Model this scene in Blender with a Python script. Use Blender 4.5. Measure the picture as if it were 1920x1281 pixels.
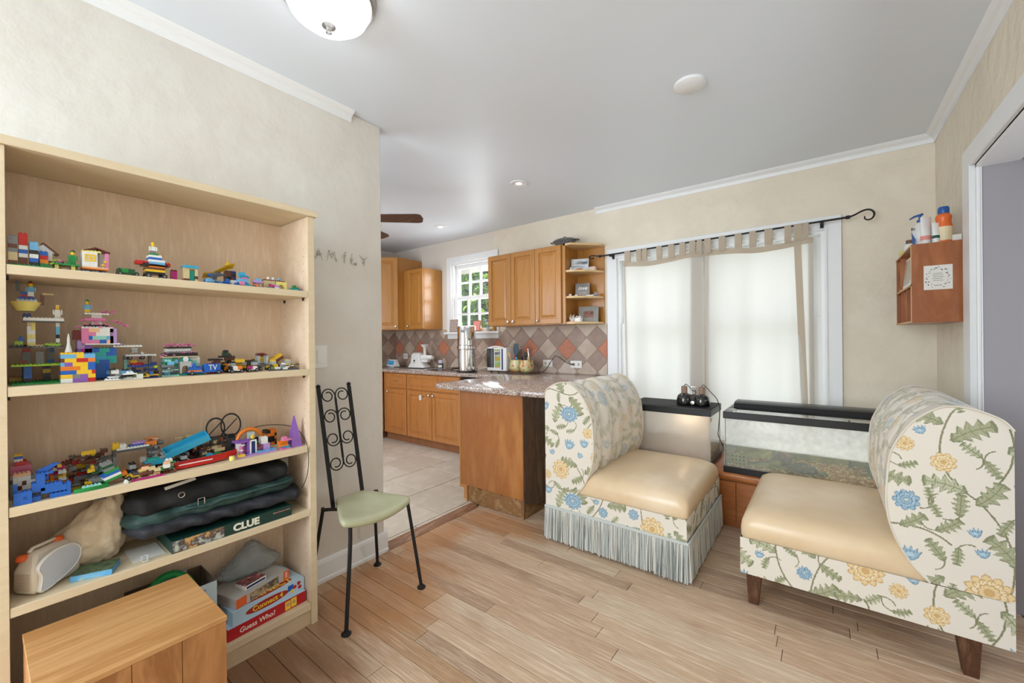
import bpy, bmesh, math, random
import numpy as np
from mathutils import Vector, Matrix
PI = math.pi
for o in list(bpy.data.objects): bpy.data.objects.remove(o)
S = bpy.context.scene
C = S.collection
rnd = random.Random(7)

# ------------------------------------------------------------------ camera
cam_d = bpy.data.cameras.new('camera'); cam = bpy.data.objects.new('camera', cam_d); C.objects.link(cam)
cam_d.sensor_width = 36; cam_d.lens = 769.6 / 1920 * 36; cam_d.clip_start = .05; cam_d.clip_end = 200
cam.matrix_world = Matrix(((0.79520411, 0.00712629, 0.60629996, 0), (0.60626264, 0.00681637, -0.79523528, 0),
                           (-0.00979984, 0.99995138, 0.0011, 1.23), (0, 0, 0, 1)))
S.camera = cam
# ------------------------------------------------------------------ view, world, big lights
S.view_settings.view_transform = 'Standard'; S.view_settings.look = 'None'
S.view_settings.exposure = 0.28; S.view_settings.gamma = 1; S.view_settings.use_curve_mapping = False
W = bpy.data.worlds.new('sky'); S.world = W; W.use_nodes = True
wn = W.node_tree.nodes; wl = W.node_tree.links; bg = wn['Background']
bg.inputs[0].default_value = (.86, .94, 1, 1); bg.inputs[1].default_value = 1.3
def light(name, kind, loc, energy, color=(1, 1, 1), size=1, size_y=None, rot=(0, 0, 0), spread=None, spot=None):
    d = bpy.data.lights.new(name, kind); d.energy = energy; d.color = color
    if kind == 'AREA':
        d.shape = 'RECTANGLE' if size_y else 'DISK'; d.size = size
        if size_y: d.size_y = size_y
        if spread: d.spread = spread
    elif kind == 'SPOT':
        d.spot_size = spot or 2.4; d.spot_blend = .8; d.shadow_soft_size = size
    else: d.shadow_soft_size = size
    o = bpy.data.objects.new(name, d); o.location = loc; o.rotation_euler = rot; C.objects.link(o); return o
light('daylight_dining_window', 'AREA', (-.75, 4.0, 1.3), 9.6, (.86, .93, 1), 1.7, 1.8, (-PI/2, 0, 0))
light('fill_behind', 'AREA', (-.95, -2.05, 1.5), 112, (.78, .90, 1), 2.1, 1.8, (PI/2, 0, -.32))  # added soft fill from behind the camera; the near wall has no window
light('fill_kitchen_side', 'AREA', (-3.5, .35, 1.5), 34, (.80, .90, 1), 1.6, 1.5, (PI/2, 0, 0))  # general fill added inside the kitchen, no opening on this side
light('fill_passage', 'AREA', (1.80, 1.70, 1.15), 22, (.84, .92, 1), 1.3, 1.4, (0, PI/2, .42))  # extra fill added in the passage to brighten the far end of the left wall

light('ceiling_fixture_glow', 'POINT', (-1.40, .79, 2.28), 1.2, (.92, .96, 1), .12)
for p in ((-1.94, 2.655), (-3.35, 3.12)): light('recessed_light_beam', 'SPOT', (p[0], p[1], 2.47), 15, (.95, .97, 1), .05, spot=2.5)
sun = bpy.data.lights.new('sun', 'SUN'); sun.energy = 6; sun.angle = .01; so = bpy.data.objects.new('sun', sun); so.rotation_euler = Vector((.25, .75, -.9)).to_track_quat('-Z', 'Y').to_euler(); C.objects.link(so)
# ------------------------------------------------------------------ colour and material helpers
def lin(c):
    if isinstance(c, str): c = tuple(int(c[i:i+2], 16) / 255 for i in (0, 2, 4))
    else: c = tuple(v / 255 for v in c)
    return tuple(v / 12.92 if v <= .04045 else ((v + .055) / 1.055) ** 2.4 for v in c) + (1,)
MATS = {}
def mat(name, col=(200, 200, 200), rough=.5, metal=0, var=None, scale=8, stretch=(1, 1, 1), bump=0, bscale=60, bstretch=(1, 1, 1), bdist=.01,
        trans=0, ior=1.45, emit=None, spec=.5, coat=0, alpha=1, attr=None, detail=4, wood=False, ramp=None, coord='Object'):
    if name in MATS: return MATS[name]
    m = bpy.data.materials.new(name); m.use_nodes = True; MATS[name] = m
    n = m.node_tree.nodes; l = m.node_tree.links; b = n['Principled BSDF']
    b.inputs['Base Color'].default_value = lin(col); b.inputs['Roughness'].default_value = rough
    b.inputs['Metallic'].default_value = metal; b.inputs['IOR'].default_value = ior
    b.inputs['Transmission Weight'].default_value = trans; b.inputs['Specular IOR Level'].default_value = spec
    b.inputs['Coat Weight'].default_value = coat; b.inputs['Alpha'].default_value = alpha
    if coat: b.inputs['Coat Roughness'].default_value = .15
    if emit: b.inputs['Emission Color'].default_value = lin(emit[0]); b.inputs['Emission Strength'].default_value = emit[1]
    if attr:
        a = n.new('ShaderNodeAttribute'); a.attribute_name = attr; l.new(a.outputs['Color'], b.inputs['Base Color'])
    if var or bump:
        tc = n.new('ShaderNodeTexCoord')
    if var:
        mp = n.new('ShaderNodeMapping'); l.new(tc.outputs[coord], mp.inputs[0]); mp.inputs['Scale'].default_value = stretch
        nz = n.new('ShaderNodeTexNoise'); nz.inputs['Scale'].default_value = scale; nz.inputs['Detail'].default_value = detail
        nz.inputs['Roughness'].default_value = .6
        if wood: nz.inputs['Distortion'].default_value = .6
        l.new(mp.outputs[0], nz.inputs['Vector'])
        oi = n.new('ShaderNodeObjectInfo')
        cr = n.new('ShaderNodeValToRGB'); e = cr.color_ramp.elements
        cols = [lin(col)] + [lin(v) for v in var]
        lo, hi = ramp or (.3, .7)
        e[0].position = lo; e[0].color = cols[0]; e[1].position = hi; e[1].color = cols[-1]
        for i, c in enumerate(cols[1:-1]):
            q = cr.color_ramp.elements.new(lo + (hi - lo) * (i + 1) / (len(cols) - 1)); q.color = c
        l.new(nz.outputs[0], cr.inputs[0]); l.new(cr.outputs[0], b.inputs['Base Color'])
    if bump:
        mp2 = n.new('ShaderNodeMapping'); l.new(tc.outputs[coord], mp2.inputs[0]); mp2.inputs['Scale'].default_value = bstretch
        n2 = n.new('ShaderNodeTexNoise'); n2.inputs['Scale'].default_value = bscale; n2.inputs['Detail'].default_value = 5
        l.new(mp2.outputs[0], n2.inputs['Vector'])
        bp = n.new('ShaderNodeBump'); bp.inputs['Strength'].default_value = bump; bp.inputs['Distance'].default_value = bdist
        l.new(n2.outputs[0], bp.inputs['Height']); l.new(bp.outputs[0], b.inputs['Normal'])
    return m

# ------------------------------------------------------------------ mesh helpers (everything in world metres)
class MB:
    def __init__(s): s.v = []; s.f = []; s.m = []; s.cur = 0; s.cols = None
    def add(s, vs, fs):
        k = len(s.v); s.v += [tuple(p) for p in vs]
        for f in fs: s.f.append(tuple(i + k for i in f)); s.m.append(s.cur)
        return s
    def box(s, x0, x1, y0, y1, z0, z1, M=None, ch=0):
        if ch:
            return s.loft([rect(x0+ch, x1-ch, y0+ch, y1-ch, z0), rect(x0, x1, y0, y1, z0+ch), rect(x0, x1, y0, y1, z1-ch), rect(x0+ch, x1-ch, y0+ch, y1-ch, z1)], M=M)
        vs = [(x, y, z) for z in (z0, z1) for x, y in ((x0, y0), (x1, y0), (x1, y1), (x0, y1))]
        if M is not None: vs = [M @ Vector(p) for p in vs]
        return s.add(vs, [(3, 2, 1, 0), (4, 5, 6, 7), (0, 1, 5, 4), (1, 2, 6, 5), (2, 3, 7, 6), (3, 0, 4, 7)])
    def loft(s, loops, M=None, cap0=True, cap1=True, closed=True):
        n = len(loops[0]); vs = [p for lp in loops for p in lp]
        if M is not None: vs = [M @ Vector(p) for p in vs]
        fs = []
        for i in range(len(loops) - 1):
            for j in range(n if closed else n - 1):
                k = (j + 1) % n; fs.append((i*n+j, i*n+k, (i+1)*n+k, (i+1)*n+j))
        if cap0: fs.append(tuple(range(n - 1, -1, -1)))
        if cap1: fs.append(tuple((len(loops)-1)*n + j for j in range(n)))
        return s.add(vs, fs)
    def lathe(s, prof, c=(0, 0, 0), n=20, M=None, axis='z'):
        T = Matrix.Translation(c)
        if axis == 'x': T = T @ Matrix.Rotation(PI/2, 4, 'Y')
        if axis == 'y': T = T @ Matrix.Rotation(-PI/2, 4, 'X')
        if M is not None: T = M @ T
        loops = [[(max(r, 1e-5)*math.cos(a), max(r, 1e-5)*math.sin(a), z) for a in (2*PI*k/n for k in range(n))] for r, z in prof]
        return s.loft(loops, T)
    def tube(s, path, r, n=6, cap=True):
        pts = [Vector(p) for p in path]; rs = r if isinstance(r, (list, tuple)) else [r]*len(pts)
        loops = []; up = None
        for i, p in enumerate(pts):
            d = (pts[min(i+1, len(pts)-1)] - pts[max(i-1, 0)]).normalized()
            if up is None: up = Vector((0, 0, 1)) if abs(d.z) < .9 else Vector((1, 0, 0))
            a = d.cross(up).normalized(); up = a.cross(d).normalized()
            loops.append([p + (a*math.cos(t) + up*math.sin(t))*rs[i] for t in (2*PI*k/n for k in range(n))])
        return s.loft(loops, None, cap, cap)
    def prism(s, poly, a0, a1, axis='z', M=None):
        f = {'z': lambda p, a: (p[0], p[1], a), 'y': lambda p, a: (p[0], a, p[1]), 'x': lambda p, a: (a, p[0], p[1])}[axis]
        return s.loft([[f(p, a0) for p in poly], [f(p, a1) for p in poly]], M)
    def ball(s, c, r, n=10, sc=(1, 1, 1), M=None):
        T = Matrix.Translation(c) @ Matrix.Diagonal((sc[0], sc[1], sc[2], 1))
        if M is not None: T = M @ T
        return s.lathe([(r*math.sin(PI*i/n), -r*math.cos(PI*i/n)) for i in range(n+1)], (0, 0, 0), n+4, T)
    def mesh(s, name, mats, smooth=None):
        me = bpy.data.meshes.new(name); me.from_pydata(s.v, [], s.f)
        for m in (mats if isinstance(mats, (list, tuple)) else [mats]): me.materials.append(m)
        me.polygons.foreach_set('material_index', s.m)
        bm = bmesh.new(); bm.from_mesh(me); bmesh.ops.recalc_face_normals(bm, faces=bm.faces); bm.to_mesh(me); bm.free()
        if smooth is not None:
            me.shade_smooth() if hasattr(me, 'shade_smooth') else None
            if smooth < 179:
                try: me.set_sharp_from_angle(angle=math.radians(smooth))
                except Exception: pass
        return me
def rect(x0, x1, y0, y1, z): return [(x0, y0, z), (x1, y0, z), (x1, y1, z), (x0, y1, z)]
def rrect(x0, x1, y0, y1, z, r, k=5):
    out = []
    for cx, cy, a in ((x1-r, y1-r, 0), (x0+r, y1-r, PI/2), (x0+r, y0+r, PI), (x1-r, y0+r, 1.5*PI)):
        for i in range(k+1): t = a + PI/2*i/k; out.append((cx + r*math.cos(t), cy + r*math.sin(t), z))
    return out
def tag(o, label=None, cat=None, group=None, kind=None):
    for k, v in (('label', label), ('category', cat), ('group', group), ('kind', kind)):
        if v: o[k] = v
    return o
def link(name, me, parent=None, smooth=None, bevel=0, **kw):
    o = bpy.data.objects.new(name, me); C.objects.link(o)
    if parent is not None:
        o.parent = parent; o.matrix_parent_inverse = Matrix.LocRotScale(parent.location, parent.rotation_euler, None).inverted() if parent.type == 'EMPTY' else Matrix()
    if bevel:
        b = o.modifiers.new('bevel', 'BEVEL'); b.width = bevel; b.segments = 2; b.limit_method = 'ANGLE'
    return tag(o, **kw)
def obj(name, mb, mats, parent=None, smooth=None, bevel=0, **kw):
    return link(name, mb.mesh(name, mats, smooth), parent, bevel=bevel, **kw)
def thing(name, label, cat, loc=(0, 0, 0), group=None, rz=0):
    o = bpy.data.objects.new(name, None); o.location = loc; o.rotation_euler = (0, 0, rz); o.empty_display_size = .05
    C.objects.link(o); return tag(o, label, cat, group)
def box(*a, **k): return MB().box(*a, **k)
def text_mesh(name, body, size, M, material, depth=.0006, align='CENTER', shear=0, sx=1, bold=0):
    c = bpy.data.curves.new(name, 'FONT'); c.body = body; c.size = size; c.extrude = depth; c.align_x = align; c.align_y = 'CENTER'; c.shear = shear
    c.offset = bold; c.resolution_u = 3
    t = bpy.data.objects.new(name, c); C.objects.link(t)
    dg = bpy.context.evaluated_depsgraph_get(); me = bpy.data.meshes.new_from_object(t.evaluated_get(dg))
    bpy.data.objects.remove(t); me.transform(M @ Matrix.Diagonal((sx, 1, 1, 1))); me.materials.clear(); me.materials.append(material)
    for p in me.polygons: p.material_index = 0
    return me
def frame(o, u, v):          # matrix whose x axis is u, y axis v, origin o
    u = Vector(u).normalized(); v = Vector(v).normalized(); w = u.cross(v)
    M = Matrix((u, v, w)).transposed().to_4x4(); M.translation = Vector(o); return M
def nested(mb, M, w, h, levels):
    """raised panel: rectangles of growing inset (in), height (d) lofted in frame M"""
    return mb.loft([rect(i, w-i, i, h-i, d) for i, d in levels], M)
DOOR = [(0, 0), (0, .018), (.004, .020), (.046, .020), (.052, .009), (.062, .009), (.066, .012), (.086, .0175), (.088, .0175)]

# ------------------------------------------------------------------ materials
paint = dict(rough=.85, spec=.25)
m_left = mat('plaster_grey_beige', (226, 221, 212), var=[(220, 213, 204), (228, 225, 218)], scale=1.6, bump=.5, bscale=6, bdist=.02, **paint)
m_cream = mat('plaster_cream', (236, 225, 206), var=[(228, 216, 197), (238, 228, 210)], scale=1.5, bump=.9, bscale=11, bdist=.016, **paint)
m_kwall = mat('plaster_kitchen', (224, 214, 202), bump=.2, bscale=8, **paint)
m_ceil = mat('ceiling_paint', (228, 234, 242), rough=.42, spec=.4, bump=.05, bscale=3)
m_white = mat('white_gloss_paint', (236, 236, 236), rough=.4)
m_grey = mat('passage_paint', (158, 152, 155), rough=.8)
m_black = mat('black_plastic', (26, 26, 28), rough=.35)
m_blackmetal = mat('black_iron', (34, 33, 33), rough=.5, metal=.3)
m_chrome = mat('nickel', (225, 222, 216), rough=.22, metal=1)
m_steel = mat('polished_steel', (230, 230, 232), rough=.06, metal=1)
m_cab = mat('honey_maple', (174, 117, 52), rough=.32, var=[(182, 125, 58), (166, 108, 46)], scale=5, stretch=(6, 6, .5), wood=True, coat=.3)
m_cabin = mat('cabinet_inside', (222, 190, 142), rough=.4, var=[(212, 178, 128)], scale=4, stretch=(5, 5, .5))
m_base = mat('base_maple', (184, 120, 62), rough=.34, var=[(196, 132, 74), (174, 110, 54)], scale=5, stretch=(6, 6, .5), wood=True, coat=.3)
m_toe = mat('toe_kick_wood', (140, 92, 60), rough=.5, var=[(160, 108, 70)], scale=6)
m_maple = mat('pale_maple_laminate', (214, 192, 160), rough=.5, var=[(208, 184, 150), (220, 200, 168)], scale=9, stretch=(1, 1, 8))
m_mapleedge = mat('pale_edge_band', (226, 208, 176), rough=.5, var=[(218, 198, 164)], scale=12, stretch=(1, .4, 5))
m_mapleback = mat('bookcase_back_board', (232, 208, 182), rough=.6, var=[(224, 198, 170), (236, 214, 190)], scale=14, stretch=(1, 4, .6), bump=.1, bscale=120, bstretch=(1, 3, .5))
m_black2 = mat('black_gap', (14, 13, 13), rough=.8)

light('daylight_kitchen_window', 'AREA', (-3.35, 4.05, 1.85), 30, (.93, .98, 1), .9, 1.0, (-PI/2, 0, 0))
# ================================================================== THE SETTING
XL, XR, YW, ZC = -2.074, .555, 3.642, 2.496
ST = dict(kind='structure')
def wood_floor_mat(i):
    cols = [((224, 198, 170), (188, 154, 124)), ((228, 204, 176), (196, 164, 134)), ((210, 178, 144), (172, 134, 100)), ((230, 210, 184), (202, 174, 146)), ((208, 170, 130), (180, 134, 92)), ((212, 186, 160), (170, 138, 112))]
    a, b = cols[i]
    return mat('floor_oak_%d' % i, a, rough=.38, var=[b, a], scale=4, stretch=(1.0, 22, 1), wood=True, bump=.2, bscale=30, bstretch=(1, 14, 1), ramp=(.30, .66), detail=7, spec=.45)
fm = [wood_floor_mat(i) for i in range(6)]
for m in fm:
    n = m.node_tree.nodes; l = m.node_tree.links; b = n['Principled BSDF']; src = b.inputs['Base Color'].links[0].from_socket
    tc = n.new('ShaderNodeTexCoord'); acc = None
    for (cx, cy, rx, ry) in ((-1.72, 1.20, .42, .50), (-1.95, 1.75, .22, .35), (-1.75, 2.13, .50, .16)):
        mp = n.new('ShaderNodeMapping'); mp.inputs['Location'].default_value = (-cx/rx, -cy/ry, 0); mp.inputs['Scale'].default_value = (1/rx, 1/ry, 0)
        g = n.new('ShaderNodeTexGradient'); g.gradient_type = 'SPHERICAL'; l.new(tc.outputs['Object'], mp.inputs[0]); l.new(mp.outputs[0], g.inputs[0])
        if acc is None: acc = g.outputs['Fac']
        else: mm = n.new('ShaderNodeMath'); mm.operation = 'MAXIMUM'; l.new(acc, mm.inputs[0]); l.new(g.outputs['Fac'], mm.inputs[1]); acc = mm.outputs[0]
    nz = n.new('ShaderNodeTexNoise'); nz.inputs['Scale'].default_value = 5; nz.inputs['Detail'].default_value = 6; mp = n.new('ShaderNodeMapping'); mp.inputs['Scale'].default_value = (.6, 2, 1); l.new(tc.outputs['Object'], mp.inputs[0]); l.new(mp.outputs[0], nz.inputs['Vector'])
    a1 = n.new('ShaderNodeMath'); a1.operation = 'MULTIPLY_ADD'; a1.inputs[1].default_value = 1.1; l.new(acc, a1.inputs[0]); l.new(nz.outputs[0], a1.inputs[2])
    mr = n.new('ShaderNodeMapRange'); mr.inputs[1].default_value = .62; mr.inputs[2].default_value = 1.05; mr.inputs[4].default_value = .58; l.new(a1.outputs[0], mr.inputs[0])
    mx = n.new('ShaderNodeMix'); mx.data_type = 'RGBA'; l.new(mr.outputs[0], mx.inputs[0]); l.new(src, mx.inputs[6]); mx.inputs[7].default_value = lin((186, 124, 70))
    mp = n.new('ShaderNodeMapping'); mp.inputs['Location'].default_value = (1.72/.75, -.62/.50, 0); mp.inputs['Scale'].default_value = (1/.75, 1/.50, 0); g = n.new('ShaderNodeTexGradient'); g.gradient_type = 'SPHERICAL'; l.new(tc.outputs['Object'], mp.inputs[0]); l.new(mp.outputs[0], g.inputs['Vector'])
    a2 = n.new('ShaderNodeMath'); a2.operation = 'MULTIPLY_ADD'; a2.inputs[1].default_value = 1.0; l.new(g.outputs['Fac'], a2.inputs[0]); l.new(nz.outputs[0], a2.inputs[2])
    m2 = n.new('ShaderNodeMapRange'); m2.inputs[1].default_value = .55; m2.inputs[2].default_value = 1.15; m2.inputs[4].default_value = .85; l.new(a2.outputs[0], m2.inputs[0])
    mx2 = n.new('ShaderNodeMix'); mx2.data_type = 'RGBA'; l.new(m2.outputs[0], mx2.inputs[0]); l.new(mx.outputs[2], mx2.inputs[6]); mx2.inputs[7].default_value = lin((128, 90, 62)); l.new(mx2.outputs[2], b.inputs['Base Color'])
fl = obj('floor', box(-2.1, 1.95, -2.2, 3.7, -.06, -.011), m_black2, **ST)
pw = .0765; y = -2.2 + .003; row = 0
def worn(x, y):  # orange worn varnish patches near the wall end, threshold and shelf
    return max(0, 1 - math.hypot((x + 1.75) / .45, (y - 1.25) / .45)) + max(0, 1 - math.hypot((x + 1.85) / .35, (y - 2.15) / .18)) + .8 * max(0, 1 - math.hypot((x + 1.45) / .4, (y - .6) / .35))
while y < 3.64:
    x = -2.072 - rnd.uniform(0, .9)
    while x < 1.9:
        L = rnd.uniform(.5, 1.5); a = max(x, -2.072); b = min(x + L, 1.9 if 1.76 < y < 2.74 else .68)
        if b - a > .03 and a < b:
            w = worn((a+b)/2 if b - a < .8 else a + .3, y)
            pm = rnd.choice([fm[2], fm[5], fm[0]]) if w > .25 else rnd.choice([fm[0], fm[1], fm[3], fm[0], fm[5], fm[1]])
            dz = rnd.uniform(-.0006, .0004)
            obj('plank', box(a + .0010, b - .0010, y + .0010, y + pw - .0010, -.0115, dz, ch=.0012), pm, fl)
        x += L
        if b >= .68 and not 1.76 < y < 2.74: break
    y += pw; row += 1
# kitchen tile floor, 18 inch tiles in running bond
m_tiles = [mat('floor_tile_%d' % i, c, rough=.38, var=[v, c], scale=5, bump=.06, bscale=14) for i, (c, v) in enumerate([((228, 218, 202), (212, 200, 182)), ((222, 212, 196), (208, 196, 178)), ((232, 224, 210), (218, 206, 190))])]
m_grout = mat('tile_grout', (112, 88, 66), rough=.9)
kf = obj('floor_kitchen', box(-4.87, -2.1, .2, 3.7, -.06, .001), m_grout, **ST)
tw = .457
for ci in range(-1, 6):
    x1 = -2.17 - (ci) * tw + .0; x0 = x1 - tw
    off = 2.005 if ci % 2 == 0 else 2.225
    for k in range(-5, 5):
        a, b = max(x0, -4.85) + .004, min(x1, -2.125) - .004; c, d = off + k * tw + .004, off + (k+1) * tw - .004
        c = max(c, .2); d = min(d, 3.64)
        if b - a > .02 and d - c > .02: obj('tile', box(a, b, c, d, -.01, .008, ch=.002), rnd.choice(m_tiles), kf)
# threshold strip of wood between the two floors
m_thr = mat('threshold_wood', (176, 138, 108), rough=.5, var=[(140, 98, 72), (190, 156, 126)], scale=5, stretch=(6, 1, 1), bump=.3, bscale=20)
obj('trim_1', MB().loft([[(-2.135, y, .0), (-2.13, y, .016), (-2.11, y, .022), (-2.085, y, .018), (-2.052, y, .002), (-2.052, y, -.01), (-2.135, y, -.01)] for y in (1.462, 1.8, 2.1, 2.262)]), m_thr, smooth=40, **ST)
# walls
obj('wall_left', box(-2.19, XL, -2.2, 1.46, -.01, ZC), m_left, bevel=.006, **ST)
wb = MB()
for a in ((-4.97, -3.72, -.05, 2.6), (-3.72, -3.02, -.05, 1.33), (-3.72, -3.02, 2.2, 2.6), (-3.02, -1.53, -.05, 2.6), (-1.53, 0.0, -.05, .42), (-1.53, 0.0, 1.985, 2.6), (0, .70, -.05, 2.6)):
    wb.cur = 0 if a[1] > -1.6 else 1
    wb.box(a[0], a[1], YW, YW + .13, a[2], a[3])
obj('wall_window_side', wb, [m_cream, m_kwall], **ST)
obj('wall_kitchen_far', box(-4.97, -4.849, .2, YW, -.05, 2.6), m_kwall, **ST)
obj('wall_kitchen_near', box(-4.97, -2.19, .08, .2, -.05, 2.6), m_kwall, **ST)
obj('wall_right', MB().box(XR, .675, 2.80, YW, -.01, ZC).box(XR, .675, 1.70, 2.80, 2.02, ZC).box(XR, .675, -2.2, 1.70, -.01, ZC), m_cream, **ST)
obj('wall_near', box(-2.19, .675, -2.32, -2.2, -.01, ZC), m_cream, **ST)
obj('wall_passage', MB().box(.675, 2.0, 2.80, 2.92, -.01, 2.14).box(1.9, 2.0, .9, 2.8, -.01, 2.14).box(.675, 2.0, .8, .9, -.01, 2.14), m_grey, **ST)
obj('ceiling_passage', box(.555, 2.0, .8, 2.92, 2.02, 2.14), m_grey, **ST)
obj('ceiling', box(-4.97, .70, -2.32, 3.8, ZC, ZC + .1), m_ceil, **ST)
# crown mouldings (sections swept along the walls)
def crown(name, a, b, ax):
    prof = [(0, 0), (0, -.052), (.006, -.052), (.010, -.030), (.018, -.022), (.030, -.016), (.042, -.006), (.046, 0)]
    mb = MB(); loops = []
    for t in (a, b):
        loops.append([{'L': (XL + d, t, ZC + z), 'W': (t, YW - d, ZC + z), 'R': (XR - d, t, ZC + z), 'N': (t, -2.2 + d, ZC + z)}[ax] for d, z in prof])
    obj(name, mb.loft(loops), m_white, **ST)
crown('trim_2', -2.2, 1.27, 'L'); crown('trim_3', -1.745, XR, 'W'); crown('trim_4', -2.2, YW, 'R'); crown('trim_5', XL, XR, 'N')
# baseboards
def baseboard(name, pts, h=.105):
    prof = [(0, -.005), (.021, -.005), (.021, .016), (.015, .022), (.014, h - .02), (.010, h - .006), (.004, h), (0, h)]
    mb = MB(); mb.loft([[(p[0] + n[0]*d, p[1] + n[1]*d, z) for d, z in prof] for p, n in pts]); obj(name, mb, m_white, **ST)
baseboard('baseboard_left', [((XL, -2.2), (1, 0)), ((XL, 1.475), (1, 0))], .115)
baseboard('baseboard_right', [((XR, 2.91), (-1, 0)), ((XR, YW), (-1, 0))])
baseboard('baseboard_window_side', [((-1.35, YW), (0, -1)), ((XR, YW), (0, -1))])
# cased opening to the passage, in the right wall
tr = obj('trim_6', MB().box(.535, XR, 2.80, 2.915, 0, 2.115, ch=.004).box(.535, XR, 1.60, 2.80, 2.02, 2.115, ch=.004).box(.535, XR, 1.59, 1.70, 0, 2.115, ch=.004), m_white, **ST)
obj('trim_7', MB().box(.5552, .568, 2.784, 2.7998, 0, 2.02).box(.5552, .69, 1.70, 2.80, 2.004, 2.02).box(.568, .572, 2.778, 2.7998, 0, 2.004), m_white, bevel=.002, **ST)
obj('trim_8', box(.572, .70, 2.790, 2.7998, 0, 2.004), m_grey, **ST)

# ------------------------------------------------------------------ windows
m_glass = mat('clear_glass', (255, 255, 255), rough=.0, alpha=.04, spec=.5)
def sash(w, M, x0, x1, z0, z1, cols, rows, y, t=.03, fr=.045, mt=.018):
    s = obj('sash', MB().box(x0, x0+fr, y, y+t, z0, z1).box(x1-fr, x1, y, y+t, z0, z1).box(x0+fr, x1-fr, y, y+t, z0, z0+fr).box(x0+fr, x1-fr, y, y+t, z1-fr, z1), m_white, w, bevel=.002)
    a, b, c, d = x0+fr, x1-fr, z0+fr, z1-fr
    for i in range(1, cols):
        x = a + (b-a)*i/cols; obj('muntin', box(x-mt/2, x+mt/2, y+.004, y+t-.004, c, d), m_white, s)
    for j in range(1, rows):
        z = c + (d-c)*j/rows; obj('muntin', box(a, b, y+.005, y+t-.005, z-mt/2, z+mt/2), m_white, s)
    for i in range(cols):
        for j in range(rows):
            obj('pane', box(a+(b-a)*i/cols+mt/2*(i > 0), a+(b-a)*(i+1)/cols-mt/2*(i < cols-1), y+.013, y+.016, c+(d-c)*j/rows+mt/2*(j > 0), c+(d-c)*(j+1)/rows-mt/2*(j < rows-1)), m_glass, s)
    return s
def window(name, x0, x1, z0, z1, cw, sillz):
    w = obj(name, MB().box(x0-cw, x0, YW-.022, YW, z0-.03, z1+cw, ch=.003).box(x1, x1+cw, YW-.022, YW, z0-.03, z1+cw, ch=.003).box(x0, x1, YW-.022, YW, z1, z1+cw, ch=.003), m_white, **ST)
    obj('casing_bead', MB().box(x0-.016, x0-.002, YW-.030, YW-.022, z0, z1+.012).box(x1+.002, x1+.016, YW-.030, YW-.022, z0, z1+.012).box(x0, x1, YW-.030, YW-.022, z1+.002, z1+.014), m_white, w)
    obj('jamb', MB().box(x0, x0+.02, YW-.005, YW+.13, z0, z1).box(x1-.02, x1, YW-.005, YW+.13, z0, z1).box(x0+.02, x1-.02, YW-.005, YW+.13, z1-.02, z1), m_white, w)
    obj('sill', box(x0-cw-.03, x1+cw+.03, YW-.06, YW+.12, z0-.045, z0-.018, ch=.004), m_white, w)
    obj('apron', box(x0-cw, x1+cw, YW-.016, YW, z0-.10, z0-.045), m_white, w)
    return w
wk = window('window_2', -3.70, -3.04, 1.365, 2.195, .085, 1.33)
sash(wk, None, -3.68, -3.06, 1.74, 2.175, 3, 2, YW+.045, mt=.024)
sash(wk, None, -3.68, -3.06, 1.345, 1.785, 3, 2, YW+.012, mt=.024)
wd = window('window_1', -1.53, 0.0, .45, 1.985, .095, .62)
obj('mullion', box(-.80, -.73, YW+.01, YW+.11, .45, 1.965), m_white, wd)
for a, b in ((-1.51, -.80), (-.73, -.02)):
    sash(wd, None, a, b, 1.33, 1.965, 1, 1, YW+.07, fr=.05)
    sash(wd, None, a, b, .44, 1.385, 1, 1, YW+.03, fr=.05)

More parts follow.
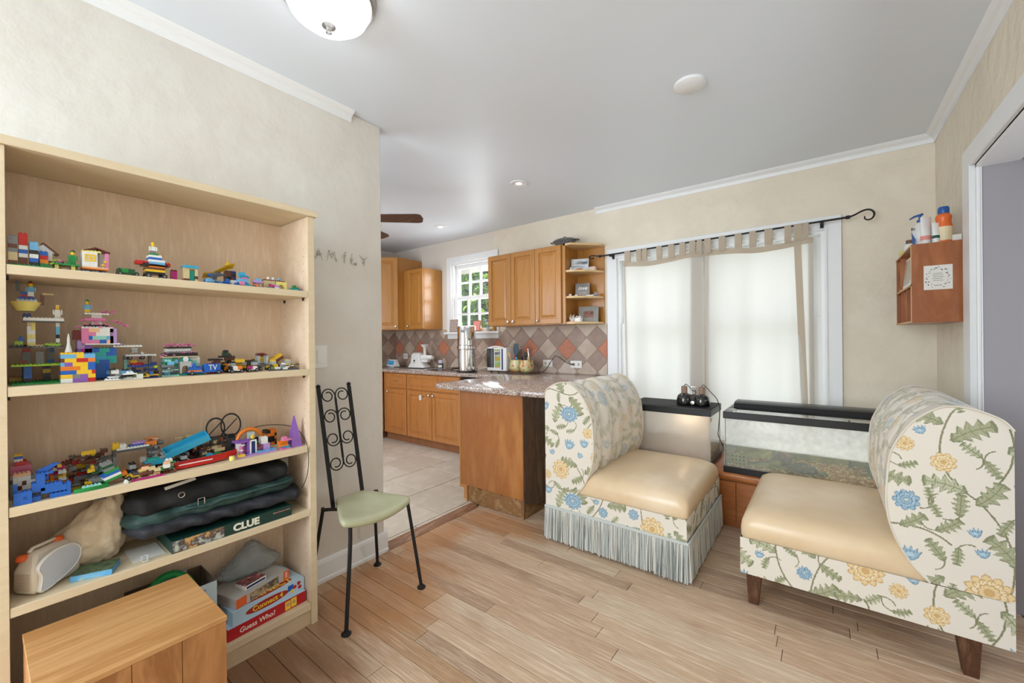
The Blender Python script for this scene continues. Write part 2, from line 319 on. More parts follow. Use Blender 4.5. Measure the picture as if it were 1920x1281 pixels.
# ------------------------------------------------------------------ outside the kitchen window: ground, eave, hedge
obj('ground', box(-16, 12, 3.78, 24, -.5, -.35), mat('lawn_soil', (120, 130, 84), rough=.9, var=[(96, 112, 62)], scale=2), **ST)
ev = thing('roof_eave', 'white painted roof eave and soffit outside the kitchen window', 'eave', (-4, 3.9, 2.3))
obj('soffit', box(-6, -2.2, 3.79, 4.5, 2.32, 2.37), m_white, ev)
obj('fascia', box(-6, -2.2, 4.5, 4.54, 2.25, 2.40), m_white, ev)
obj('wall_outside_kitchen', box(-6, -4.97, 3.64, 3.77, -.3, 2.6), m_kwall, **ST)
m_leafs = [mat('hedge_leaf_%d' % i, c, rough=.6, var=[v], scale=9) for i, (c, v) in enumerate([((104, 150, 46), (64, 104, 30)), ((156, 190, 72), (104, 146, 44)), ((50, 84, 30), (32, 56, 22))])]
def hedge(name, label, cx, cy, cz, rx, ry, rz, n, sd):
    r = random.Random(sd); t = thing(name, label, 'hedge', (cx, cy, -.35))
    st = MB()
    for k in range(5): st.tube([(cx + (k-2)*.2, cy, -.4), (cx + (k-2)*.32, cy + .1*k, cz), (cx + (k-2)*.45, cy, cz + rz*.8)], [.05, .035, .01], 6)
    obj('stem', st, mat('hedge_bark', (88, 70, 52), rough=.9), t, smooth=40)
    core = MB().ball((cx, cy, cz), 1, 10, (rx*.72, ry*.72, rz*.8)); obj('foliage_core', core, m_leafs[2], t, smooth=180)
    mb = MB()
    for k in range(n):
        u, v = r.uniform(0, 2*PI), math.acos(r.uniform(-1, 1)); q = r.uniform(.72, 1.05)
        p = Vector((cx + rx*q*math.sin(v)*math.cos(u), cy + ry*q*math.sin(v)*math.sin(u), cz + rz*q*math.cos(v)))
        if p.y > cy + .3: continue
        R = Matrix.Translation(p) @ Matrix.Rotation(r.uniform(0, 6.3), 4, 'Z') @ Matrix.Rotation(r.uniform(-1.2, 1.2), 4, 'X') @ Matrix.Rotation(r.uniform(-1, 1), 4, 'Y')
        a = r.uniform(.05, .10); mb.cur = r.choice([0, 1, 1, 0, 2])
        mb.add([R @ Vector(w) for w in ((0, -a, 0), (a*.45, 0, a*.12), (0, a, 0), (-a*.45, 0, a*.12), (0, 0, -.004))], [(0, 1, 2, 3), (0, 4, 1), (1, 4, 2), (2, 4, 3), (3, 4, 0)])
    obj('foliage', mb, m_leafs, t, kind='stuff')
hedge('garden_hedge', 'tall clipped green hedge filling the kitchen window view', -5.6, 6.6, 1.5, 1.9, .8, 1.75, 5200, 1)
hedge('garden_hedge', 'darker green shrub lower behind the kitchen window sill', -9.6, 7.9, 1.3, 1.7, .8, 1.6, 2600, 2)
hedge('garden_hedge', 'lime green bush outside nearest the dining window', -2.0, 7.9, 1.2, 1.3, .8, 1.3, 1600, 3)

# ================================================================== KITCHEN
YB = 3.639
def panel_door(parent, name, M, w, h, m=None, levels=None):
    o = obj(name, nested(MB(), M, w, h, levels or DOOR), m or m_cab, parent); return o
def FY(x0, y, z0): return Matrix(((1, 0, 0, x0), (0, 0, -1, y), (0, 1, 0, z0), (0, 0, 0, 1)))      # door facing -y: u=+x, v=+z, out=-y
def FX(x, y0, z0): return Matrix(((0, 0, 1, x), (1, 0, 0, y0), (0, 1, 0, z0), (0, 0, 0, 1)))       # facing +x: u=+y, v=+z
def knob(parent, p, d=(0, -1, 0), name='knob'):
    k = MB(); d = Vector(d); R = d.to_track_quat('Z', 'Y').to_matrix().to_4x4(); R.translation = p
    k.lathe([(.005, 0), (.005, .012), (.014, .016), (.016, .022), (.011, .028), (0, .029)], n=12, M=R); return obj(name, k, m_chrome, parent, smooth=50)
# wall cabinet run (three doors) right of the kitchen window
c = thing('wall_cabinet', 'three door honey maple wall cabinet between kitchen window and open corner shelf', 'cabinet', (-2.4, 3.5, 1.385))
obj('body', box(-2.862, -1.962, 3.36, YB, 1.385, 2.135), m_cab, c, bevel=.002)
for i, (a, b) in enumerate(((-2.860, -2.560), (-2.556, -2.262), (-2.258, -1.964))):
    d = panel_door(c, 'door', FY(a, 3.36, 1.392), b-a, .736)
    knob(d, (b - .03 if i in (0,) else a + .03, 3.34, 1.425))
# open end shelf unit with clipped corner
c = thing('corner_shelf_unit', 'open honey maple end shelf unit beside the dining window curtain', 'shelf', (-1.8, 3.5, 1.385))
obj('side_panel', box(-1.960, -1.942, 3.36, YB, 1.385, 2.135), m_cab, c)
obj('back_panel', box(-1.942, -1.66, 3.628, YW, 1.385, 2.135), m_cab, c)
obj('face_strip', box(-1.942, -1.92, 3.345, 3.362, 1.385, 2.135), m_cab, c)
for z in (1.385, 1.625, 1.868, 2.117):
    t = .018
    pts = [(-1.942, 3.628), (-1.942, 3.36), (-1.90, 3.352), (-1.84, 3.372), (-1.76, 3.43), (-1.70, 3.51), (-1.665, 3.60), (-1.662, 3.628)]
    if z > 2: pts = [(-1.942, 3.64), (-1.942, 3.345), (-1.86, 3.345), (-1.655, 3.56), (-1.655, 3.64)]
    obj('shelf_board', MB().prism(pts, z, z + t), m_cabin, c)
# tall corner cabinet and the door cabinet beside the window
c = thing('wall_cabinet', 'taller maple wall cabinet set into the far kitchen corner', 'cabinet', (-4.5, 3.4, 1.385))
pts = [(-4.846, YB), (-4.846, 2.98), (-4.56, 2.98), (-4.277, 3.25), (-4.277, YB)]
obj('body', MB().prism(pts, 1.385, 2.30), m_cab, c)
u = Vector((.283, .27, 0)).normalized(); M = frame((-4.56, 2.98, 1.392), u, (0, 0, 1))
d = panel_door(c, 'door', M, .391, .90)
knob(d, M @ Vector((.36, .035, .02)), M.to_3x3() @ Vector((0, 0, 1)))
c = thing('wall_cabinet', 'short single door maple wall cabinet with shiny side by kitchen window', 'cabinet', (-4.1, 3.5, 1.385))
obj('body', box(-4.275, -3.89, 3.34, YB, 1.385, 2.138), m_cab, c, bevel=.002)
d = panel_door(c, 'door', FY(-4.20, 3.34, 1.392), .306, .74)
knob(d, (-4.17, 3.32, 1.43))
c = thing('wall_cabinet', 'maple wall cabinet along the far kitchen side wall', 'cabinet', (-4.7, 2.5, 1.385))
obj('body', box(-4.846, -4.54, 2.08, 2.975, 1.385, 2.30), m_cab, c, bevel=.002)
for y in (2.085, 2.532): d = panel_door(c, 'door', FX(-4.54, y, 1.392), .438, .90); knob(d, (-4.52, y + (.40 if y < 2.3 else .04), 1.43), (1, 0, 0))

# base cabinets under the window
def base_unit(label, x0, x1, spec):
    c = thing('base_cabinet', label, 'cabinet', ((x0+x1)/2, 3.35, 0))
    obj('body', box(x0, x1, 3.16, YB, .10, .855), m_base, c)
    obj('toe_kick', box(x0, x1, 3.20, 3.23, .009, .10), m_toe, c)
    for kind, a, b, z0, z1, kx in spec:
        d = panel_door(c, kind, FY(a, 3.16, z0), b-a, z1-z0, m_base, DOOR if z1-z0 > .3 else [(0, 0), (0, .018), (.004, .02), (.032, .02), (.036, .013), (.044, .013), (.05, .017)])
        if kind == 'drawer' and kx: obj('handle', MB().tube([(kx-.03, 3.14, (z0+z1)/2), (kx-.026, 3.118, (z0+z1)/2), (kx+.026, 3.118, (z0+z1)/2), (kx+.03, 3.14, (z0+z1)/2)], .0045), m_chrome, d)
        elif kx: knob(d, (kx, 3.14, z1 - .035))
    return c
base_unit('narrow maple base cabinet with one drawer over one door', -4.46, -3.995, [('drawer', -4.38, -4.0, .672, .845, -4.19), ('door', -4.38, -4.0, .108, .655, -4.35)])
c2 = base_unit('maple sink base cabinet with paired doors under false drawer front', -3.99, -3.10, [('drawer', -3.985, -3.105, .672, .845, None), ('door', -3.985, -3.552, .108, .655, -3.585), ('door', -3.545, -3.105, .108, .655, -3.515)])
obj('child_latch', box(-3.742, -3.708, 3.122, 3.141, .555, .615, ch=.004), m_white, c2, label='small white child safety latch on door')
c = thing('dishwasher', 'black built in dishwasher tucked beside the peninsula', 'dishwasher', (-2.8, 3.3, 0))
obj('body', box(-3.098, -2.50, 3.18, YB, .009, .855), m_black, c, bevel=.004)
obj('door', box(-3.092, -2.506, 3.155, 3.18, .10, .85), m_black, c, bevel=.004)
obj('handle', MB().tube([(-3.0, 3.15, .79), (-3.0, 3.12, .79), (-2.6, 3.12, .79), (-2.6, 3.15, .79)], .009), m_steel, c)
c = thing('base_cabinet', 'maple corner base cabinet running along the far side wall', 'cabinet', (-4.65, 2.6, 0))
obj('body', MB().box(-4.846, -4.465, 1.9, 3.15, .10, .855), m_base, c)
obj('toe_kick', box(-4.846, -4.52, 1.9, 3.23, .009, .10), m_toe, c)
for k in range(2): d = panel_door(c, 'door', FX(-4.465, 1.92 + k*.6, .108), .58, .737, m_base); knob(d, (-4.445, 2.44 + k*.14, .8), (1, 0, 0))
# peninsula
m_pen = mat('peninsula_veneer', (170, 108, 52), rough=.36, var=[(156, 94, 44), (180, 120, 64)], scale=2.4, stretch=(3, 3, .7), coat=.2)
m_dark = mat('dark_beadboard', (136, 108, 86), rough=.42, var=[(110, 84, 66), (152, 126, 102)], scale=6, stretch=(4, 4, .6))
m_worn = mat('chewed_plywood', (150, 112, 70), rough=.9, var=[(136, 96, 58), (176, 142, 98)], scale=14, bump=.8, bscale=40)
c = thing('peninsula_cabinet', 'worn maple kitchen peninsula cabinet with chewed plywood bottom edge', 'cabinet', (-1.95, 2.9, 0))
obj('end_panel', MB().prism([(-2.245, .13), (-2.245, .858), (-1.656, .858), (-1.656, .13)], 2.282, 2.30, 'y'), m_pen, c)
obj('front_stile', MB().prism([(-2.262, .105), (-2.262, .858), (-2.247, .858), (-2.247, .13), (-2.182, .13), (-2.182, .0), (-2.192, .0), (-2.192, .105)], 2.281, 2.31, 'y'), m_cab, c)
r = random.Random(3); top = [(-2.18 + .524*i/24, .128 + r.uniform(-.010, .012)) for i in range(25)]; bot = [(-1.656 - .524*i/24, .0 + max(0, r.uniform(-.004, .010) + (.010 if i < 3 else 0))) for i in range(25)]
obj('worn_edge', MB().prism(top + bot, 2.288, 2.304, 'y'), m_worn, c, label='chewed and stripped plywood strip')
obj('body', box(-2.245, -1.676, 2.31, YB, .0, .858), m_base, c)
edges = [2.284, 2.428, 2.556, 2.70, 2.85, 3.0, 3.15, 3.30, 3.45, 3.64]
for i in range(9): obj('plank', box(-1.676, -1.652, edges[i] + .002, edges[i+1] - .002 - (.004 if i == 8 else 0), .02 + (.03 if i < 2 else 0) * (i % 2), .858, ch=.002), m_dark, c, label='dark brown vertical plank' if i == 0 else None)
obj('worn_corner', MB().loft([[(-1.678, 2.29, z), (-1.654 + r.uniform(-.006, .006), 2.280, z), (-1.648, 2.32 + r.uniform(-.01, .01), z), (-1.65, 2.52, z*.3 + .0), (-1.678, 2.52, z*.3)] for z in (0, .02, .045, .06, .10)]), m_worn, c)

# granite worktop: one continuous slab
m_gran = bpy.data.materials.new('speckled_granite'); m_gran.use_nodes = True
n = m_gran.node_tree.nodes; l = m_gran.node_tree.links; b = n['Principled BSDF']; b.inputs['Roughness'].default_value = .12
tc = n.new('ShaderNodeTexCoord'); v = n.new('ShaderNodeTexVoronoi'); v.inputs['Scale'].default_value = 190; l.new(tc.outputs['Object'], v.inputs['Vector'])
cr = n.new('ShaderNodeValToRGB'); cr.color_ramp.interpolation = 'CONSTANT'; e = cr.color_ramp.elements
e[0].color = lin((70, 58, 54)); e[1].position = .14; e[1].color = lin((168, 146, 134))
for p, q in ((.36, (200, 184, 172)), (.6, (150, 122, 110)), (.82, (216, 204, 194))): w = e.new(p); w.color = lin(q)
sx = n.new('ShaderNodeSeparateColor'); l.new(v.outputs['Color'], sx.inputs[0]); l.new(sx.outputs[0], cr.inputs[0]); l.new(cr.outputs[0], b.inputs['Base Color'])
def slab(poly, z0, z1, rr=.012):
    mb = MB(); P = [Vector((p[0], p[1], 0)) for p in poly]; N = len(P)
    def inset(d):
        out = []
        for i in range(N):
            a, b_, c_ = P[i-1], P[i], P[(i+1) % N]; e1 = (b_-a).normalized(); e2 = (c_-b_).normalized()
            n1 = Vector((-e1.y, e1.x, 0)); n2 = Vector((-e2.y, e2.x, 0)); k = (n1+n2); k = k / max(.3, k.dot(n1)); out.append(b_ + k*d)
        return out
    lv = [(rr*.7, z0), (rr*.2, z0+rr*.3), (0, z0+rr), (0, z1-rr), (rr*.2, z1-rr*.3), (rr*.7, z1)]
    return mb.loft([[(p.x, p.y, z) for p in inset(d)] for d, z in lv])
poly = [(-1.405, YW-.004), (-4.842, YW-.004), (-4.845, 1.88), (-4.44, 1.88), (-4.44, 3.10), (-2.505, 3.10), (-2.505, 2.30)]
for k in range(1, 8): t = PI + PI/2*k/8; poly.append((-2.505 + .085 + .085*math.cos(t), 2.215 + .085 + .085*math.sin(t)))
poly += [(-1.46, 2.215), (-1.405, 2.26)]
wt = thing('worktop', 'speckled pinkish granite worktop running along wall and peninsula', 'countertop', (-2.5, 3.3, .86))
obj('slab', slab(poly, .858, .897), m_gran, wt, smooth=40)
s = thing('sink', 'small dark oval undermount sink basin near the juicer', 'sink', (-3.62, 3.4, .897))
obj('rim', MB().lathe([(.17, 0), (.20, .001), (.205, .004), (.20, .006), (.172, .004), (.17, 0)], (0, 0, 0), 28, Matrix.Translation((-3.62, 3.36, .8975)) @ Matrix.Diagonal((1.25, .8, 1, 1))), m_steel, s, smooth=50)
obj('basin', MB().lathe([(0, .001), (.10, .0012), (.16, .002), (.17, .003)], (0, 0, 0), 28, Matrix.Translation((-3.62, 3.36, .897)) @ Matrix.Diagonal((1.25, .8, 1, 1))), mat('sink_dark', (60, 52, 48), rough=.25), s)
f = thing('faucet', 'chrome gooseneck faucet partly hidden behind the steel water filter', 'faucet', (-3.38, 3.56, .897))
obj('base', MB().lathe([(.026, 0), (.026, .01), (.018, .02), (.014, .06)], (-3.38, 3.56, .897), 14), m_chrome, f, smooth=40)
obj('spout', MB().tube([(-3.38, 3.56, .95)] + [(-3.38, 3.56 - .07 + .07*math.cos(a), 1.12 + .07*math.sin(a)) for a in [k*PI/8 for k in range(9)]] + [(-3.38, 3.42, 1.08)], .010, 8), m_chrome, f, smooth=60)

# backsplash of diagonal tiles, clipped to its panel
m_bs = [mat('splash_tile_%d' % i, c, rough=.45, var=[v, c], scale=7) for i, (c, v) in enumerate([((196, 176, 158), (182, 160, 142)), ((172, 148, 132), (156, 132, 118)), ((164, 138, 122), (148, 124, 110)), ((204, 188, 172), (190, 172, 154))])]
m_rust = mat('splash_tile_rust', (176, 108, 82), rough=.5, var=[(196, 128, 98)], scale=30)
def clip(poly, a, b, c):   # keep a*x+b*z<=c
    out = []
    for i in range(len(poly)):
        p, q = poly[i], poly[(i+1) % len(poly)]; dp = a*p[0]+b*p[1]-c; dq = a*q[0]+b*q[1]-c
        if dp <= 0: out.append(p)
        if (dp < 0 < dq) or (dq < 0 < dp): t = dp/(dp-dq); out.append((p[0]+(q[0]-p[0])*t, p[1]+(q[1]-p[1])*t))
    return out
def splash(name, x0, x1, z0, z1, mk, holes=()):
    bs = obj(name, MB().box(*mk(x0, x1, .0, .004), z0, z1), mat('splash_grout', (206, 190, 172), rough=.9), **ST)
    hw = .112; cz = 1.146; r = random.Random(5)
    for i in range(-42, 20):
        for j in range(-4, 6):
            cx = -2.075 + i*hw; zz = cz + j*hw
            if (i + j) % 2: continue
            g = hw - .0025
            poly = [(cx-g, zz), (cx, zz-g), (cx+g, zz), (cx, zz+g)]
            for a, b_, c_ in ((1, 0, x1), (-1, 0, -x0), (0, 1, z1), (0, -1, -z0)): poly = clip(poly, a, b_, c_) if len(poly) > 2 else poly
            if len(poly) < 3: continue
            if any(h[0] < cx < h[1] and h[2] < zz < h[3] for h in holes): continue
            A = sum(poly[k][0]*poly[(k+1) % len(poly)][1]-poly[(k+1) % len(poly)][0]*poly[k][1] for k in range(len(poly)))
            if abs(A) < .0008: continue
            m = m_rust if (j == 0 and i % 4 == 0) else m_bs[(0, 1, 2, 3)[(j % 2) + 2*r.randrange(2)] if j % 2 == 0 else r.choice((1, 2, 1))] if j % 2 else m_bs[r.choice((0, 3, 0))]
            mb = MB()
            if name.endswith('side'):
                mb.loft([[(-4.849 + .004 + .006*q, p[0] + 8.49, p[1]) for p in poly] for q in (0, 1)])
            else: mb.loft([[(p[0], YW - .004 - .006*q, p[1]) for p in poly] for q in (0, 1)])
            obj('tile', mb, m, bs)
    return bs
splash('backsplash', -4.84, -1.640, .898, 1.383, lambda a, b, d0, d1: (a, b, YW-.004, YW), holes=((-3.77, -2.97, 1.27, 1.5),))
splash('backsplash_side', -6.35, -4.86, .898, 1.383, lambda a, b, d0, d1: (-4.849, -4.845, a+8.49, b+8.49))

# ================================================================== FLORAL PRINT (drawn once as a flat colour table, carried on the cloth as vertex colours)
PX = 1.5e-3; NT = 560                                  # one repeat = .84 m
ground = np.array(lin((231, 222, 208))[:3]); tile = np.tile(ground, (NT, NT, 1)).astype(np.float32)
def fill(poly, col):
    P = np.array(poly, float) / PX
    for ox in (-NT, 0, NT):
        for oy in (-NT, 0, NT):
            Q = P + (ox, oy); x0, y0 = np.floor(Q.min(0)).astype(int); x1, y1 = np.ceil(Q.max(0)).astype(int) + 1
            x0, y0 = max(0, x0), max(0, y0); x1, y1 = min(NT, x1), min(NT, y1)
            if x1 <= x0 or y1 <= y0: continue
            gx, gy = np.meshgrid(np.arange(x0, x1) + .5, np.arange(y0, y1) + .5); ins = np.zeros(gx.shape, bool)
            for i in range(len(Q)):
                (ax, ay), (bx, by) = Q[i-1], Q[i]
                if ay == by: continue
                ins ^= ((ay > gy) != (by > gy)) & (gx < (bx-ax)*(gy-ay)/(by-ay) + ax)
            tile[y0:y1, x0:x1][ins] = lin(col)[:3]
def stroke(pts, w, col):
    P = [np.array(p) for p in pts]; L, R = [], []
    for i, p in enumerate(P):
        d = P[min(i+1, len(P)-1)] - P[max(i-1, 0)]; d = d / (np.hypot(*d) + 1e-9); n_ = np.array((-d[1], d[0])); ww = w if np.isscalar(w) else w[i]
        L.append(p + n_*ww/2); R.append(p - n_*ww/2)
    fill(L + R[::-1], col)
def bez(a, b, c, n=12): return [((1-t)**2*a[0]+2*(1-t)*t*b[0]+t*t*c[0], (1-t)**2*a[1]+2*(1-t)*t*b[1]+t*t*c[1]) for t in (i/n for i in range(n+1))]
G1, G2, G3 = (172, 172, 140), (138, 140, 108), (190, 190, 160)
def leaf(x, y, ang, L, lobes=5, c1=G1, c2=G2, curl=.25):
    sp = bez((x, y), (x+L*.5*math.cos(ang+curl), y+L*.5*math.sin(ang+curl)), (x+L*math.cos(ang), y+L*math.sin(ang)), lobes*2)
    left, right = [], []
    for i, p in enumerate(sp):
        t = i/len(sp); d = (sp[min(i+1, len(sp)-1)][0]-sp[max(0, i-1)][0], sp[min(i+1, len(sp)-1)][1]-sp[max(0, i-1)][1]); h = math.hypot(*d)+1e-9; nx, ny = -d[1]/h, d[0]/h; tx, ty = d[0]/h, d[1]/h
        w = L*.24*math.sin(PI*min(1, t*.9+.08))**.8 * (1.25 if i % 2 else .42); f = L*.07 if i % 2 else 0
        left.append((p[0]+nx*w+tx*f, p[1]+ny*w+ty*f)); right.append((p[0]-nx*w+tx*f, p[1]-ny*w+ty*f))
    fill(left + [sp[-1]] + right[::-1], c2)
    cen = [(sum(q[0] for q in sp)/len(sp)), (sum(q[1] for q in sp)/len(sp))]
    sh = lambda q, s: (q[0]*(1-s) + sp[min(len(sp)-1, int(len(sp)*.5))][0]*s, q[1]*(1-s) + sp[min(len(sp)-1, int(len(sp)*.5))][1]*s)
    fill([sh(q, .13) for q in left] + [sh(q, .13) for q in right[::-1]], c1)
    stroke(sp, .0032, c2)
    for i in range(1, len(sp)-1, 2):
        stroke([sp[i], ((sp[i][0]+left[i][0])/2, (sp[i][1]+left[i][1])/2)], .0022, c2); stroke([sp[i], ((sp[i][0]+right[i][0])/2, (sp[i][1]+right[i][1])/2)], .0022, c2)
def bloom(x, y, R, cols, n=9, a0=0, sq=1.0):
    k = 0
    for s, c, o in ((1, cols[1], 0), (.92, cols[0], 0), (.76, cols[1], .5), (.68, cols[2], .5), (.5, cols[1], .2), (.42, cols[0], .2), (.24, cols[1], 0), (.17, cols[3], 0)):
        pts = []
        for q in range(n*8):
            th = 2*PI*q/(n*8); u = (q/8 + o) % 1; r = R*s*(.74 + .26*abs(math.sin(PI*u))**.55 + (.05 if s > .6 and abs(u-.5) < .08 else 0)); pts.append((x + r*math.cos(th+a0), y + r*sq*math.sin(th+a0)))
        fill(pts, c)
    for q in range(n): th = a0 + 2*PI*q/n; stroke([(x+R*.55*math.cos(th), y+R*sq*.55*math.sin(th)), (x+R*.8*math.cos(th), y+R*sq*.8*math.sin(th))], .0025, cols[1])
YEL = [(232, 206, 158), (206, 168, 116), (238, 220, 182), (212, 174, 118)]
BLU = [(158, 184, 200), (106, 140, 166), (184, 204, 214), (210, 212, 196)]
def tulip(x, y, R, a0=0, c=BLU):
    for s, cc in ((1, c[1]), (.88, c[0])):
        P_ = [(-.95, .5), (-.6, .2), (-.55, .75), (-.2, .35), (0, .9), (.2, .35), (.55, .75), (.6, .2), (.95, .5), (.7, -.3), (.3, -.75), (0, -.85), (-.3, -.75), (-.7, -.3)]
        fill([(x + R*s*(p*math.cos(a0)-q*math.sin(a0)), y + R*s*(p*math.sin(a0)+q*math.cos(a0))) for p, q in P_], cc)
    for t in (-.35, 0, .35): stroke([(x, y-R*.6), (x + t*R, y + .35*R)], .0028, c[1])
    fill([(x+R*.35*math.cos(a), y-R*.15+R*.28*math.sin(a)) for a in [k*.6 for k in range(11)]], c[2])
ST_ = (134, 132, 100)
for a, b_, c_ in (((.10, .02), (.02, .25), (.16, .40)), ((.16, .40), (.30, .50), (.22, .70)), ((.22, .70), (.14, .80), (.30, .84)), ((.22, .22), (.30, .30), (.46, .24)), ((.46, .24), (.60, .20), (.62, .42)),
                 ((.62, .42), (.62, .60), (.50, .70)), ((.16, .40), (.04, .52), (.08, .66)), ((.62, .42), (.76, .50), (.74, .68)), ((.74, .68), (.70, .80), (.80, .84)), ((.62, .05), (.72, .16), (.70, .28)), ((.46, .24), (.40, .42), (.44, .50))):
    stroke(bez(a, b_, c_), .0055, ST_)
for x, y, a, L, n_, c in ((.16, .38, 2.2, .11, 4, .3), (.18, .42, .2, .12, 5, .3), (.22, .60, 2.6, .13, 5, -.3), (.24, .66, .3, .10, 4, .3), (.30, .80, -.5, .10, 4, .3), (.46, .24, 1.9, .12, 5, .2), (.50, .22, -.9, .13, 5, .3), (.36, .26, 2.5, .09, 4, .2),
                         (.62, .38, .4, .12, 5, -.3), (.63, .46, 2.6, .12, 5, .3), (.55, .66, 2.9, .11, 5, .2), (.60, .62, .5, .10, 4, .3), (.74, .60, .3, .11, 4, .3), (.74, .66, 2.4, .12, 5, -.3), (.06, .18, .9, .12, 5, .3), (.03, .30, 3.6, .10, 4, -.2),
                         (.08, .60, 3.9, .12, 5, .3), (.70, .20, 2.8, .10, 4, .3), (.72, .14, .1, .11, 4, .3), (.42, .46, 3.4, .10, 4, .3), (.45, .50, -.2, .09, 4, .3), (.78, .82, .8, .10, 4, .2), (.40, .06, 1.2, .12, 5, .3), (.36, .02, 3.0, .10, 4, .2), (.24, .10, 5.4, .09, 4, .2)):
    leaf(x, y, a, L, n_, *((G1, G2) if rnd.random() < .7 else (G3, G2)), curl=c)
bloom(.13, .08, .062, YEL, 11); bloom(.34, .36, .040, BLU, 9, .3); bloom(.24, .52, .036, YEL, 8); bloom(.50, .12, .060, BLU, 13, .2, .8); bloom(.66, .32, .040, YEL, 9, .1)
bloom(.44, .62, .058, YEL, 11, .5); bloom(.08, .74, .052, BLU, 12, .1); bloom(.68, .72, .044, YEL, 9); bloom(.80, .44, .034, YEL, 8); bloom(.62, .02, .032, YEL, 8, .4)
tulip(.22, .80, .036, .3); tulip(.50, .78, .038, -.3); tulip(.76, .30, .036, .2); tulip(.04, .46, .034, -.2); tulip(.33, .16, .034, .1); tulip(.52, .40, .032, .2)
rp = random.Random(11); gl = np.array(lin((231, 222, 208))[:3], np.float32)
def free_at(x, y, r_):
    i = np.arange(int((y-r_)/PX), int((y+r_)/PX)) % NT; j = np.arange(int((x-r_)/PX), int((x+r_)/PX)) % NT
    return (np.abs(tile[np.ix_(i, j)] - gl).sum(-1) > .02).mean() < .10
for k in range(900):
    x, y = rp.uniform(0, .84), rp.uniform(0, .84); q = rp.random(); rr_ = rp.choice((.062, .050, .040, .034))
    if not free_at(x, y, rr_): continue
    a = rp.uniform(0, 6.28); L_ = rr_*1.7
    if q < .22 and rr_ > .034:
        bloom(x, y, rr_*.72, rp.choice((YEL, BLU, YEL)), rp.choice((8, 9, 11)), a)
    elif q < .36: tulip(x, y, rr_*.62, rp.uniform(-.6, .6))
    else:
        sx_, sy_ = x - L_*.5*math.cos(a), y - L_*.5*math.sin(a); leaf(sx_, sy_, a, L_, 5, *((G1, G2) if q < .8 else (G3, G2)), curl=rp.uniform(-.35, .35)); stroke(bez((sx_, sy_), (sx_ - .03*math.cos(a+.6), sy_ - .03*math.sin(a+.6)), (sx_ - .045*math.cos(a+1.2), sy_ - .045*math.sin(a+1.2))), .004, ST_)
def print_at(U, V):
    i = np.mod((V / PX).astype(int), NT); j = np.mod((U / PX).astype(int), NT); return tile[i, j]
m_floral = mat('floral_upholstery', (255, 255, 255), rough=.8, attr='print', spec=.2, bump=.12, bscale=420)
def cloth_grid(name, P, U, V, parent, thick=0, fade=0, **kw):
    """P: (n,m,3) points, U,V print coordinates"""
    n_, m_ = P.shape[:2]; me = bpy.data.meshes.new(name)
    idx = np.arange(n_*m_).reshape(n_, m_); q = np.stack([idx[:-1, :-1], idx[1:, :-1], idx[1:, 1:], idx[:-1, 1:]], -1).reshape(-1, 4)
    me.vertices.add(n_*m_); me.vertices.foreach_set('co', P.reshape(-1).astype(np.float32))
    me.loops.add(q.size); me.loops.foreach_set('vertex_index', q.reshape(-1).astype(np.int32)); me.polygons.add(len(q)); me.polygons.foreach_set('loop_start', np.arange(0, q.size, 4, dtype=np.int32))
    me.update(calc_edges=True)
    c_ = np.ones((n_*m_, 4), np.float32); c_[:, :3] = print_at(U, V).reshape(-1, 3)*(1-fade) + np.array(lin((238, 230, 218))[:3])*fade; at = me.color_attributes.new('print', 'FLOAT_COLOR', 'POINT'); at.data.foreach_set('color', c_.reshape(-1))
    me.materials.append(m_floral); me.shade_smooth(); return link(name, me, parent, **kw)
def flat_cloth(name, o, u, v, nu, nv, parent, u0, v0, **kw):
    a = np.linspace(0, 1, nu)[:, None, None]; b_ = np.linspace(0, 1, nv)[None, :, None]; o, u, v = map(np.array, (o, u, v))
    P = o + a*u + b_*v; U = u0 + a[..., 0]*np.linalg.norm(u) + 0*b_[..., 0]; V = v0 + b_[..., 0]*np.linalg.norm(v) + 0*a[..., 0]
    return cloth_grid(name, P, U, V, parent, **kw)

# ================================================================== BANQUETTES
m_leather = mat('tan_vinyl_seat', (232, 206, 170), rough=.33, var=[(226, 198, 160), (236, 212, 180)], scale=2.5, bump=.04, bscale=180, coat=.15)
m_walnut = mat('walnut_leg', (104, 68, 44), rough=.5, var=[(78, 48, 30), (120, 84, 58)], scale=10, stretch=(5, 5, 1))
m_cream_cloth = mat('cream_lining', (226, 216, 198), rough=.9)
PROF = [(0.0, .905), (.03, .942), (.10, .972), (.167, .974), (.225, .935), (.262, .893), (.30, .82), (.318, .755), (.326, .64), (.325, .56), (.312, .49), (.285, .42), (.250, .36), (.207, .315)]
def catmull(P, n):
    P = np.array(P); out = []; seg = len(P)-1
    for k in range(n):
        t = k/(n-1)*seg; i = min(int(t), seg-1); f = t-i; p0, p1, p2, p3 = P[max(i-1, 0)], P[i], P[i+1], P[min(i+2, seg)]
        out.append(.5*((2*p1)+(-p0+p2)*f+(2*p0-5*p1+4*p2-p3)*f*f+(-p0+3*p1-3*p2+p3)*f**3))
    return np.array(out)
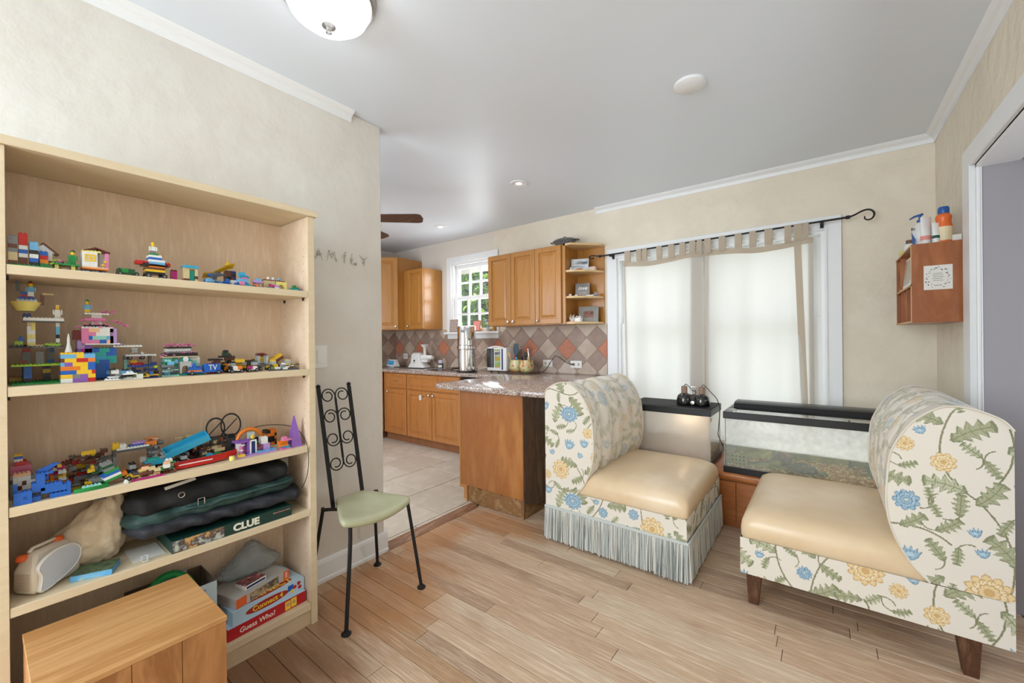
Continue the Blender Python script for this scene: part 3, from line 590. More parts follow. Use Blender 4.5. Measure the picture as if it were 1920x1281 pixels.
def banquette(label, xb, sg, zb, zc, fine_y, u0, v0, group=None):
    """xb: back plane x, sg: direction the seat faces, zb/zc: bottom and top of the covered base"""
    y0, y1 = 2.152, 2.955; W_ = y1-y0; D_ = .838
    t = thing('banquette_seat', label, 'chair', (xb + sg*D_/2, (y0+y1)/2, 0), 'floral banquette seats facing each other')
    X = lambda d: xb + sg*d
    xa, xf = X(0), X(D_-.008)
    obj('base_frame', box(min(xa, xf)+.006, max(xa, xf)-.006, y0+.008, y1-.008, zb+.004, zc-.004), m_cream_cloth, t)
    cv = flat_cloth('base_cover', (X(0), y0, zb), (sg*(D_-.006), 0, 0), (0, 0, zc-zb), 420, 76, t, u0, v0)
    flat_cloth('base_cover', (X(D_-.006), y0, zb), (0, W_, 0), (0, 0, zc-zb), 300, 56, t, u0+.3, v0+.1)
    flat_cloth('base_cover', (X(0), y1, zb), (sg*(D_-.006), 0, 0), (0, 0, zc-zb), 150, 26, t, u0+.1, v0+.4)
    flat_cloth('base_cover', (X(0), y0, zb), (0, W_, 0), (0, 0, zc-zb), 150, 26, t, u0, v0)
    # seat cushion: crowned, soft edges
    xa, xf = X(.20), X(D_ - .004); a, b_ = min(xa, xf), max(xa, xf); L = []
    for ins, z, r_ in ((.012, zc+.001, .02), (.002, zc+.02, .03), (0, zc+.055, .035), (.003, zc+.085, .045), (.014, zc+.112, .06), (.035, zc+.130, .07), (.075, zc+.144, .09), (.13, zc+.153, .10), (.19, zc+.159, .10), (.25, zc+.162, .05)):
        L.append(rrect(a+ins, b_-ins, y0+ins+.004, y1-ins-.004, z - .02, r_, 7))
    obj('seat_cushion', MB().loft(L), m_leather, t, smooth=80)
    # back: five vertical channels
    n_s = 150; pr = catmull(PROF, n_s); tg = np.gradient(pr, axis=0); nn = np.stack([-tg[:, 1], tg[:, 0]], 1); nn /= np.linalg.norm(nn, axis=1, keepdims=True)
    nn *= np.sign((nn * (pr - np.array([.08, .6]))).sum(1, keepdims=True)); arc = np.r_[0, np.cumsum(np.hypot(*np.diff(pr, axis=0).T))]
    cw = W_/5
    fade = np.clip(np.minimum(arc/.06, 1), 0, 1)
    for k in range(5):
        nt = 40; tt = np.linspace(-1, 1, nt); ya = y0 + k*cw
        bul = 1 - np.sqrt(np.clip(1-(np.abs(tt)*.985)**2.4, 0, 1))
        if k == 0: bul = np.where(tt < 0, .10*np.clip(-tt-.75, 0, 1)*2, bul)
        if k == 4: bul = np.where(tt > 0, .10*np.clip(tt-.75, 0, 1)*2, bul)
        off = -.046*bul[None, :]*fade[:, None]
        d = pr[:, 0:1] + nn[:, 0:1]*off; z = pr[:, 1:2] + nn[:, 1:2]*off
        P = np.stack([xb + sg*d, np.broadcast_to(ya + (tt+1)/2*cw, d.shape), z], -1)
        cloth_grid('back_channel', P, np.broadcast_to(u0 + .37 + k*cw + (tt+1)/2*cw, d.shape), np.broadcast_to(v0 - arc[:, None] + .2, d.shape), t, fade=.5)
    for yy, nr, ns in ((y0, 190, 330), (y1, 40, 80)):
        pr2 = catmull(PROF, ns); zz = np.linspace(.90, zc+.0, ns); s_ = np.linspace(0, 1, nr)
        d = pr2[:, 0:1]*s_[None, :]; z = zz[:, None]*(1-s_[None, :]) + pr2[:, 1:2]*s_[None, :]
        P = np.stack([xb + sg*d, np.full_like(d, yy + (.0005 if yy == y0 else -.0005)), z], -1); cloth_grid('side_panel', P, u0 + .02 + d, v0 + .12 + z, t)
        mb = MB().tube([(xb + sg*p[0], yy, p[1]) for p in catmull(PROF, 60)], .004, 6); obj('piping', mb, m_cream_cloth, t, smooth=60)
    z0 = zc; flat_cloth('back_panel', (X(.0), y0, zc), (0, W_, 0), (0, 0, .90-zc), 120, 90, t, u0, v0+.3)
    return t
b1 = banquette('floral banquette with long fringe skirt, its back against the peninsula', -1.388, 1, .205, .325, True, .31, .05)
b2 = banquette('floral banquette on bare tapered wooden legs, backed to the passage wall', .512, -1, .148, .312, True, .05, .47)
for d, y_ in ((.10, 2.25), (.10, 2.86), (.72, 2.25), (.72, 2.86)):
    obj('leg', box(-1.388+d-.03, -1.388+d+.03, y_-.03, y_+.03, 0, .21), m_walnut, b1)
for d, ya in ((.785, 2.20), (.785, 2.90), (.10, 2.195), (.10, 2.90)):
    x = .512-d; k = 1 if d > .5 else -1
    obj('leg', MB().loft([rect(x-.02, x+.02, ya-.02, ya+.02, 0), rect(x-.032+.006*k, x+.032+.006*k, ya-.03, ya+.03, .149)]), m_walnut, b2, bevel=.002)
# fringe
m_fr = [mat('fringe_blue_grey', (198, 202, 198), rough=.95), mat('fringe_cream', (228, 222, 212), rough=.95), mat('fringe_green_grey', (158, 164, 160), rough=.95)]
mb = MB(); r = random.Random(9)
def strands(p0, p1, n_, nrm):
    p0, p1 = Vector(p0), Vector(p1)
    for i in range(n_):
        p = p0.lerp(p1, (i + r.uniform(.2, .8))/n_); q = p + Vector(nrm)*r.uniform(.0, .010) + (p1-p0).normalized()*r.uniform(-.006, .006)
        zb = r.uniform(.008, .022); mb.cur = r.choice((0, 0, 1, 1, 2))
        mid = p.lerp(q, .5) + (p1-p0).normalized()*r.uniform(-.003, .003)
        mb.tube([(p.x, p.y, .208), (mid.x, mid.y, .12), (q.x, q.y, zb)], [.0022, .0024, .0027], 4)
strands((-1.390, 2.144, 0), (-.550, 2.144, 0), 215, (0, -1, 0)); strands((-.546, 2.148, 0), (-.546, 2.955, 0), 205, (1, 0, 0)); strands((-1.386, 2.150, 0), (-.554, 2.150, 0), 190, (0, 0, 0)); strands((-.552, 2.152, 0), (-.552, 2.955, 0), 170, (0, 0, 0))
fr = obj('fringe', mb, m_fr, b1, smooth=60, kind='stuff')
obj('fringe_braid', MB().box(-1.390, -.544, 2.140, 2.150, .200, .216, ch=.003).box(-.552, -.542, 2.150, 2.957, .200, .216, ch=.003), m_fr[0], b1)

# ================================================================== WROUGHT IRON CHAIR
ch = thing('dining_chair', 'wrought iron chair with scrolled back and sage green vinyl seat', 'chair', (-1.78, 1.14, 0))
m_sage = mat('sage_vinyl', (186, 184, 150), rough=.42, var=[(178, 176, 142), (192, 190, 158)], scale=4, coat=.1)
out = []
ctrl = [(-1.915, 1.075), (-1.925, 1.14), (-1.91, 1.21), (-1.86, 1.235), (-1.72, 1.265), (-1.635, 1.290), (-1.605, 1.262), (-1.585, 1.12), (-1.60, .965), (-1.63, .935), (-1.72, .975), (-1.86, 1.045)]
cc = catmull(ctrl + ctrl[:3], 70)
import bisect
N_ = len(ctrl); cl = []
for k in range(60):
    t = k/60*N_; i = int(t); f = t-i; p0, p1, p2, p3 = [np.array(ctrl[(i+q) % N_]) for q in (-1, 0, 1, 2)]
    cl.append(.5*((2*p1)+(-p0+p2)*f+(2*p0-5*p1+4*p2-p3)*f*f+(-p0+3*p1-3*p2+p3)*f**3))
cen = np.mean(cl, 0)
def seatz(p): return .455 + .018*((p[1]-1.13)/.18)**2 + .012*max(0, (p[0]+1.70)/.12)*0 - .012*max(0, (p[0]+1.66)/.08) + .008
L = []
for s_, dz in ((.90, -.030), (.97, -.026), (1.0, -.018), (1.0, -.008), (.975, 0), (.90, .003), (.7, .001), (.45, -.002), (.2, -.004)):
    L.append([(cen[0]+(p[0]-cen[0])*s_, cen[1]+(p[1]-cen[1])*s_, seatz(cen+(p-cen)*s_) + dz) for p in cl])
obj('seat', MB().loft(L), m_sage, ch, smooth=60)
def leg(a, b_, c_, foot):
    o = obj('leg', MB().tube(catmull([a, b_, c_, foot], 14).tolist(), .0085, 8), m_blackmetal, ch, smooth=60)
    obj('foot_pad', MB().lathe([(.020, 0), (.021, .006), (.012, .011), (.010, .018)], (foot[0], foot[1], 0), 14), m_blackmetal, o, smooth=40)
for fx, fy, sx_, sy_ in ((-1.612, .943, .03, .03), (-1.615, 1.350, .03, -.03), (-1.975, 1.345, -.02, -.05), (-1.975, .965, -.02, .05)):
    ax = -1.69 if fx > -1.8 else -1.85; ay = 1.13 + (.07 if fy > 1.1 else -.07); tx = fx + (-.035 if fx > -1.8 else .045); ty = fy + (-.045 if fy > 1.1 else .045)
    leg((ax, ay, .432), (tx - (.02 if fx > -1.8 else -.02), ty, .430), (tx, ty, .395), (fx, fy, .01))
def bp(s_, h):      # point in the leaning plane of the chair back: s_ across 0..1, h height
    f = (h-.44)/.575; return Vector((-1.905 - .075*f, 1.052 + .162*s_ - .028*f + .012*s_*0, h))
for s_ in (0, 1):
    o = obj('back_post', MB().loft([[bp(s_, h) + Vector((dx, dy, 0)) for dx, dy in ((-.004, -.009), (.004, -.009), (.004, .009), (-.004, .009))] for h in (.43, 1.005)]), m_blackmetal, ch)
    obj('finial', MB().ball(bp(s_, 1.014), .011, 8), m_blackmetal, o, smooth=180)
def scroll(s_c, side, h_mid, up):   # C/S shaped scroll rising from the centre stem out to a post, curling inwards
    pts = []; w = .5
    R0 = .037
    for k in range(26):
        a = k/25*1.62*2*PI*.82; R_ = R0*(1-.55*k/25)
        pts.append((a, R_))
    cx = .5 + side*.235; cz = h_mid; out = []
    for a, R_ in pts:
        ang = PI - a if side > 0 else a
        out.append(bp(cx + R_/.162*math.cos(ang)*1.0, cz + up*R_*math.sin(ang)))
    stem = [bp(.5 + side*.012, cz - up*.075), bp(.5 + side*.012, cz - up*.03)]
    return stem + out
for h_, up in ((.965, 1), (.862, 1), (.752, -1), (.632, -1)):
    for side in (-1, 1):
        obj('scroll', MB().tube(scroll(.5, side, h_, up), .0032, 5), m_blackmetal, ch, smooth=60)
obj('centre_stem', MB().loft([[bp(.5, h) + Vector((dx, dy, 0)) for dx, dy in ((-.0025, -.005), (.0025, -.005), (.0025, .005), (-.0025, .005))] for h in (.655, .95)]), m_blackmetal, ch)

# ================================================================== CURTAINS AND ROD
def cloth_mat(name, col, tr):
    m = bpy.data.materials.new(name); m.use_nodes = True; n = m.node_tree.nodes; l = m.node_tree.links; n.remove(n['Principled BSDF'])
    d = n.new('ShaderNodeBsdfDiffuse'); t = n.new('ShaderNodeBsdfTranslucent'); mx = n.new('ShaderNodeMixShader'); mx.inputs[0].default_value = tr
    tc = n.new('ShaderNodeTexCoord'); nz = n.new('ShaderNodeTexNoise'); nz.inputs['Scale'].default_value = 260; l.new(tc.outputs['Object'], nz.inputs['Vector'])
    cr = n.new('ShaderNodeValToRGB'); c = lin(col); cr.color_ramp.elements[0].color = tuple(v*.90 for v in c[:3]) + (1,); cr.color_ramp.elements[1].color = c
    l.new(nz.outputs[0], cr.inputs[0]); l.new(cr.outputs[0], d.inputs[0]); l.new(cr.outputs[0], t.inputs[0])
    l.new(d.outputs[0], mx.inputs[1]); l.new(t.outputs[0], mx.inputs[2]); l.new(mx.outputs[0], n['Material Output'].inputs[0]); return m
m_curt = cloth_mat('linen_curtain', (238, 234, 228), .5); m_hem = cloth_mat('linen_curtain_hem', (206, 190, 170), .22)
rod = thing('curtain_rod', 'black iron curtain rod with scrolled ends above the dining window', 'curtain rod', (-.75, 3.54, 2.02))
RZ = lambda x: 2.012 + (x + 1.6) * .0125
obj('pole', MB().tube([(-1.66, 3.54, RZ(-1.66)), (.13, 3.54, RZ(.13))], .007, 8), m_blackmetal, rod, smooth=60)
fin = [(.128, 2.032), (.164, 2.044), (.196, 2.060), (.226, 2.066), (.25, 2.055), (.260, 2.032), (.252, 2.008), (.232, 1.998), (.214, 2.008), (.213, 2.024)]
pts = catmull([(x, 3.54, z) for x, z in fin], 40).tolist()
obj('scroll_finial', MB().tube(pts, [.006]*20 + [.006 - .0001*k for k in range(20)], 7), m_blackmetal, rod, smooth=60)
pts = catmull([(-1.66 - (x-.128)*.8, 3.54 - (z-2.03)*.5, 2.012 + (z-2.03)*.3) for x, z in fin], 40).tolist()
obj('scroll_finial', MB().tube(pts, .0055, 7), m_blackmetal, rod, smooth=60)
for x in (-1.66, .128): obj('collar', MB().lathe([(.008, -.012), (.012, -.010), (.012, .010), (.008, .012)], (x, 3.54, RZ(x)), 10, axis='x'), m_blackmetal, rod)
for x in (-1.56, -.012): obj('bracket', MB().box(x-.009, x+.009, 3.545, 3.62, RZ(x)-.012, RZ(x)+.0).box(x-.010, x+.010, 3.610, 3.6195, RZ(x)-.03, RZ(x)+.022).box(x-.006, x+.006, 3.527, 3.553, RZ(x)-.016, RZ(x)-.008), m_blackmetal, rod)
def curtain(label, x0, x1, seed, tabs, folds, strips):
    r = random.Random(seed); t = thing('curtain', label, 'curtain', ((x0+x1)/2, 3.54, 2.0), 'tab top curtains on the dining window')
    nu, nv = 150, 60; ph = [(r.uniform(10, 30), r.uniform(0, 6), r.uniform(.2, 1)) for _ in range(6)]
    def Y(u, v):
        a = .009 + .020*v**.6; x = x0 + (x1-x0)*u
        return 3.556 + a*sum(w*math.sin(f*x + p + .8*v*math.sin(p)) for f, p, w in ph)*.62 + .0
    def grid(ua, ub, va, vb, n_, m_, dy, sk=0):
        vs = [(x0 + (x1-x0)*(ua+(ub-ua)*i/n_) + sk*(va+(vb-va)*j/m_), Y(ua+(ub-ua)*i/n_, va+(vb-va)*j/m_) + dy, (1.925 + .012*math.sin(9*(x0+(x1-x0)*(ua+(ub-ua)*i/n_))+seed)) - 1.50*(va+(vb-va)*j/m_)) for j in range(m_+1) for i in range(n_+1)]
        return vs, [(j*(n_+1)+i, j*(n_+1)+i+1, (j+1)*(n_+1)+i+1, (j+1)*(n_+1)+i) for j in range(m_) for i in range(n_)]
    obj('panel_cloth', MB().add(*grid(0, 1, 0, 1, nu, nv, 0)), m_curt, t, smooth=180)
    obj('top_hem', MB().add(*grid(0, 1, -.0, .028, nu, 2, -.004)), m_hem, t, smooth=180)
    for ua, ub, dy, sk in strips: obj('folded_edge', MB().add(*grid(ua, ub, 0, 1, 8, nv, dy, sk)), m_hem, t, smooth=180)
    for a, b in tabs:
        z = RZ((a+b)/2); zt = 1.915; lp = []
        path = [(3.545, zt), (3.530, zt+.03), (3.531, z-.01), (3.5325, z+.005), (3.54, z+.0095), (3.5475, z+.005), (3.549, z-.01), (3.550, zt+.03), (3.551, zt)]
        mb = MB(); mb.loft([[(a + r.uniform(-.001, .001), y, zz) for y, zz in path], [(b + r.uniform(-.001, .001), y, zz) for y, zz in path]], cap0=False, cap1=False, closed=False); obj('tab', mb, m_hem, t, smooth=50)
    return t
curtain('sheer linen tab top curtain panel covering the window half nearer the kitchen', -1.440, -.774, 3, ((-1.420, -1.368), (-1.312, -1.268), (-1.262, -1.220), (-1.138, -1.092), (-1.040, -.992), (-.950, -.904), (-.872, -.826), (-.815, -.777)), 10,
        ((0, .035, .006, .03), (.865, 1.0, .008, -.02)))
curtain('sheer linen tab top curtain panel covering the window half nearer the right wall', -.762, -.060, 8, ((-.758, -.712), (-.655, -.608), (-.543, -.497), (-.447, -.402), (-.348, -.298), (-.226, -.185), (-.170, -.122), (-.120, -.085)), 10,
        ((0, .05, .006, -.02), (.84, .90, -.008, .045), (.955, 1.0, .006, .0)))

# ================================================================== AQUARIUMS ON THEIR STAND
m_stand = mat('orange_wood_stand', (186, 116, 62), rough=.35, var=[(170, 100, 50), (196, 128, 74)], scale=3, stretch=(1, 1, 5), coat=.3)
st = thing('aquarium_stand', 'low orange wood stand carrying both glass tanks under the window', 'cabinet', (-.33, 3.22, 0))
obj('body', box(-1.215, .535, 3.005, 3.46, .0, .30), m_stand, st)
obj('top_board', MB().loft([[(x, 2.982, .312), (x, 2.978, .325), (x, 2.982, .345), (x, 2.995, .353), (x, 3.475, .353), (x, 3.475, .30), (x, 2.995, .30)] for x in (-1.225, .540)]), m_stand, st, smooth=40)
xs = [-1.21, -.90, -.60, -.465, -.14, .19, .53]
for i in range(6): obj('door', box(xs[i]+.003, xs[i+1]-.003, 2.992, 3.005, .03, .296, ch=.002), m_stand, st)
def fog_mat(name, col, lo, hi, scale):
    m = bpy.data.materials.new(name); m.use_nodes = True; n = m.node_tree.nodes; l = m.node_tree.links; n.remove(n['Principled BSDF'])
    d = n.new('ShaderNodeBsdfDiffuse'); t = n.new('ShaderNodeBsdfTranslucent'); a = n.new('ShaderNodeAddShader'); tr = n.new('ShaderNodeBsdfTransparent'); mx = n.new('ShaderNodeMixShader')
    c = lin(col); d.inputs[0].default_value = tuple(v*.45 for v in c[:3]) + (1,); t.inputs[0].default_value = tuple(v*.55 for v in c[:3]) + (1,)
    tc = n.new('ShaderNodeTexCoord'); nz = n.new('ShaderNodeTexNoise'); nz.inputs['Scale'].default_value = scale; nz.inputs['Detail'].default_value = 8; l.new(tc.outputs['Object'], nz.inputs['Vector'])
    mr = n.new('ShaderNodeMapRange'); mr.inputs[1].default_value = .3; mr.inputs[2].default_value = .7; mr.inputs[3].default_value = lo; mr.inputs[4].default_value = hi; l.new(nz.outputs[0], mr.inputs[0]); l.new(mr.outputs[0], mx.inputs[0])
    l.new(d.outputs[0], a.inputs[0]); l.new(t.outputs[0], a.inputs[1]); l.new(tr.outputs[0], mx.inputs[1]); l.new(a.outputs[0], mx.inputs[2]); l.new(mx.outputs[0], n['Material Output'].inputs[0]); return m
m_fog = fog_mat('fogged_glass', (246, 240, 230), .42, .62, 3); m_fog2 = fog_mat('fogged_glass_light', (246, 246, 246), .04, .20, 6)
m_pane = mat('tank_glass', (230, 240, 236), rough=.02, alpha=.14, spec=.8)
def tank(label, x0, x1, y0, y1, z0, z1, front, side):
    t = thing('aquarium', label, 'aquarium', ((x0+x1)/2, (y0+y1)/2, z0))
    for za, zb in ((z0, z0+.042), (z1-.045, z1)):
        fr = MB(); fr.box(x0, x1, y0, y0+.012, za, zb).box(x0, x1, y1-.012, y1, za, zb).box(x0, x0+.012, y0+.012, y1-.012, za, zb).box(x1-.012, x1, y0+.012, y1-.012, za, zb); obj('rim', fr, m_black, t, bevel=.002)
    g = .006; e = .004; za, zb = z0+.03, z1-.03
    obj('front_pane', box(x0+e, x1-e, y0+e, y0+e+g, za, zb), front, t); obj('rear_pane', box(x0+e, x1-e, y1-e-g, y1-e, za, zb), m_fog2, t)
    obj('side_pane', box(x0+e, x0+e+g, y0+e+g, y1-e-g, za, zb), side, t); obj('side_pane', box(x1-e-g, x1-e, y0+e+g, y1-e-g, za, zb), side, t)
    obj('bottom_pane', box(x0+e, x1-e, y0+e, y1-e, z0+.006, z0+.014), m_pane, t)
    s = MB()
    for x, y in ((x0+e+g, y0+e+g), (x1-e-g-.003, y0+e+g), (x0+e+g, y1-e-g-.003), (x1-e-g-.003, y1-e-g-.003)): s.box(x, x+.003, y, y+.003, za, zb)
    obj('silicone_seam', s, m_black2, t)
    return t
def pebbles(name, x0, x1, y0, y1, z0, z1, n_, mats, parent, seed=1, sz=(.004, .008)):
    r = random.Random(seed); mb = MB()
    for k in range(n_):
        x, y = r.uniform(x0, x1), r.uniform(y0, y1); z = r.uniform(z0, z1); a = r.uniform(*sz); R = Matrix.Translation((x, y, z)) @ Matrix.Rotation(r.uniform(0, 6), 4, 'Z') @ Matrix.Rotation(r.uniform(-.6, .6), 4, 'X')
        mb.cur = r.randrange(len(mats)); vs = [R @ Vector(p) for p in ((a, 0, 0), (0, a*.8, 0), (-a, 0, 0), (0, -a*.8, 0), (0, 0, a*.55), (0, 0, -a*.55))]
        mb.add(vs, [(0, 1, 4), (1, 2, 4), (2, 3, 4), (3, 0, 4), (1, 0, 5), (2, 1, 5), (3, 2, 5), (0, 3, 5)])
    return obj(name, mb, mats, parent, kind='stuff')
m_grv = [mat('gravel_tan', (206, 168, 98), rough=.6), mat('gravel_amber', (170, 122, 60), rough=.6), mat('gravel_cream', (226, 204, 150), rough=.6)]
# the smaller dry tank
t1 = tank('fogged dry reptile tank with flat mesh top, nearer the peninsula', -1.205, -.620, 3.030, 3.390, .353, .745, m_fog, m_pane)
obj('mesh_lid', box(-1.200, -.625, 3.036, 3.384, .746, .751), mat('black_screen', (48, 46, 46), rough=.7, var=[(30, 30, 30)], scale=300), t1)
obj('substrate', MB().loft([[(-1.19, 3.045, .367), (-.635, 3.045, .367), (-.635, 3.375, .367), (-1.19, 3.375, .367)], [(-1.19, 3.045, .43), (-.635, 3.045, .40), (-.635, 3.375, .44), (-1.19, 3.375, .47)]]), mat('bark_substrate', (150, 108, 66), rough=.95, var=[(96, 64, 40), (184, 142, 92)], scale=60, bump=.6), t1)
m_drift = mat('driftwood', (128, 92, 62), rough=.85, var=[(90, 62, 42), (158, 122, 86)], scale=18, bump=.4)
obj('branch', MB().tube(catmull([(-1.12, 3.25, .46), (-.95, 3.18, .52), (-.80, 3.22, .50), (-.70, 3.15, .58), (-.66, 3.2, .66)], 18).tolist(), .016, 7), m_drift, t1, smooth=60)
obj('branch', MB().tube(catmull([(-.72, 3.30, .43), (-.68, 3.22, .50), (-.70, 3.10, .45)], 12).tolist(), .018, 7), m_drift, t1, smooth=60)
# the long turtle tank
t2 = tank('long half filled turtle tank with gravel bottom and black light hood', -.540, .532, 2.998, 3.440, .353, .752, m_pane, m_pane)
m_mist = fog_mat('droplet_fog', (244, 244, 246), .30, .46, 40)
obj('condensation', box(-.528, .520, 3.0085, 3.010, .540, .708), m_mist, t2, kind='stuff')
m_water = mat('tank_water', (196, 190, 104), rough=.05, alpha=.07, spec=.6)
obj('water', box(-.529, .521, 3.012, 3.428, .369, .532), m_water, t2, kind='stuff')
obj('water_surface', box(-.529, .521, 3.012, 3.428, .5325, .5345), mat('water_top', (206, 210, 206), rough=.08, alpha=.4), t2)
pebbles('gravel', -.52, .51, 3.02, 3.42, .372, .405, 3200, m_grv, t2, 4, (.006, .011))
obj('algae_film', box(-.527, .519, 3.426, 3.4285, .38, .530), mat('algae_olive', (158, 150, 78), rough=.6, var=[(120, 116, 56), (176, 168, 92)], scale=7), t2)
obj('gravel_bed', MB().loft([rect(-.527, .519, 3.012, 3.428, .368), rect(-.527, .519, 3.012, 3.428, .392)]), m_grv[1], t2)
m_olive = mat('olive_resin', (152, 146, 70), rough=.6, var=[(120, 112, 52), (172, 168, 92)], scale=14)
for nm, cx, cy, cz, L_, w, rz_, ry_ in (('ramp', -.40, 3.12, .455, .26, .10, .1, -.22), ('ramp', -.33, 3.10, .415, .22, .08, -.1, -.28), ('ramp', -.25, 3.14, .40, .16, .07, .0, -.15)):
    R = Matrix.Translation((cx, cy, cz)) @ Matrix.Rotation(rz_, 4, 'Z') @ Matrix.Rotation(ry_, 4, 'Y')
    o = obj(nm, MB().box(-L_/2, L_/2, -w/2, w/2, -.012, .012, R, ch=0), m_olive, t2, bevel=.003)
dots = MB()
for i in range(4):
    for j in range(3): dots.lathe([(0, 0), (.006, 0), (.006, .003), (0, .003)], (-.495 + i*.022, 3.058, .405 + j*.024), 8, axis='y')
obj('cave_wall', box(-.52, -.41, 3.062, 3.075, .375, .47), m_olive, t2); obj('cave_hole', dots, m_black2, t2)
obj('basking_log', MB().tube([(-.26, 3.2, .40), (-.22, 3.16, .45), (-.20, 3.12, .50)], [.045, .05, .035], 10), m_drift, t2, smooth=60)
m_filt = mat('green_filter_box', (92, 118, 92), rough=.5); obj('filter_box', box(.20, .31, 3.22, 3.34, .39, .70, ch=.006), m_filt, t2)
obj('filter_tube', MB().tube([(.12, 3.40, .70), (.12, 3.40, .40)], .006, 6), m_black, t2)
obj('orange_ball', MB().ball((.235, 3.10, .405), .022, 8), mat('orange_ball', (214, 146, 54), rough=.5), t2, smooth=180)
obj('back_sheet', box(-.45, -.26, 3.418, 3.424, .56, .70), mat('paper_sheet', (226, 228, 232), rough=.8), t2)
obj('glass_lid', box(-.53, .522, 3.010, 3.43, .753, .758), m_pane, t2)
hd = obj('light_hood', MB().loft([[(x, 3.085, .759), (x, 3.08, .775), (x, 3.095, .800), (x, 3.12, .808), (x, 3.24, .808), (x, 3.27, .79), (x, 3.275, .759)] for x in (-.488, .525)]), m_black, t2, smooth=35)
for x in (-.515, .30): obj('wire_clip', MB().tube([(x, 3.03, .760), (x+.045, 3.03, .763), (x+.045, 3.06, .765), (x, 3.06, .762)], .002, 5), m_chrome, hd)
light('hood_tube_light', 'AREA', (0, 3.18, .752), 2.2, (1, .95, .82), .95, .08, (0, 0, 0)); light('heat_lamp_bulb', 'POINT', (-.76, 3.14, .70), .9, (1, .78, .55), .03)
# the turtle
tu = thing('turtle', 'small dark turtle resting on the gravel of the long tank', 'turtle', (-.115, 3.10, .392))
m_shell = mat('turtle_shell', (92, 82, 58), rough=.5, var=[(52, 46, 34), (140, 126, 84)], scale=40, bump=.3); m_tskin = mat('turtle_skin', (74, 84, 52), rough=.6, var=[(120, 122, 66)], scale=70)
body = MB().lathe([(.012, -.012), (.060, -.006), (.068, .004), (.064, .016), (.052, .030), (.034, .040), (.015, .044), (0, .045)], (0, 0, 0), 22, Matrix.Translation((-.115, 3.10, .412)) @ Matrix.Diagonal((1.15, .85, 1, 1)))
tb = obj('body', body, m_shell, tu, smooth=60)
obj('head', MB().loft([[(x, 3.10 + r_*math.cos(a), .408 + r_*math.sin(a)*.85) for a in (k*PI/5 for k in range(10))] for x, r_ in ((-.05, .012), (-.035, .013), (-.022, .017), (-.008, .017), (.004, .010), (.009, .003))]), m_tskin, tu, smooth=80)
for sy in (-1, 1):
    obj('eye', MB().ball((-.006, 3.10 + sy*.013, .414), .003, 6), m_black, tu)
    for dx, k in ((.045, 1), (-.055, -1)): obj('foot', MB().loft([[(-.115+dx+k*q*.02, 3.10 + sy*(.045+q*.022) + .009*math.cos(a), .402 - q*.004 + .008*w*math.sin(a)) for a in (j*PI/3 for j in range(6))] for q, w in ((0, 1), (.6, .9), (1.1, .5))]), m_tskin, tu, smooth=80)
obj('tail', MB().tube([(-.185, 3.10, .402), (-.205, 3.105, .396)], [.006, .002], 6), m_tskin, tu)
# twin dome lamp on the smaller tank
lp = thing('twin_dome_lamp', 'black twin dome heat lamp sitting on the smaller tank lid', 'lamp', (-.75, 3.15, .752))
m_gloss = mat('gloss_black', (16, 16, 18), rough=.08, coat=1); m_sock = mat('ceramic_socket_tan', (150, 124, 104), rough=.6)
for cx in (-.818, -.700):
    d = obj('dome', MB().lathe([(.052, 0), (.054, .004), (.053, .045), (.046, .068), (.033, .082), (.022, .088), (0, .088)], (cx, 3.14, .7525), 24), m_gloss, lp, smooth=50)
    obj('vent_hole', MB().ball((cx+.02, 3.103, .832), .003, 5).ball((cx-.006, 3.10, .832), .003, 5), m_chrome, d)
    obj('socket', MB().lathe([(.021, 0), (.021, .045), (.016, .050), (0, .050)], (cx, 3.14, .8405), 18), m_sock, lp, smooth=40)
    obj('cord', MB().tube(catmull([(cx, 3.14, .890), (cx+.012, 3.15, .902), (cx+.05, 3.19, .85), (cx+.08 if cx > -.75 else cx+.055, 3.23, .80 if cx > -.75 else .85), (cx+.09 if cx > -.75 else cx+.055, 3.25, .754)], 20).tolist(), .0028, 5), m_black, lp, smooth=60)
obj('switch_box', box(-.782, -.736, 3.12, 3.18, .7525, .835, ch=.004), m_gloss, lp)
dl = obj('dial', MB().lathe([(0, 0), (.014, 0), (.016, .004), (.013, .009), (0, .010)], (0, 0, 0), 20, Matrix.Translation((-.757, 3.119, .775)) @ Matrix.Rotation(PI/2, 4, 'X')), m_chrome, lp, smooth=40)
obj('wire_bracket', MB().tube([(-.775, 3.16, .835), (-.775, 3.16, .885), (-.735, 3.16, .885), (-.735, 3.16, .835)], .0015, 5), m_chrome, lp)
cb = tag(obj('power_cable', MB().tube(catmull([(-.61, 3.27, .752), (-.600, 3.22, .70), (-.590, 3.12, .60), (-.578, 3.06, .57), (-.570, 3.3, .40), (-.570, 3.45, .354)], 30).tolist(), .003, 5), m_black, smooth=60), 'thin black power cable hanging in the gap between the two tanks', 'cable')

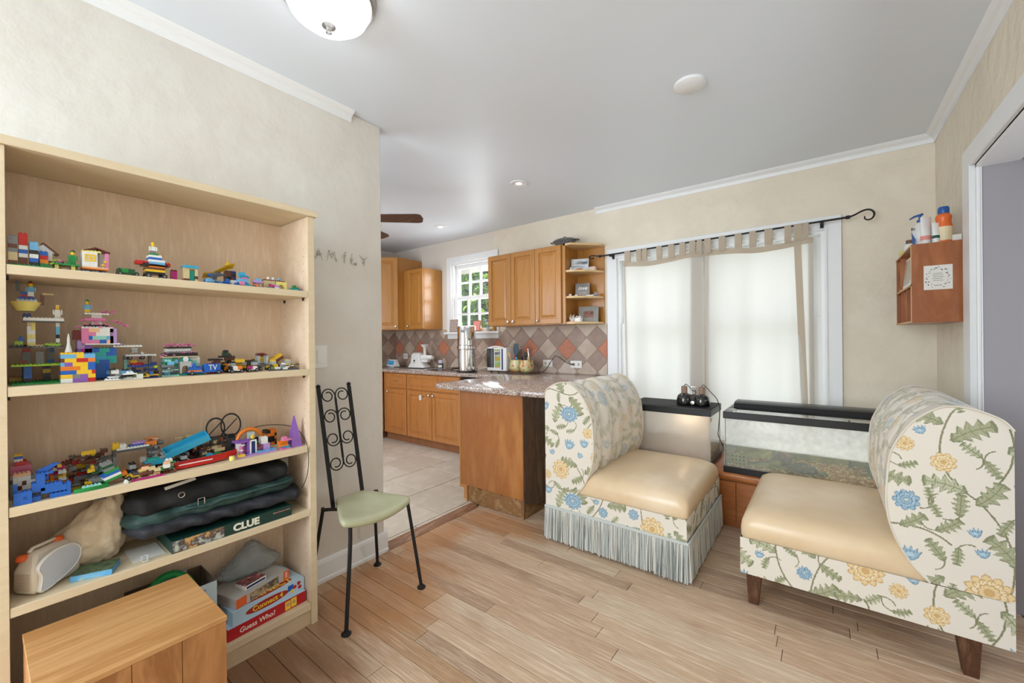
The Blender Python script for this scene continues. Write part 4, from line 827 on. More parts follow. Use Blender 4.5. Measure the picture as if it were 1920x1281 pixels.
# ================================================================== WALL ORGANISER ON THE RIGHT WALL
m_org = mat('organiser_cherry', (170, 102, 56), rough=.4, var=[(152, 86, 44), (184, 116, 66)], scale=3, stretch=(3, 3, .8), wood=True, coat=.2)
m_ply = mat('plywood_edge', (206, 166, 120), rough=.7)
og = thing('wall_organiser', 'cherry wood pigeonhole organiser hung on wall beside the passage casing', 'shelf', (.45, 3.2, 1.31))
obj('side_panel', box(.360, .553, 2.957, 2.967, 1.305, 1.710), m_org, og); obj('side_panel', box(.360, .553, 3.505, 3.515, 1.305, 1.710), m_org, og)
obj('back_panel', box(.545, .553, 2.967, 3.505, 1.305, 1.710), m_org, og)
for z in (1.305, 1.495, 1.700): obj('shelf_board', box(.362, .545, 2.967, 3.505, z, z+.009), m_org, og)
obj('edge_strip', MB().box(.357, .360, 2.957, 3.515, 1.305, 1.314).box(.357, .360, 2.957, 3.515, 1.495, 1.504).box(.357, .360, 2.957, 3.515, 1.701, 1.710).box(.357, .360, 2.957, 2.964, 1.314, 1.701), m_ply, og)
for y in (3.14, 3.32): obj('divider', box(.362, .545, y, y+.008, 1.314, 1.495), m_org, og)
obj('divider', box(.362, .545, 3.36, 3.368, 1.504, 1.70), m_org, og)
m_paper = mat('white_paper', (232, 228, 220), rough=.8); m_ink = mat('dark_ink', (40, 38, 38), rough=.8)
sk = tag(obj('sticker', box(.405, .508, 2.9555, 2.9568, 1.470, 1.593), m_paper), 'white square card with leafy wreath taped to the organiser side', 'card')
ink = MB(); r = random.Random(4)
for k in range(34):
    a = 2*PI*k/34 + r.uniform(-.05, .05); R_ = r.uniform(.034, .048); cx, cz = .4565 + R_*math.cos(a), 1.5315 + R_*1.15*math.sin(a); q = r.uniform(0, 3); w = r.uniform(.0018, .0034)
    ink.prism([(cx + w*1.8*math.cos(q), cz + w*1.8*math.sin(q)), (cx - w*.7*math.sin(q), cz + w*.7*math.cos(q)), (cx - w*1.8*math.cos(q), cz - w*1.8*math.sin(q)), (cx + w*.7*math.sin(q), cz - w*.7*math.cos(q))], 2.9549, 2.9556, 'y')
for k in range(5): ink.box(.4565-.018-.002*(k % 2), .4565+.016+.003*(k % 3), 2.9549, 2.9556, 1.551-.009*k, 1.5525-.009*k)
obj('wreath_print', ink, m_ink, sk)
def bottle(name, label, cat, prof, x, y, z, m, cap=None, capm=None, sc=(1, 1), group=None, n_=20, rz=0):
    t = thing(name, label, cat, (x, y, z), group); M = Matrix.Translation((x, y, z)) @ Matrix.Rotation(rz, 4, 'Z') @ Matrix.Diagonal((sc[0], sc[1], 1, 1))
    obj('bottle_body', MB().lathe(prof, (0, 0, 0), n_, M), m, t, smooth=50)
    if cap: obj('cap', MB().lathe(cap, (0, 0, 0), n_, M), capm, t, smooth=40)
    return t
m_wpl = mat('white_plastic', (236, 234, 230), rough=.35); m_bluecap = mat('blue_cap', (44, 92, 160), rough=.35); m_orange = mat('orange_bottle', (232, 112, 52), rough=.3)
zt = 1.7095
ob = bottle('sunscreen_bottle', 'orange sunscreen spray bottle with blue cap', 'bottle', [(.030, 0), (.033, .006), (.033, .085), (.030, .10), (.028, .115), (.031, .128), (.030, .14), (.020, .152), (0, .153)], .488, 3.02, zt, m_orange, [(.020, .150), (.022, .155), (.022, .178), (.018, .186), (0, .187)], m_bluecap)
obj('label_band', MB().lathe([(.0334, .012), (.0335, .014), (.0335, .08), (.0334, .082)], (.488, 3.02, zt), 20, Matrix.Identity(4)), mat('label_cream', (232, 214, 176), rough=.5), ob)
pb = bottle('lotion_pump_bottle', 'white lotion pump bottle with blue pump head', 'bottle', [(.028, 0), (.034, .008), (.034, .09), (.028, .125), (.014, .140), (.012, .145), (0, .146)], .418, 3.14, zt, m_wpl, sc=(.95, 1.1))
obj('pump', MB().lathe([(.012, .145), (.014, .150), (.013, .160), (.006, .163), (.006, .185), (0, .186)], (.418, 3.14, zt), 14).tube([(.425, 3.13, zt+.187), (.40, 3.17, zt+.188), (.385, 3.195, zt+.182)], [.007, .006, .004], 8), m_bluecap, pb, smooth=50)
M = frame((.3835, 3.137, zt+.098), (.35, -1, 0), (0, 0, 1)); link('label_text', text_mesh('label_text', 'Ro', .024, frame((.386, 3.105, zt+.108), (.45, -.9, 0), (0, 0, 1)), m_ink), pb)
link('blue_swoosh', MB().loft([[(0, -.05, .0005), (.012, -.06, .0005), (.02, -.02, .0005), (.004, .01, .0005), (-.006, .03, .0005)], [(0, -.05, .001), (.012, -.06, .001), (.02, -.02, .001), (.004, .01, .001), (-.006, .03, .001)]], frame((.384, 3.11, zt+.065), (.45, -.9, 0), (0, 0, 1))).mesh('blue_swoosh', m_bluecap), pb)
def squeeze(name, label, x, y, h, w, m, capm, rz, bandm):
    t = thing(name, label, 'tube', (x, y, zt)); M = Matrix.Translation((x, y, zt)) @ Matrix.Rotation(rz, 4, 'Z')
    L = [[(w*(1+.12*q)*math.cos(a)*1.0, (w*(1-q) + .0015)*math.sin(a), .022 + (h-.022)*q) for a in (k*PI/9 for k in range(18))] for q in (0, .25, .5, .75, 1)]
    obj('tube_body', MB().loft(L, M), m, t, smooth=50); obj('cap', MB().lathe([(w*.98, 0), (w*1.0, .002), (w*.98, .022), (0, .022)], (0, 0, 0), 16, M), capm, t, smooth=40)
    L2 = [[(w*(1+.12*q)*math.cos(a)*1.012, (w*(1-q)+.0015)*math.sin(a)*1.02 , .022 + (h-.022)*q) for a in (k*PI/9 for k in range(18))] for q in (.04, .22)]
    obj('label_band', MB().loft(L2, M), bandm, t, smooth=50); return t
m_pinkl = mat('pink_label', (232, 150, 140), rough=.5); m_greenl = mat('dark_green_label', (30, 84, 72), rough=.5)
squeeze('cream_tube', 'white cream tube with pink band standing beside the lotion pump', .425, 3.035, .150, .022, m_wpl, m_wpl, .5, m_pinkl)
tp = squeeze('toothpaste_tube', 'narrow white tube with dark green lettered label', .456, 2.995, .105, .014, m_wpl, m_wpl, .4, m_greenl)
bx_ = tag(obj('small_box', box(.515, .548, 3.00, 3.06, zt, zt+.036, ch=.001), m_paper), 'small white printed box beside the orange sunscreen bottle', 'box')
bottle('pill_bottle', 'small white bottle with brown cap at far end of organiser', 'bottle', [(.022, 0), (.025, .004), (.025, .055), (.016, .068), (0, .069)], .40, 3.33, zt, m_wpl, [(.017, .066), (.018, .070), (.018, .088), (0, .089)], mat('brown_cap', (110, 82, 66), rough=.5))
tag(obj('soap_box', box(.368, .398, 3.415, 3.465, zt, zt+.045, ch=.003), mat('yellow_carton', (222, 214, 130), rough=.6)), 'small yellow and white carton at the organiser far corner', 'box')
tb_ = thing('tablet', 'white framed tablet standing in the upper pigeonhole', 'tablet', (.375, 3.2, 1.505))
R = Matrix.Translation((.366, 3.19, 1.5055)) @ Matrix.Rotation(.10, 4, 'Y')
obj('tablet_frame', MB().box(0, .010, -.13, .13, 0, .175, R, ch=0), m_wpl, tb_, bevel=.003); obj('screen', MB().box(-.001, .0, -.115, .115, .022, .160, R), mat('grey_screen', (172, 168, 162), rough=.2), tb_)
R = Matrix.Translation((.40, 3.22, 1.3145)) @ Matrix.Rotation(.5, 4, 'X')
tag(obj('note_card', MB().box(0, .003, 0, .10, 0, .07, R), m_paper), 'white note card leaning in the lower middle pigeonhole', 'card')
bottle('glue_bottle', 'tiny white bottle with dark cap in the nearest lower pigeonhole', 'bottle', [(.012, 0), (.014, .003), (.014, .05), (.006, .06), (0, .061)], .39, 3.06, 1.3145, m_wpl, [(.006, .058), (.007, .062), (.004, .085), (0, .086)], m_black)
tag(obj('candy_tin', MB().lathe([(0, 0), (.016, 0), (.018, .006), (.016, .02), (0, .022)], (.385, 3.46, 1.5045), 14), m_pinkl, smooth=50), 'small pink round tin in the upper far pigeonhole', 'tin')

# ================================================================== BOOKCASE
bk = thing('bookcase', 'tall pale maple laminate bookcase of five shelves filled with toys', 'bookcase', (-1.93, .47, 0))
BX0, BX1, BY0, BY1 = -2.062, -1.790, .055, .886
SZ = [1.456, 1.116, .782, .504, .094]
obj('side_panel', box(BX0, BX1, .028, .0545, 0, 1.783, ch=.0012), m_mapleedge, bk); obj('side_panel', box(BX0, BX1, .8865, .913, 0, 1.783, ch=.0012), m_mapleedge, bk)
obj('top_board', box(BX0, BX1 + .008, .022, .925, 1.784, 1.810, ch=.0012), m_mapleedge, bk)
obj('back_board', box(BX0 + .002, BX0 + .008, BY0, BY1, .07, 1.783), m_mapleback, bk)
obj('lining', MB().box(BX0+.008, BX1-.004, .8855, .8864, .10, 1.78).box(BX0+.008, BX1-.004, .0546, .0553, .10, 1.78), m_mapleback, bk)
for i, z in enumerate(SZ): obj('shelf_board', box(BX0 + .009, BX1 - .001, BY0 + .001, BY1 - .001, z - .027, z, ch=.001), m_mapleedge, bk, label='pale maple shelf' if i == 0 else None)
obj('kick_board', box(-1.812, -1.800, BY0, BY1, .0, .066), m_maple, bk)
cs = MB()
for z in (1.429, 1.089, .755, .477): 
    for x in (-2.01, -1.83):
        for y, d in ((.0555, 1), (.8855, -1)): cs.prism([(x-.008, z), (x+.008, z), (x+.004, z-.010), (x-.002, z-.013)], y, y + d*.006, 'y')
obj('shelf_pin', cs, m_black, bk, kind='stuff')
hl = MB()
for x in (-2.01, -1.83):
    for k in range(48): hl.prism([(x + .002*math.cos(a), .14 + k*.032 + .002*math.sin(a)) for a in (q*PI/3 for q in range(6))], .8848, .8856, 'y')
obj('pin_hole', hl, m_toe, bk, kind='stuff')

# ------------------------------------------------------------------ building-brick toys
PAL = dict(w=(232, 232, 228), k=(36, 36, 38), g=(128, 130, 132), dg=(84, 86, 88), r=(196, 36, 34), o=(232, 128, 40), y=(240, 196, 44), lg=(160, 200, 60), gn=(34, 138, 66), dgn=(30, 84, 52), b=(34, 98, 190), lb=(110, 176, 220),
           az=(56, 168, 206), t=(216, 196, 150), br=(108, 62, 44), p=(226, 130, 176), m=(184, 40, 120), pu=(140, 92, 180), lv=(186, 150, 208), tl=(40, 170, 160), aq=(150, 214, 204), db=(30, 52, 110), dr=(116, 30, 40), yl=(240, 226, 130), fl=(240, 190, 150))
m_b = {k: mat('brick_plastic_' + k, v, rough=.25, spec=.5) for k, v in PAL.items()}
m_b['cl'] = mat('brick_clear', (206, 222, 226), rough=.1, alpha=.55); m_b['cp'] = mat('brick_clear_pink', (220, 110, 150), rough=.1, alpha=.7)
U, HB = .008, .0096
BC = {}
def brick_mesh(nx, ny, nh, c, st):
    k = (nx, ny, nh, c, st)
    if k not in BC:
        mb = MB().box(.0001, nx*U-.0001, .0001, ny*U-.0001, 0, nh*HB/3 - .0001)
        if st:
            z = nh*HB/3
            for i in range(nx):
                for j in range(ny):
                    if st == 2 and 0 < i < nx-1 and 0 < j < ny-1 and (i + j) % 2: continue
                    cx, cy = (i+.5)*U, (j+.5)*U; R_ = .0025
                    b0 = [(cx + R_*math.cos(a), cy + R_*math.sin(a), z) for a in (q*PI/3 for q in range(6))]
                    top = [(p[0], p[1], z + .0018) for p in b0]; mb.add(b0 + top, [(q, (q+1) % 6, (q+1) % 6 + 6, q+6) for q in range(6)] + [tuple(range(6, 12))])
        BC[k] = mb.mesh('brick', m_b[c])
    return BC[k]
def put(t, name, me, loc=(0, 0, 0), rot=(0, 0, 0)):
    o = bpy.data.objects.new(name, me); C.objects.link(o); o.parent = t; o.location = loc; o.rotation_euler = rot; return o
def bk_(t, i, j, h, nx, ny, nh, c, st=1, rot=(0, 0, 0)):        # h in plates
    return put(t, 'brick', brick_mesh(nx, ny, nh, c, st), (i*U, j*U, h*HB/3), rot)
TS = (1.06, 1.06, 1.2)
def toy(label, cat, x, y, z, rz=0, name='toy_model', group=None, tilt=None):
    t = thing(name, label, cat, (x, y, z), group, rz)
    if tilt: t.rotation_euler = (tilt[0], tilt[1], rz)
    t.scale = TS
    return t
def wallblock(t, i, j, h, nx, ny, rows, cols, seed, st_top=1):
    """a solid block laid in rows of mixed bricks; local x is depth (towards the room), y along the shelf"""
    r = random.Random(seed)
    for k in range(rows):
        a = 0
        while a < ny:
            w = min(r.choice((1, 2, 2, 3, 4)), ny - a); bk_(t, i, j + a, h + 3*k, nx, w, 3, r.choice(cols) if isinstance(cols, (list, tuple)) else cols, st_top if k == rows-1 else 0); a += w
def figure(t, i, j, h, top='y', legs='b', hat='y'):
    g = MB(); g.box(-.003, .003, -.006, .006, 0, .010); f = put(t, 'figure_legs', g.mesh('figure_legs', m_b[legs]), (i*U, j*U, h*HB/3))
    put(t, 'figure_torso', MB().loft([rect(-.003, .003, -.007, .007, .010), rect(-.0025, .0025, -.005, .005, .022)]).mesh('figure_torso', m_b[top]), (i*U, j*U, h*HB/3))
    put(t, 'figure_arm', MB().box(-.002, .004, .007, .010, .010, .021).mesh('figure_arm', m_b[top]), (i*U, j*U, h*HB/3)); put(t, 'figure_arm', MB().box(-.002, .004, -.010, -.007, .010, .021).mesh('figure_arm', m_b[top]), (i*U, j*U, h*HB/3))
    put(t, 'figure_head', MB().lathe([(.002, .022), (.0042, .023), (.0042, .030), (.002, .0315)], n=8).mesh('figure_head', m_b['y']), (i*U, j*U, h*HB/3))
    put(t, 'figure_hat', MB().lathe([(.0048, .0300), (.0048, .033), (0, .036)], n=8).mesh('figure_hat', m_b[hat]), (i*U, j*U, h*HB/3))
WH = {}
def wheels(t, L, W_, r_=.006, x0=.1, z=None):
    if r_ not in WH:
        mb = MB().lathe([(r_*.5, -.0035), (r_, -.0035), (r_, .0035), (r_*.5, .0035)], n=12, axis='x'); WH[r_] = (mb.mesh('wheel', m_b['k']), MB().lathe([(0, -.0038), (r_*.5, -.0038), (r_*.5, .0038), (0, .0038)], n=8, axis='x').mesh('hub', m_b['g']))
    for y in (x0*L, (1-x0)*L):
        for x in (0, W_):
            w = put(t, 'wheel', WH[r_][0], (x, y, r_)); h = bpy.data.objects.new('hub', WH[r_][1]); C.objects.link(h); h.parent = w
def blossoms(t, pts, c='p', seed=1, n=5, s=.007):
    r = random.Random(seed)
    for (x, y, z) in pts:
        mb = MB()
        for k in range(n):
            a = r.uniform(0, 6.3); d = r.uniform(0, s); R = Matrix.Translation((d*math.cos(a), d*math.sin(a), r.uniform(0, s*.6))) @ Matrix.Rotation(r.uniform(0, 6), 4, 'Z') @ Matrix.Rotation(r.uniform(-.7, .7), 4, 'X')
            mb.add([R @ Vector(p) for p in [(.0045*math.cos(q*2*PI/10)*(1 if q % 2 else .45), .0045*math.sin(q*2*PI/10)*(1 if q % 2 else .45), 0) for q in range(10)] + [(0, 0, .002), (0, 0, -.001)]], [(q, (q+1) % 10, 10) for q in range(10)] + [((q+1) % 10, q, 11) for q in range(10)])
        put(t, 'blossom', mb.mesh('blossom', m_b[c]), (x, y, z))
def car(label, x, y, z, rz, cols, L=6, W_=3, cab=True, wing=False, cat='toy vehicle', seed=1, figure_=False, name='toy_car', tilt=None, big=False):
    t = toy(label, cat, x, y, z, rz, name, tilt=tilt); r = random.Random(seed)
    wheels(t, L*U, W_*U, .0075 if big else .006)
    bk_(t, 0, 0, 2, W_, L, 1, cols[0]); j = 0
    while j < L:
        w = min(r.choice((1, 2, 2)), L-j); bk_(t, 0, j, 3, W_, w, r.choice((1, 2, 3)), r.choice(cols)); j += w
    if cab: bk_(t, 0, L//2-1, 6, W_, 2, 3, 'cl', 0); bk_(t, 0, L//2-1, 9, W_, 2, 1, cols[-1])
    if wing: bk_(t, -2, 0, 7, W_+4, 1, 1, cols[1])
    if figure_: figure(t, W_/2, L/2-1, 6, cols[-1], cols[0], cols[1])
    return t
def plate_stack(label, x, y, z, rz, cols, nx, ny, n_, seed, cat='toy vehicle', name='toy_model', tilt=None, sp=2):
    """a flat built craft: layered plates and small bricks spread about a long spine"""
    t = toy(label, cat, x, y, z, rz, name, tilt=tilt); r = random.Random(seed)
    bk_(t, 0, 0, 0, nx, ny, 1, cols[0], 1); occ = {}
    for k in range(n_):
        w, d = r.choice((1, 2, 2, 3)), r.choice((1, 2, 2, 4)); i = r.randint(-1 if sp > 1 else 0, max(0, nx-w+(1 if sp > 1 else 0))); j = r.randint(0, max(0, ny-d))
        h = 1
        for a in range(i, i+w):
            for b_ in range(j, j+d): h = max(h, occ.get((a, b_), 1))
        nh = r.choice((1, 1, 2, 3))
        for a in range(i, i+w):
            for b_ in range(j, j+d): occ[(a, b_)] = h + nh
        bk_(t, i, j, h, w, d, nh, r.choice(cols), 1 if r.random() < .7 else 0)
    return t
X1 = -1.815   # front line of the toys
z = SZ[0] + .0005
# top shelf, from the camera side
t = toy('striped brick house with white gable roof at near end of top shelf', 'toy house', -1.875, .060, z, name='toy_house')
for j, cs_ in enumerate((['br', 't', 't', 'g', 'br', 'g', 'g'], ['br', 'br', 'w', 'b', 'w', 'r', 'r', 'r'], ['k', 'b', 'w', 'k', 'lb', 'lb'], ['gn', 'o', 'r', 'b'])):
    for k, c in enumerate(cs_): bk_(t, 4-j % 2, j*2.3, 3*k + 1, 3, 2, 3, c, 1 if k == len(cs_)-1 else 0)
bk_(t, 0, 0, 0, 8, 10, 1, 'gn'); wallblock(t, 0, 5, 1, 4, 5, 4, ['w', 'w', 'br'], 3)
put(t, 'roof', MB().prism([(-.004, 0), (.022, .020), (.046, 0)], 0, .03, 'x').mesh('roof', m_b['w']), (0, .042, .042)); put(t, 'roof_edge', MB().prism([(.018, .022), (.022, .025), (.052, -.002), (.048, -.004)], -.002, .032, 'x').mesh('roof_edge', m_b['br']), (0, .042, .042))
t = toy('green garden platform on tan feet with pink egg beside the striped house', 'toy model', -1.875, .148, z)
for j in (0, 4): bk_(t, 1, j, 0, 2, 2, 4, 't'); bk_(t, 4, j, 0, 2, 1, 4, 'yl')
bk_(t, 0, -1, 4, 7, 7, 1, 'gn'); bk_(t, 0, -1, 5, 3, 7, 1, 'gn'); put(t, 'pink_egg', MB().ball((0, 0, 0), .009, 8, (.8, 1.1, .7)).mesh('pink_egg', m_b['p'], 180), (.03, .010, .024))
blossoms(t, [(.05, -.004, .012), (.055, .002, .02)], 'lg', 2); figure(t, 5, 4.5, 6, 'gn', 'gn', 'dgn'); bk_(t, 4, 3, 5, 2, 1, 3, 'gn')
t = toy('white brick cottage with yellow window and peach band', 'toy house', -1.875, .205, z, name='toy_house')
for j in (0, 2.5, 5): bk_(t, 1, j, 0, 4, 1, 3, 'br'); bk_(t, 5, j, 0, 1, 2, 1, 'lb')
bk_(t, 0, 0, 3, 6, 7, 1, 'o'); bk_(t, 0, 0, 4, 6, 7, 1, 'fl'); wallblock(t, 0, 0, 5, 6, 4, 4, 'w', 1, 0); wallblock(t, 0, 5, 5, 2, 2, 4, 'w', 1, 0); bk_(t, 5, 6, 5, 1, 1, 12, 'p', 0)
put(t, 'window_frame', MB().box(0, .001, 0, .022, 0, .003).box(0, .001, 0, .022, .015, .018).box(0, .001, 0, .003, .003, .015).box(0, .001, .019, .022, .003, .015).box(0, .001, .0095, .0125, .003, .015).box(0, .0008, .003, .019, .008, .010).mesh('window_frame', m_b['y']), (.0485, .005, .030))
bk_(t, 0, 0, 17, 6, 5, 1, 'yl'); put(t, 'roof', MB().prism([(0, 0), (.026, .010), (.058, 0), (.058, -.002), (.026, .007), (0, -.002)], 0, .05, 'x').mesh('roof', m_b['dr']), (0, .002, .058)); bk_(t, 2, 2, 20, 2, 2, 1, 'lg'); bk_(t, 3, 4, 19, 1, 2, 1, 'gn')
blossoms(t, [(.052, .045, .02), (.054, .048, .028)], 'y', 5)
car('low dark green tracked vehicle between cottage and tiered bus', -1.86, .286, z, 0, ['dgn', 'dgn', 'k', 'gn'], 6, 4, cab=False, seed=3)
t = toy('tiered red white and blue brick bus topped by tiny yellow figure', 'toy vehicle', -1.870, .356, z, name='toy_bus')
wheels(t, .05, .044, .007); 
for k, (c, a, b_) in enumerate((('k', 0, 6), ('y', 0, 6), ('br', 0, 6), ('o', 1, 5), ('k', -1, 8), ('lb', 1, 5), ('w', 1, 5), ('b', 1, 4), ('w', 1, 4))): bk_(t, 0, a, 4 + k*2 - (k > 3), 5, b_, 2, c, 1 if k in (8, 4) else 0)
bk_(t, 2, 1, 21, 3, 3, 1, 'gn'); bk_(t, 1, -3, 12, 3, 4, 3, 'r'); bk_(t, 1, 5, 12, 3, 3, 3, 'r'); figure(t, 3.5, 2.5, 22, 'w', 'g', 'y')
t = toy('tiny magenta telephone box standing beside the tan gateway', 'toy model', -1.865, .428, z); wallblock(t, 0, 0, 0, 2, 2, 3, 'm', 2); bk_(t, 0, 0, 9, 2, 2, 1, 'dr')
t = toy('tan brick gateway with sky blue roof and teal door', 'toy house', -1.875, .460, z, name='toy_house')
wallblock(t, 2, 0, 0, 3, 2, 4, ['t', 't', 'br'], 1, 0); wallblock(t, 2, 4, 0, 3, 1, 4, ['t', 't', 'br'], 4, 0); bk_(t, 1, 0, 12, 4, 5, 1, 't', 0); bk_(t, 1, -.2, 13, 5, 5.4, 2, 'az') if False else bk_(t, 1, 0, 13, 5, 5, 2, 'az'); bk_(t, 3, 2, 0, 1, 2, 11, 'tl', 0)
t = toy('long curved yellow slide on a dark brick tower', 'toy model', -1.955, .545, z, name='toy_slide')
wallblock(t, 0, 9, 0, 4, 4, 6, ['db', 'k', 'br', 'dg'], 4); put(t, 'slide_chute', MB().loft([[(.012 + q*.0, .10 - .100*s_, zz), (.030, .10 - .100*s_, zz + .006), (.034, .10-.100*s_, zz + .012), (.012, .10-.100*s_, zz - .004)] for s_, zz in ((0, .074), (.15, .070), (.35, .060), (.6, .044), (.8, .034), (1, .032))]).mesh('slide_chute', m_b['y'], 60))
bk_(t, 1, 1, 0, 2, 4, 6, 'b'); put(t, 'slide_tip', MB().lathe([(.0, .0), (.010, -.002), (.003, .012), (0, .02)], n=8).mesh('slide_tip', m_b['y']), (.02, .08, .078)); blossoms(t, [(.03, .11, .03)], 'o', 2)
plate_stack('low blue and grey spacecraft in front of yellow slide', -1.850, .520, z, .1, ['b', 'lb', 'dg', 'b'], 4, 10, 16, 5, tilt=None)
plate_stack('jumbled pale blue brick speeder next to blue spacecraft', -1.850, .612, z, .0, ['b', 'lb', 'w', 'az', 'p'], 4, 7, 16, 8)
plate_stack('orange and blue small brick scooter before tan arch bridge', -1.850, .674, z, .0, ['b', 'o', 'lv', 'lb'], 3, 5, 8, 18)
t = toy('tan double arch bridge with white pearls on top', 'toy model', -1.880, .730, z, name='toy_bridge')
arch = []
for q in range(9): a = PI*q/8; arch.append((.022 - .013*math.cos(a), .004 + .016*math.sin(a)))
for k in range(2):
    put(t, 'arch', MB().prism([(0, 0)] + [(.009, 0)] + arch[:] + [(.035, 0), (.044, 0), (.044, .030), (0, .030)], 0, .02, 'x').mesh('arch', m_b['t' if k == 0 else 'yl']), (.012, k*.042, 0))
bk_(t, 1, 0, 9, 3, 10, 1, 'dr'); [put(t, 'pearl', MB().ball((0, 0, 0), .006, 6).mesh('pearl', m_b[c], 180), (.022, y_, .038)) for y_, c in ((.02, 'w'), (.038, 'w'), (.06, 'lb'))]
plate_stack('small teal and lime brick boat with yellow sail at far end', -1.850, .835, z, 0, ['tl', 'lg', 'gn', 'pu'], 2, 5, 6, 9, name='toy_boat')
t = toy('purple and grey brick bug at the foot of arch bridge', 'toy model', -1.835, .735, z); [bk_(t, i, j, h, 2, 2, 2, c) for i, j, h, c in ((0, 0, 0, 'g'), (0, 1, 2, 'm'), (0, 3, 0, 'w'), (0, 3, 2, 'lv'))]

# second shelf
TS = (1.03, 1.03, 1.28)
z = SZ[1] + .0005
t = toy('multi level brick platform carrying a yellow bowl ship', 'toy model', -1.985, .064, z, name='toy_platform')
bk_(t, 0, 0, 0, 18, 14, 1, 'gn', 2); bk_(t, 0, 0, 1, 3, 4, 3, 'y'); 
for i, j, c1 in ((4, 3, ['db', 'dgn', 'k', 'b']), (4, 8, ['y', 'b', 'k', 'y']), (10, 3, ['r', 'b', 'k', 'g'])): wallblock(t, i, j, 1, 2, 2, 4, c1, i+j)
bk_(t, 2, 0, 13, 14, 12, 1, 'lg'); wallblock(t, 5, 3, 14, 2, 2, 4, ['r', 'g', 'g'], 2); wallblock(t, 9, 6, 14, 2, 2, 3, ['g', 'r', 'g'], 3); wallblock(t, 4, 9, 14, 2, 2, 4, ['g', 'b'], 5)
bk_(t, 1, -.0, 26, 15, 5, 1, 'k'); bk_(t, 1, 5, 26, 15, 8, 1, 'dg'); bk_(t, 3, 0, 27, 11, 4, 1, 'dg')
wallblock(t, 9, 4, 27, 2, 2, 6, ['yl', 't', 'w'], 7, 0); wallblock(t, 9, 11, 27, 2, 1, 6, ['lb', 'k', 'w'], 4, 0); bk_(t, 10, 1, 28, 2, 2, 3, 'lg'); bk_(t, 10, 2, 31, 2, 1, 3, 'b')
bk_(t, 10, 3, 27, 4, 6, 1, 't'); bk_(t, 11, 8, 27, 3, 4, 2, 'lg'); bk_(t, 8, 3, 45, 5, 10, 1, 'dg', 0); bk_(t, 8, 3, 46, 5, 10, 2, 'w'); wallblock(t, 9, 3, 48, 2, 2, 1, ['db', 'r'], 1)
put(t, 'bowl', MB().lathe([((.018 + .012*q)*(1 + .0), .014*q*1.3) for q in (0, .3, .6, 1, 1.15)] + [(.029, .020), (.017, .003), (0, .002)], n=18).mesh('bowl', m_b['yl'], 30), (.082, .030, .170))
for k, (c, nx_, ny_) in enumerate((('w', 3, 4), ('b', 4, 4), ('w', 4, 5), ('b', 3, 4), ('r', 2, 3), ('b', 2, 3))): bk_(t, 8.5, 2 - (ny_-4)/2, 55 + 2*k, nx_, ny_, 2, c)
figure(t, 10.5, 5, 64, 'lb', 'w', 'dr'); bk_(t, 10, 1.5, 67, 1, 1, 8, 'dg', 0); put(t, 'cannon', MB().lathe([(.002, 0), (.003, .002), (.002, .012), (.0025, .022), (0, .022)], n=8, M=Matrix.Rotation(-PI/2, 4, 'X')).mesh('cannon', m_b['t']), (.088, .062, .212)); bk_(t, 10, 7.2, 58, 1, 1, 8, 'br', 0)
figure(t, 10.5, 11.5, 48, 'w', 'w', 't')
t = toy('solid wall of mixed coloured bricks topped by small white rocket', 'toy model', -1.868, .158, z, name='toy_block')
wallblock(t, 0, 0, 0, 5, 9, 7, ['y', 'y', 'r', 'b', 'w', 'o', 'br', 'g', 'lb', 'lg', 'pu', 'y'], 12); bk_(t, 0, 0, 21, 5, 6, 1, 'y'); put(t, 'rocket', MB().lathe([(.009, 0), (.007, .006), (.0035, .02), (.0035, .032), (.001, .045), (0, .045)], n=10).mesh('rocket', m_b['w'], 40), (.022, .018, .0720))
t = toy('pink and teal cherry blossom tower with white pagoda top', 'toy house', -1.940, .200, z, name='toy_tower')
bk_(t, 0, 0, 0, 7, 13, 1, 'k', 2); wallblock(t, 1, 4, 1, 5, 5, 4, ['b', 'b', 'lb', 'b'], 3, 0); wallblock(t, 0, 2, 13, 6, 9, 4, ['tl', 'az', 'b', 'tl'], 6); wallblock(t, 0, 0, 22, 6, 4, 3, ['pu', 'lv', 'm', 'pu'], 2)
bk_(t, 0, 2, 28, 7, 10, 1, 'w'); wallblock(t, 0, 3, 29, 7, 7, 4, ['lb', 'fl', 'b', 'aq', 'p', 'w'], 9); bk_(t, 5, 1, 29, 2, 2, 12, 'p'); bk_(t, 5, 9, 29, 2, 2, 12, 'lv'); bk_(t, 2, -1, 32, 3, 3, 7, 'dr')
bk_(t, 0, 1, 41, 7, 9, 1, 'w'); bk_(t, 2, 2, 42, 3, 7, 2, 'k'); wallblock(t, 2, 4, 44, 3, 3, 1, 'w', 1); bk_(t, 1, 2, 47, 5, 6, 2, 'p'); wallblock(t, 2, 4, 49, 3, 3, 1, 'w', 1); bk_(t, 0, 2, 52, 6, 7, 1, 'w'); figure(t, 4, 3, 53, 'lb', 'y', 'gn')
blossoms(t, [(.05 + .005*(k % 3), .002 + .008*k, .132 + .008*((k*5) % 3)) for k in range(11)] + [(.04, .06 + .008*k, .170 + .004*(k % 2)) for k in range(4)] + [(.045, .092 + .007*k, .146 - .003*k) for k in range(4)], 'p', 3, 7)
bk_(t, 3, 10, 26, 3, 9, 1, 'w'); bk_(t, 3, 11, 27, 2, 2, 2, 'lv')
plate_stack('white and black police car with trailer before cherry tower', -1.836, .252, z, 0, ['w', 'k', 'lb', 'g'], 3, 11, 14, 31, name='toy_car')
t = plate_stack('blue and yellow brick ramp resting by the cherry blossom tower', -1.858, .312, z, 0, ['db', 'b', 'y', 'lg', 'k'], 4, 9, 22, 22)
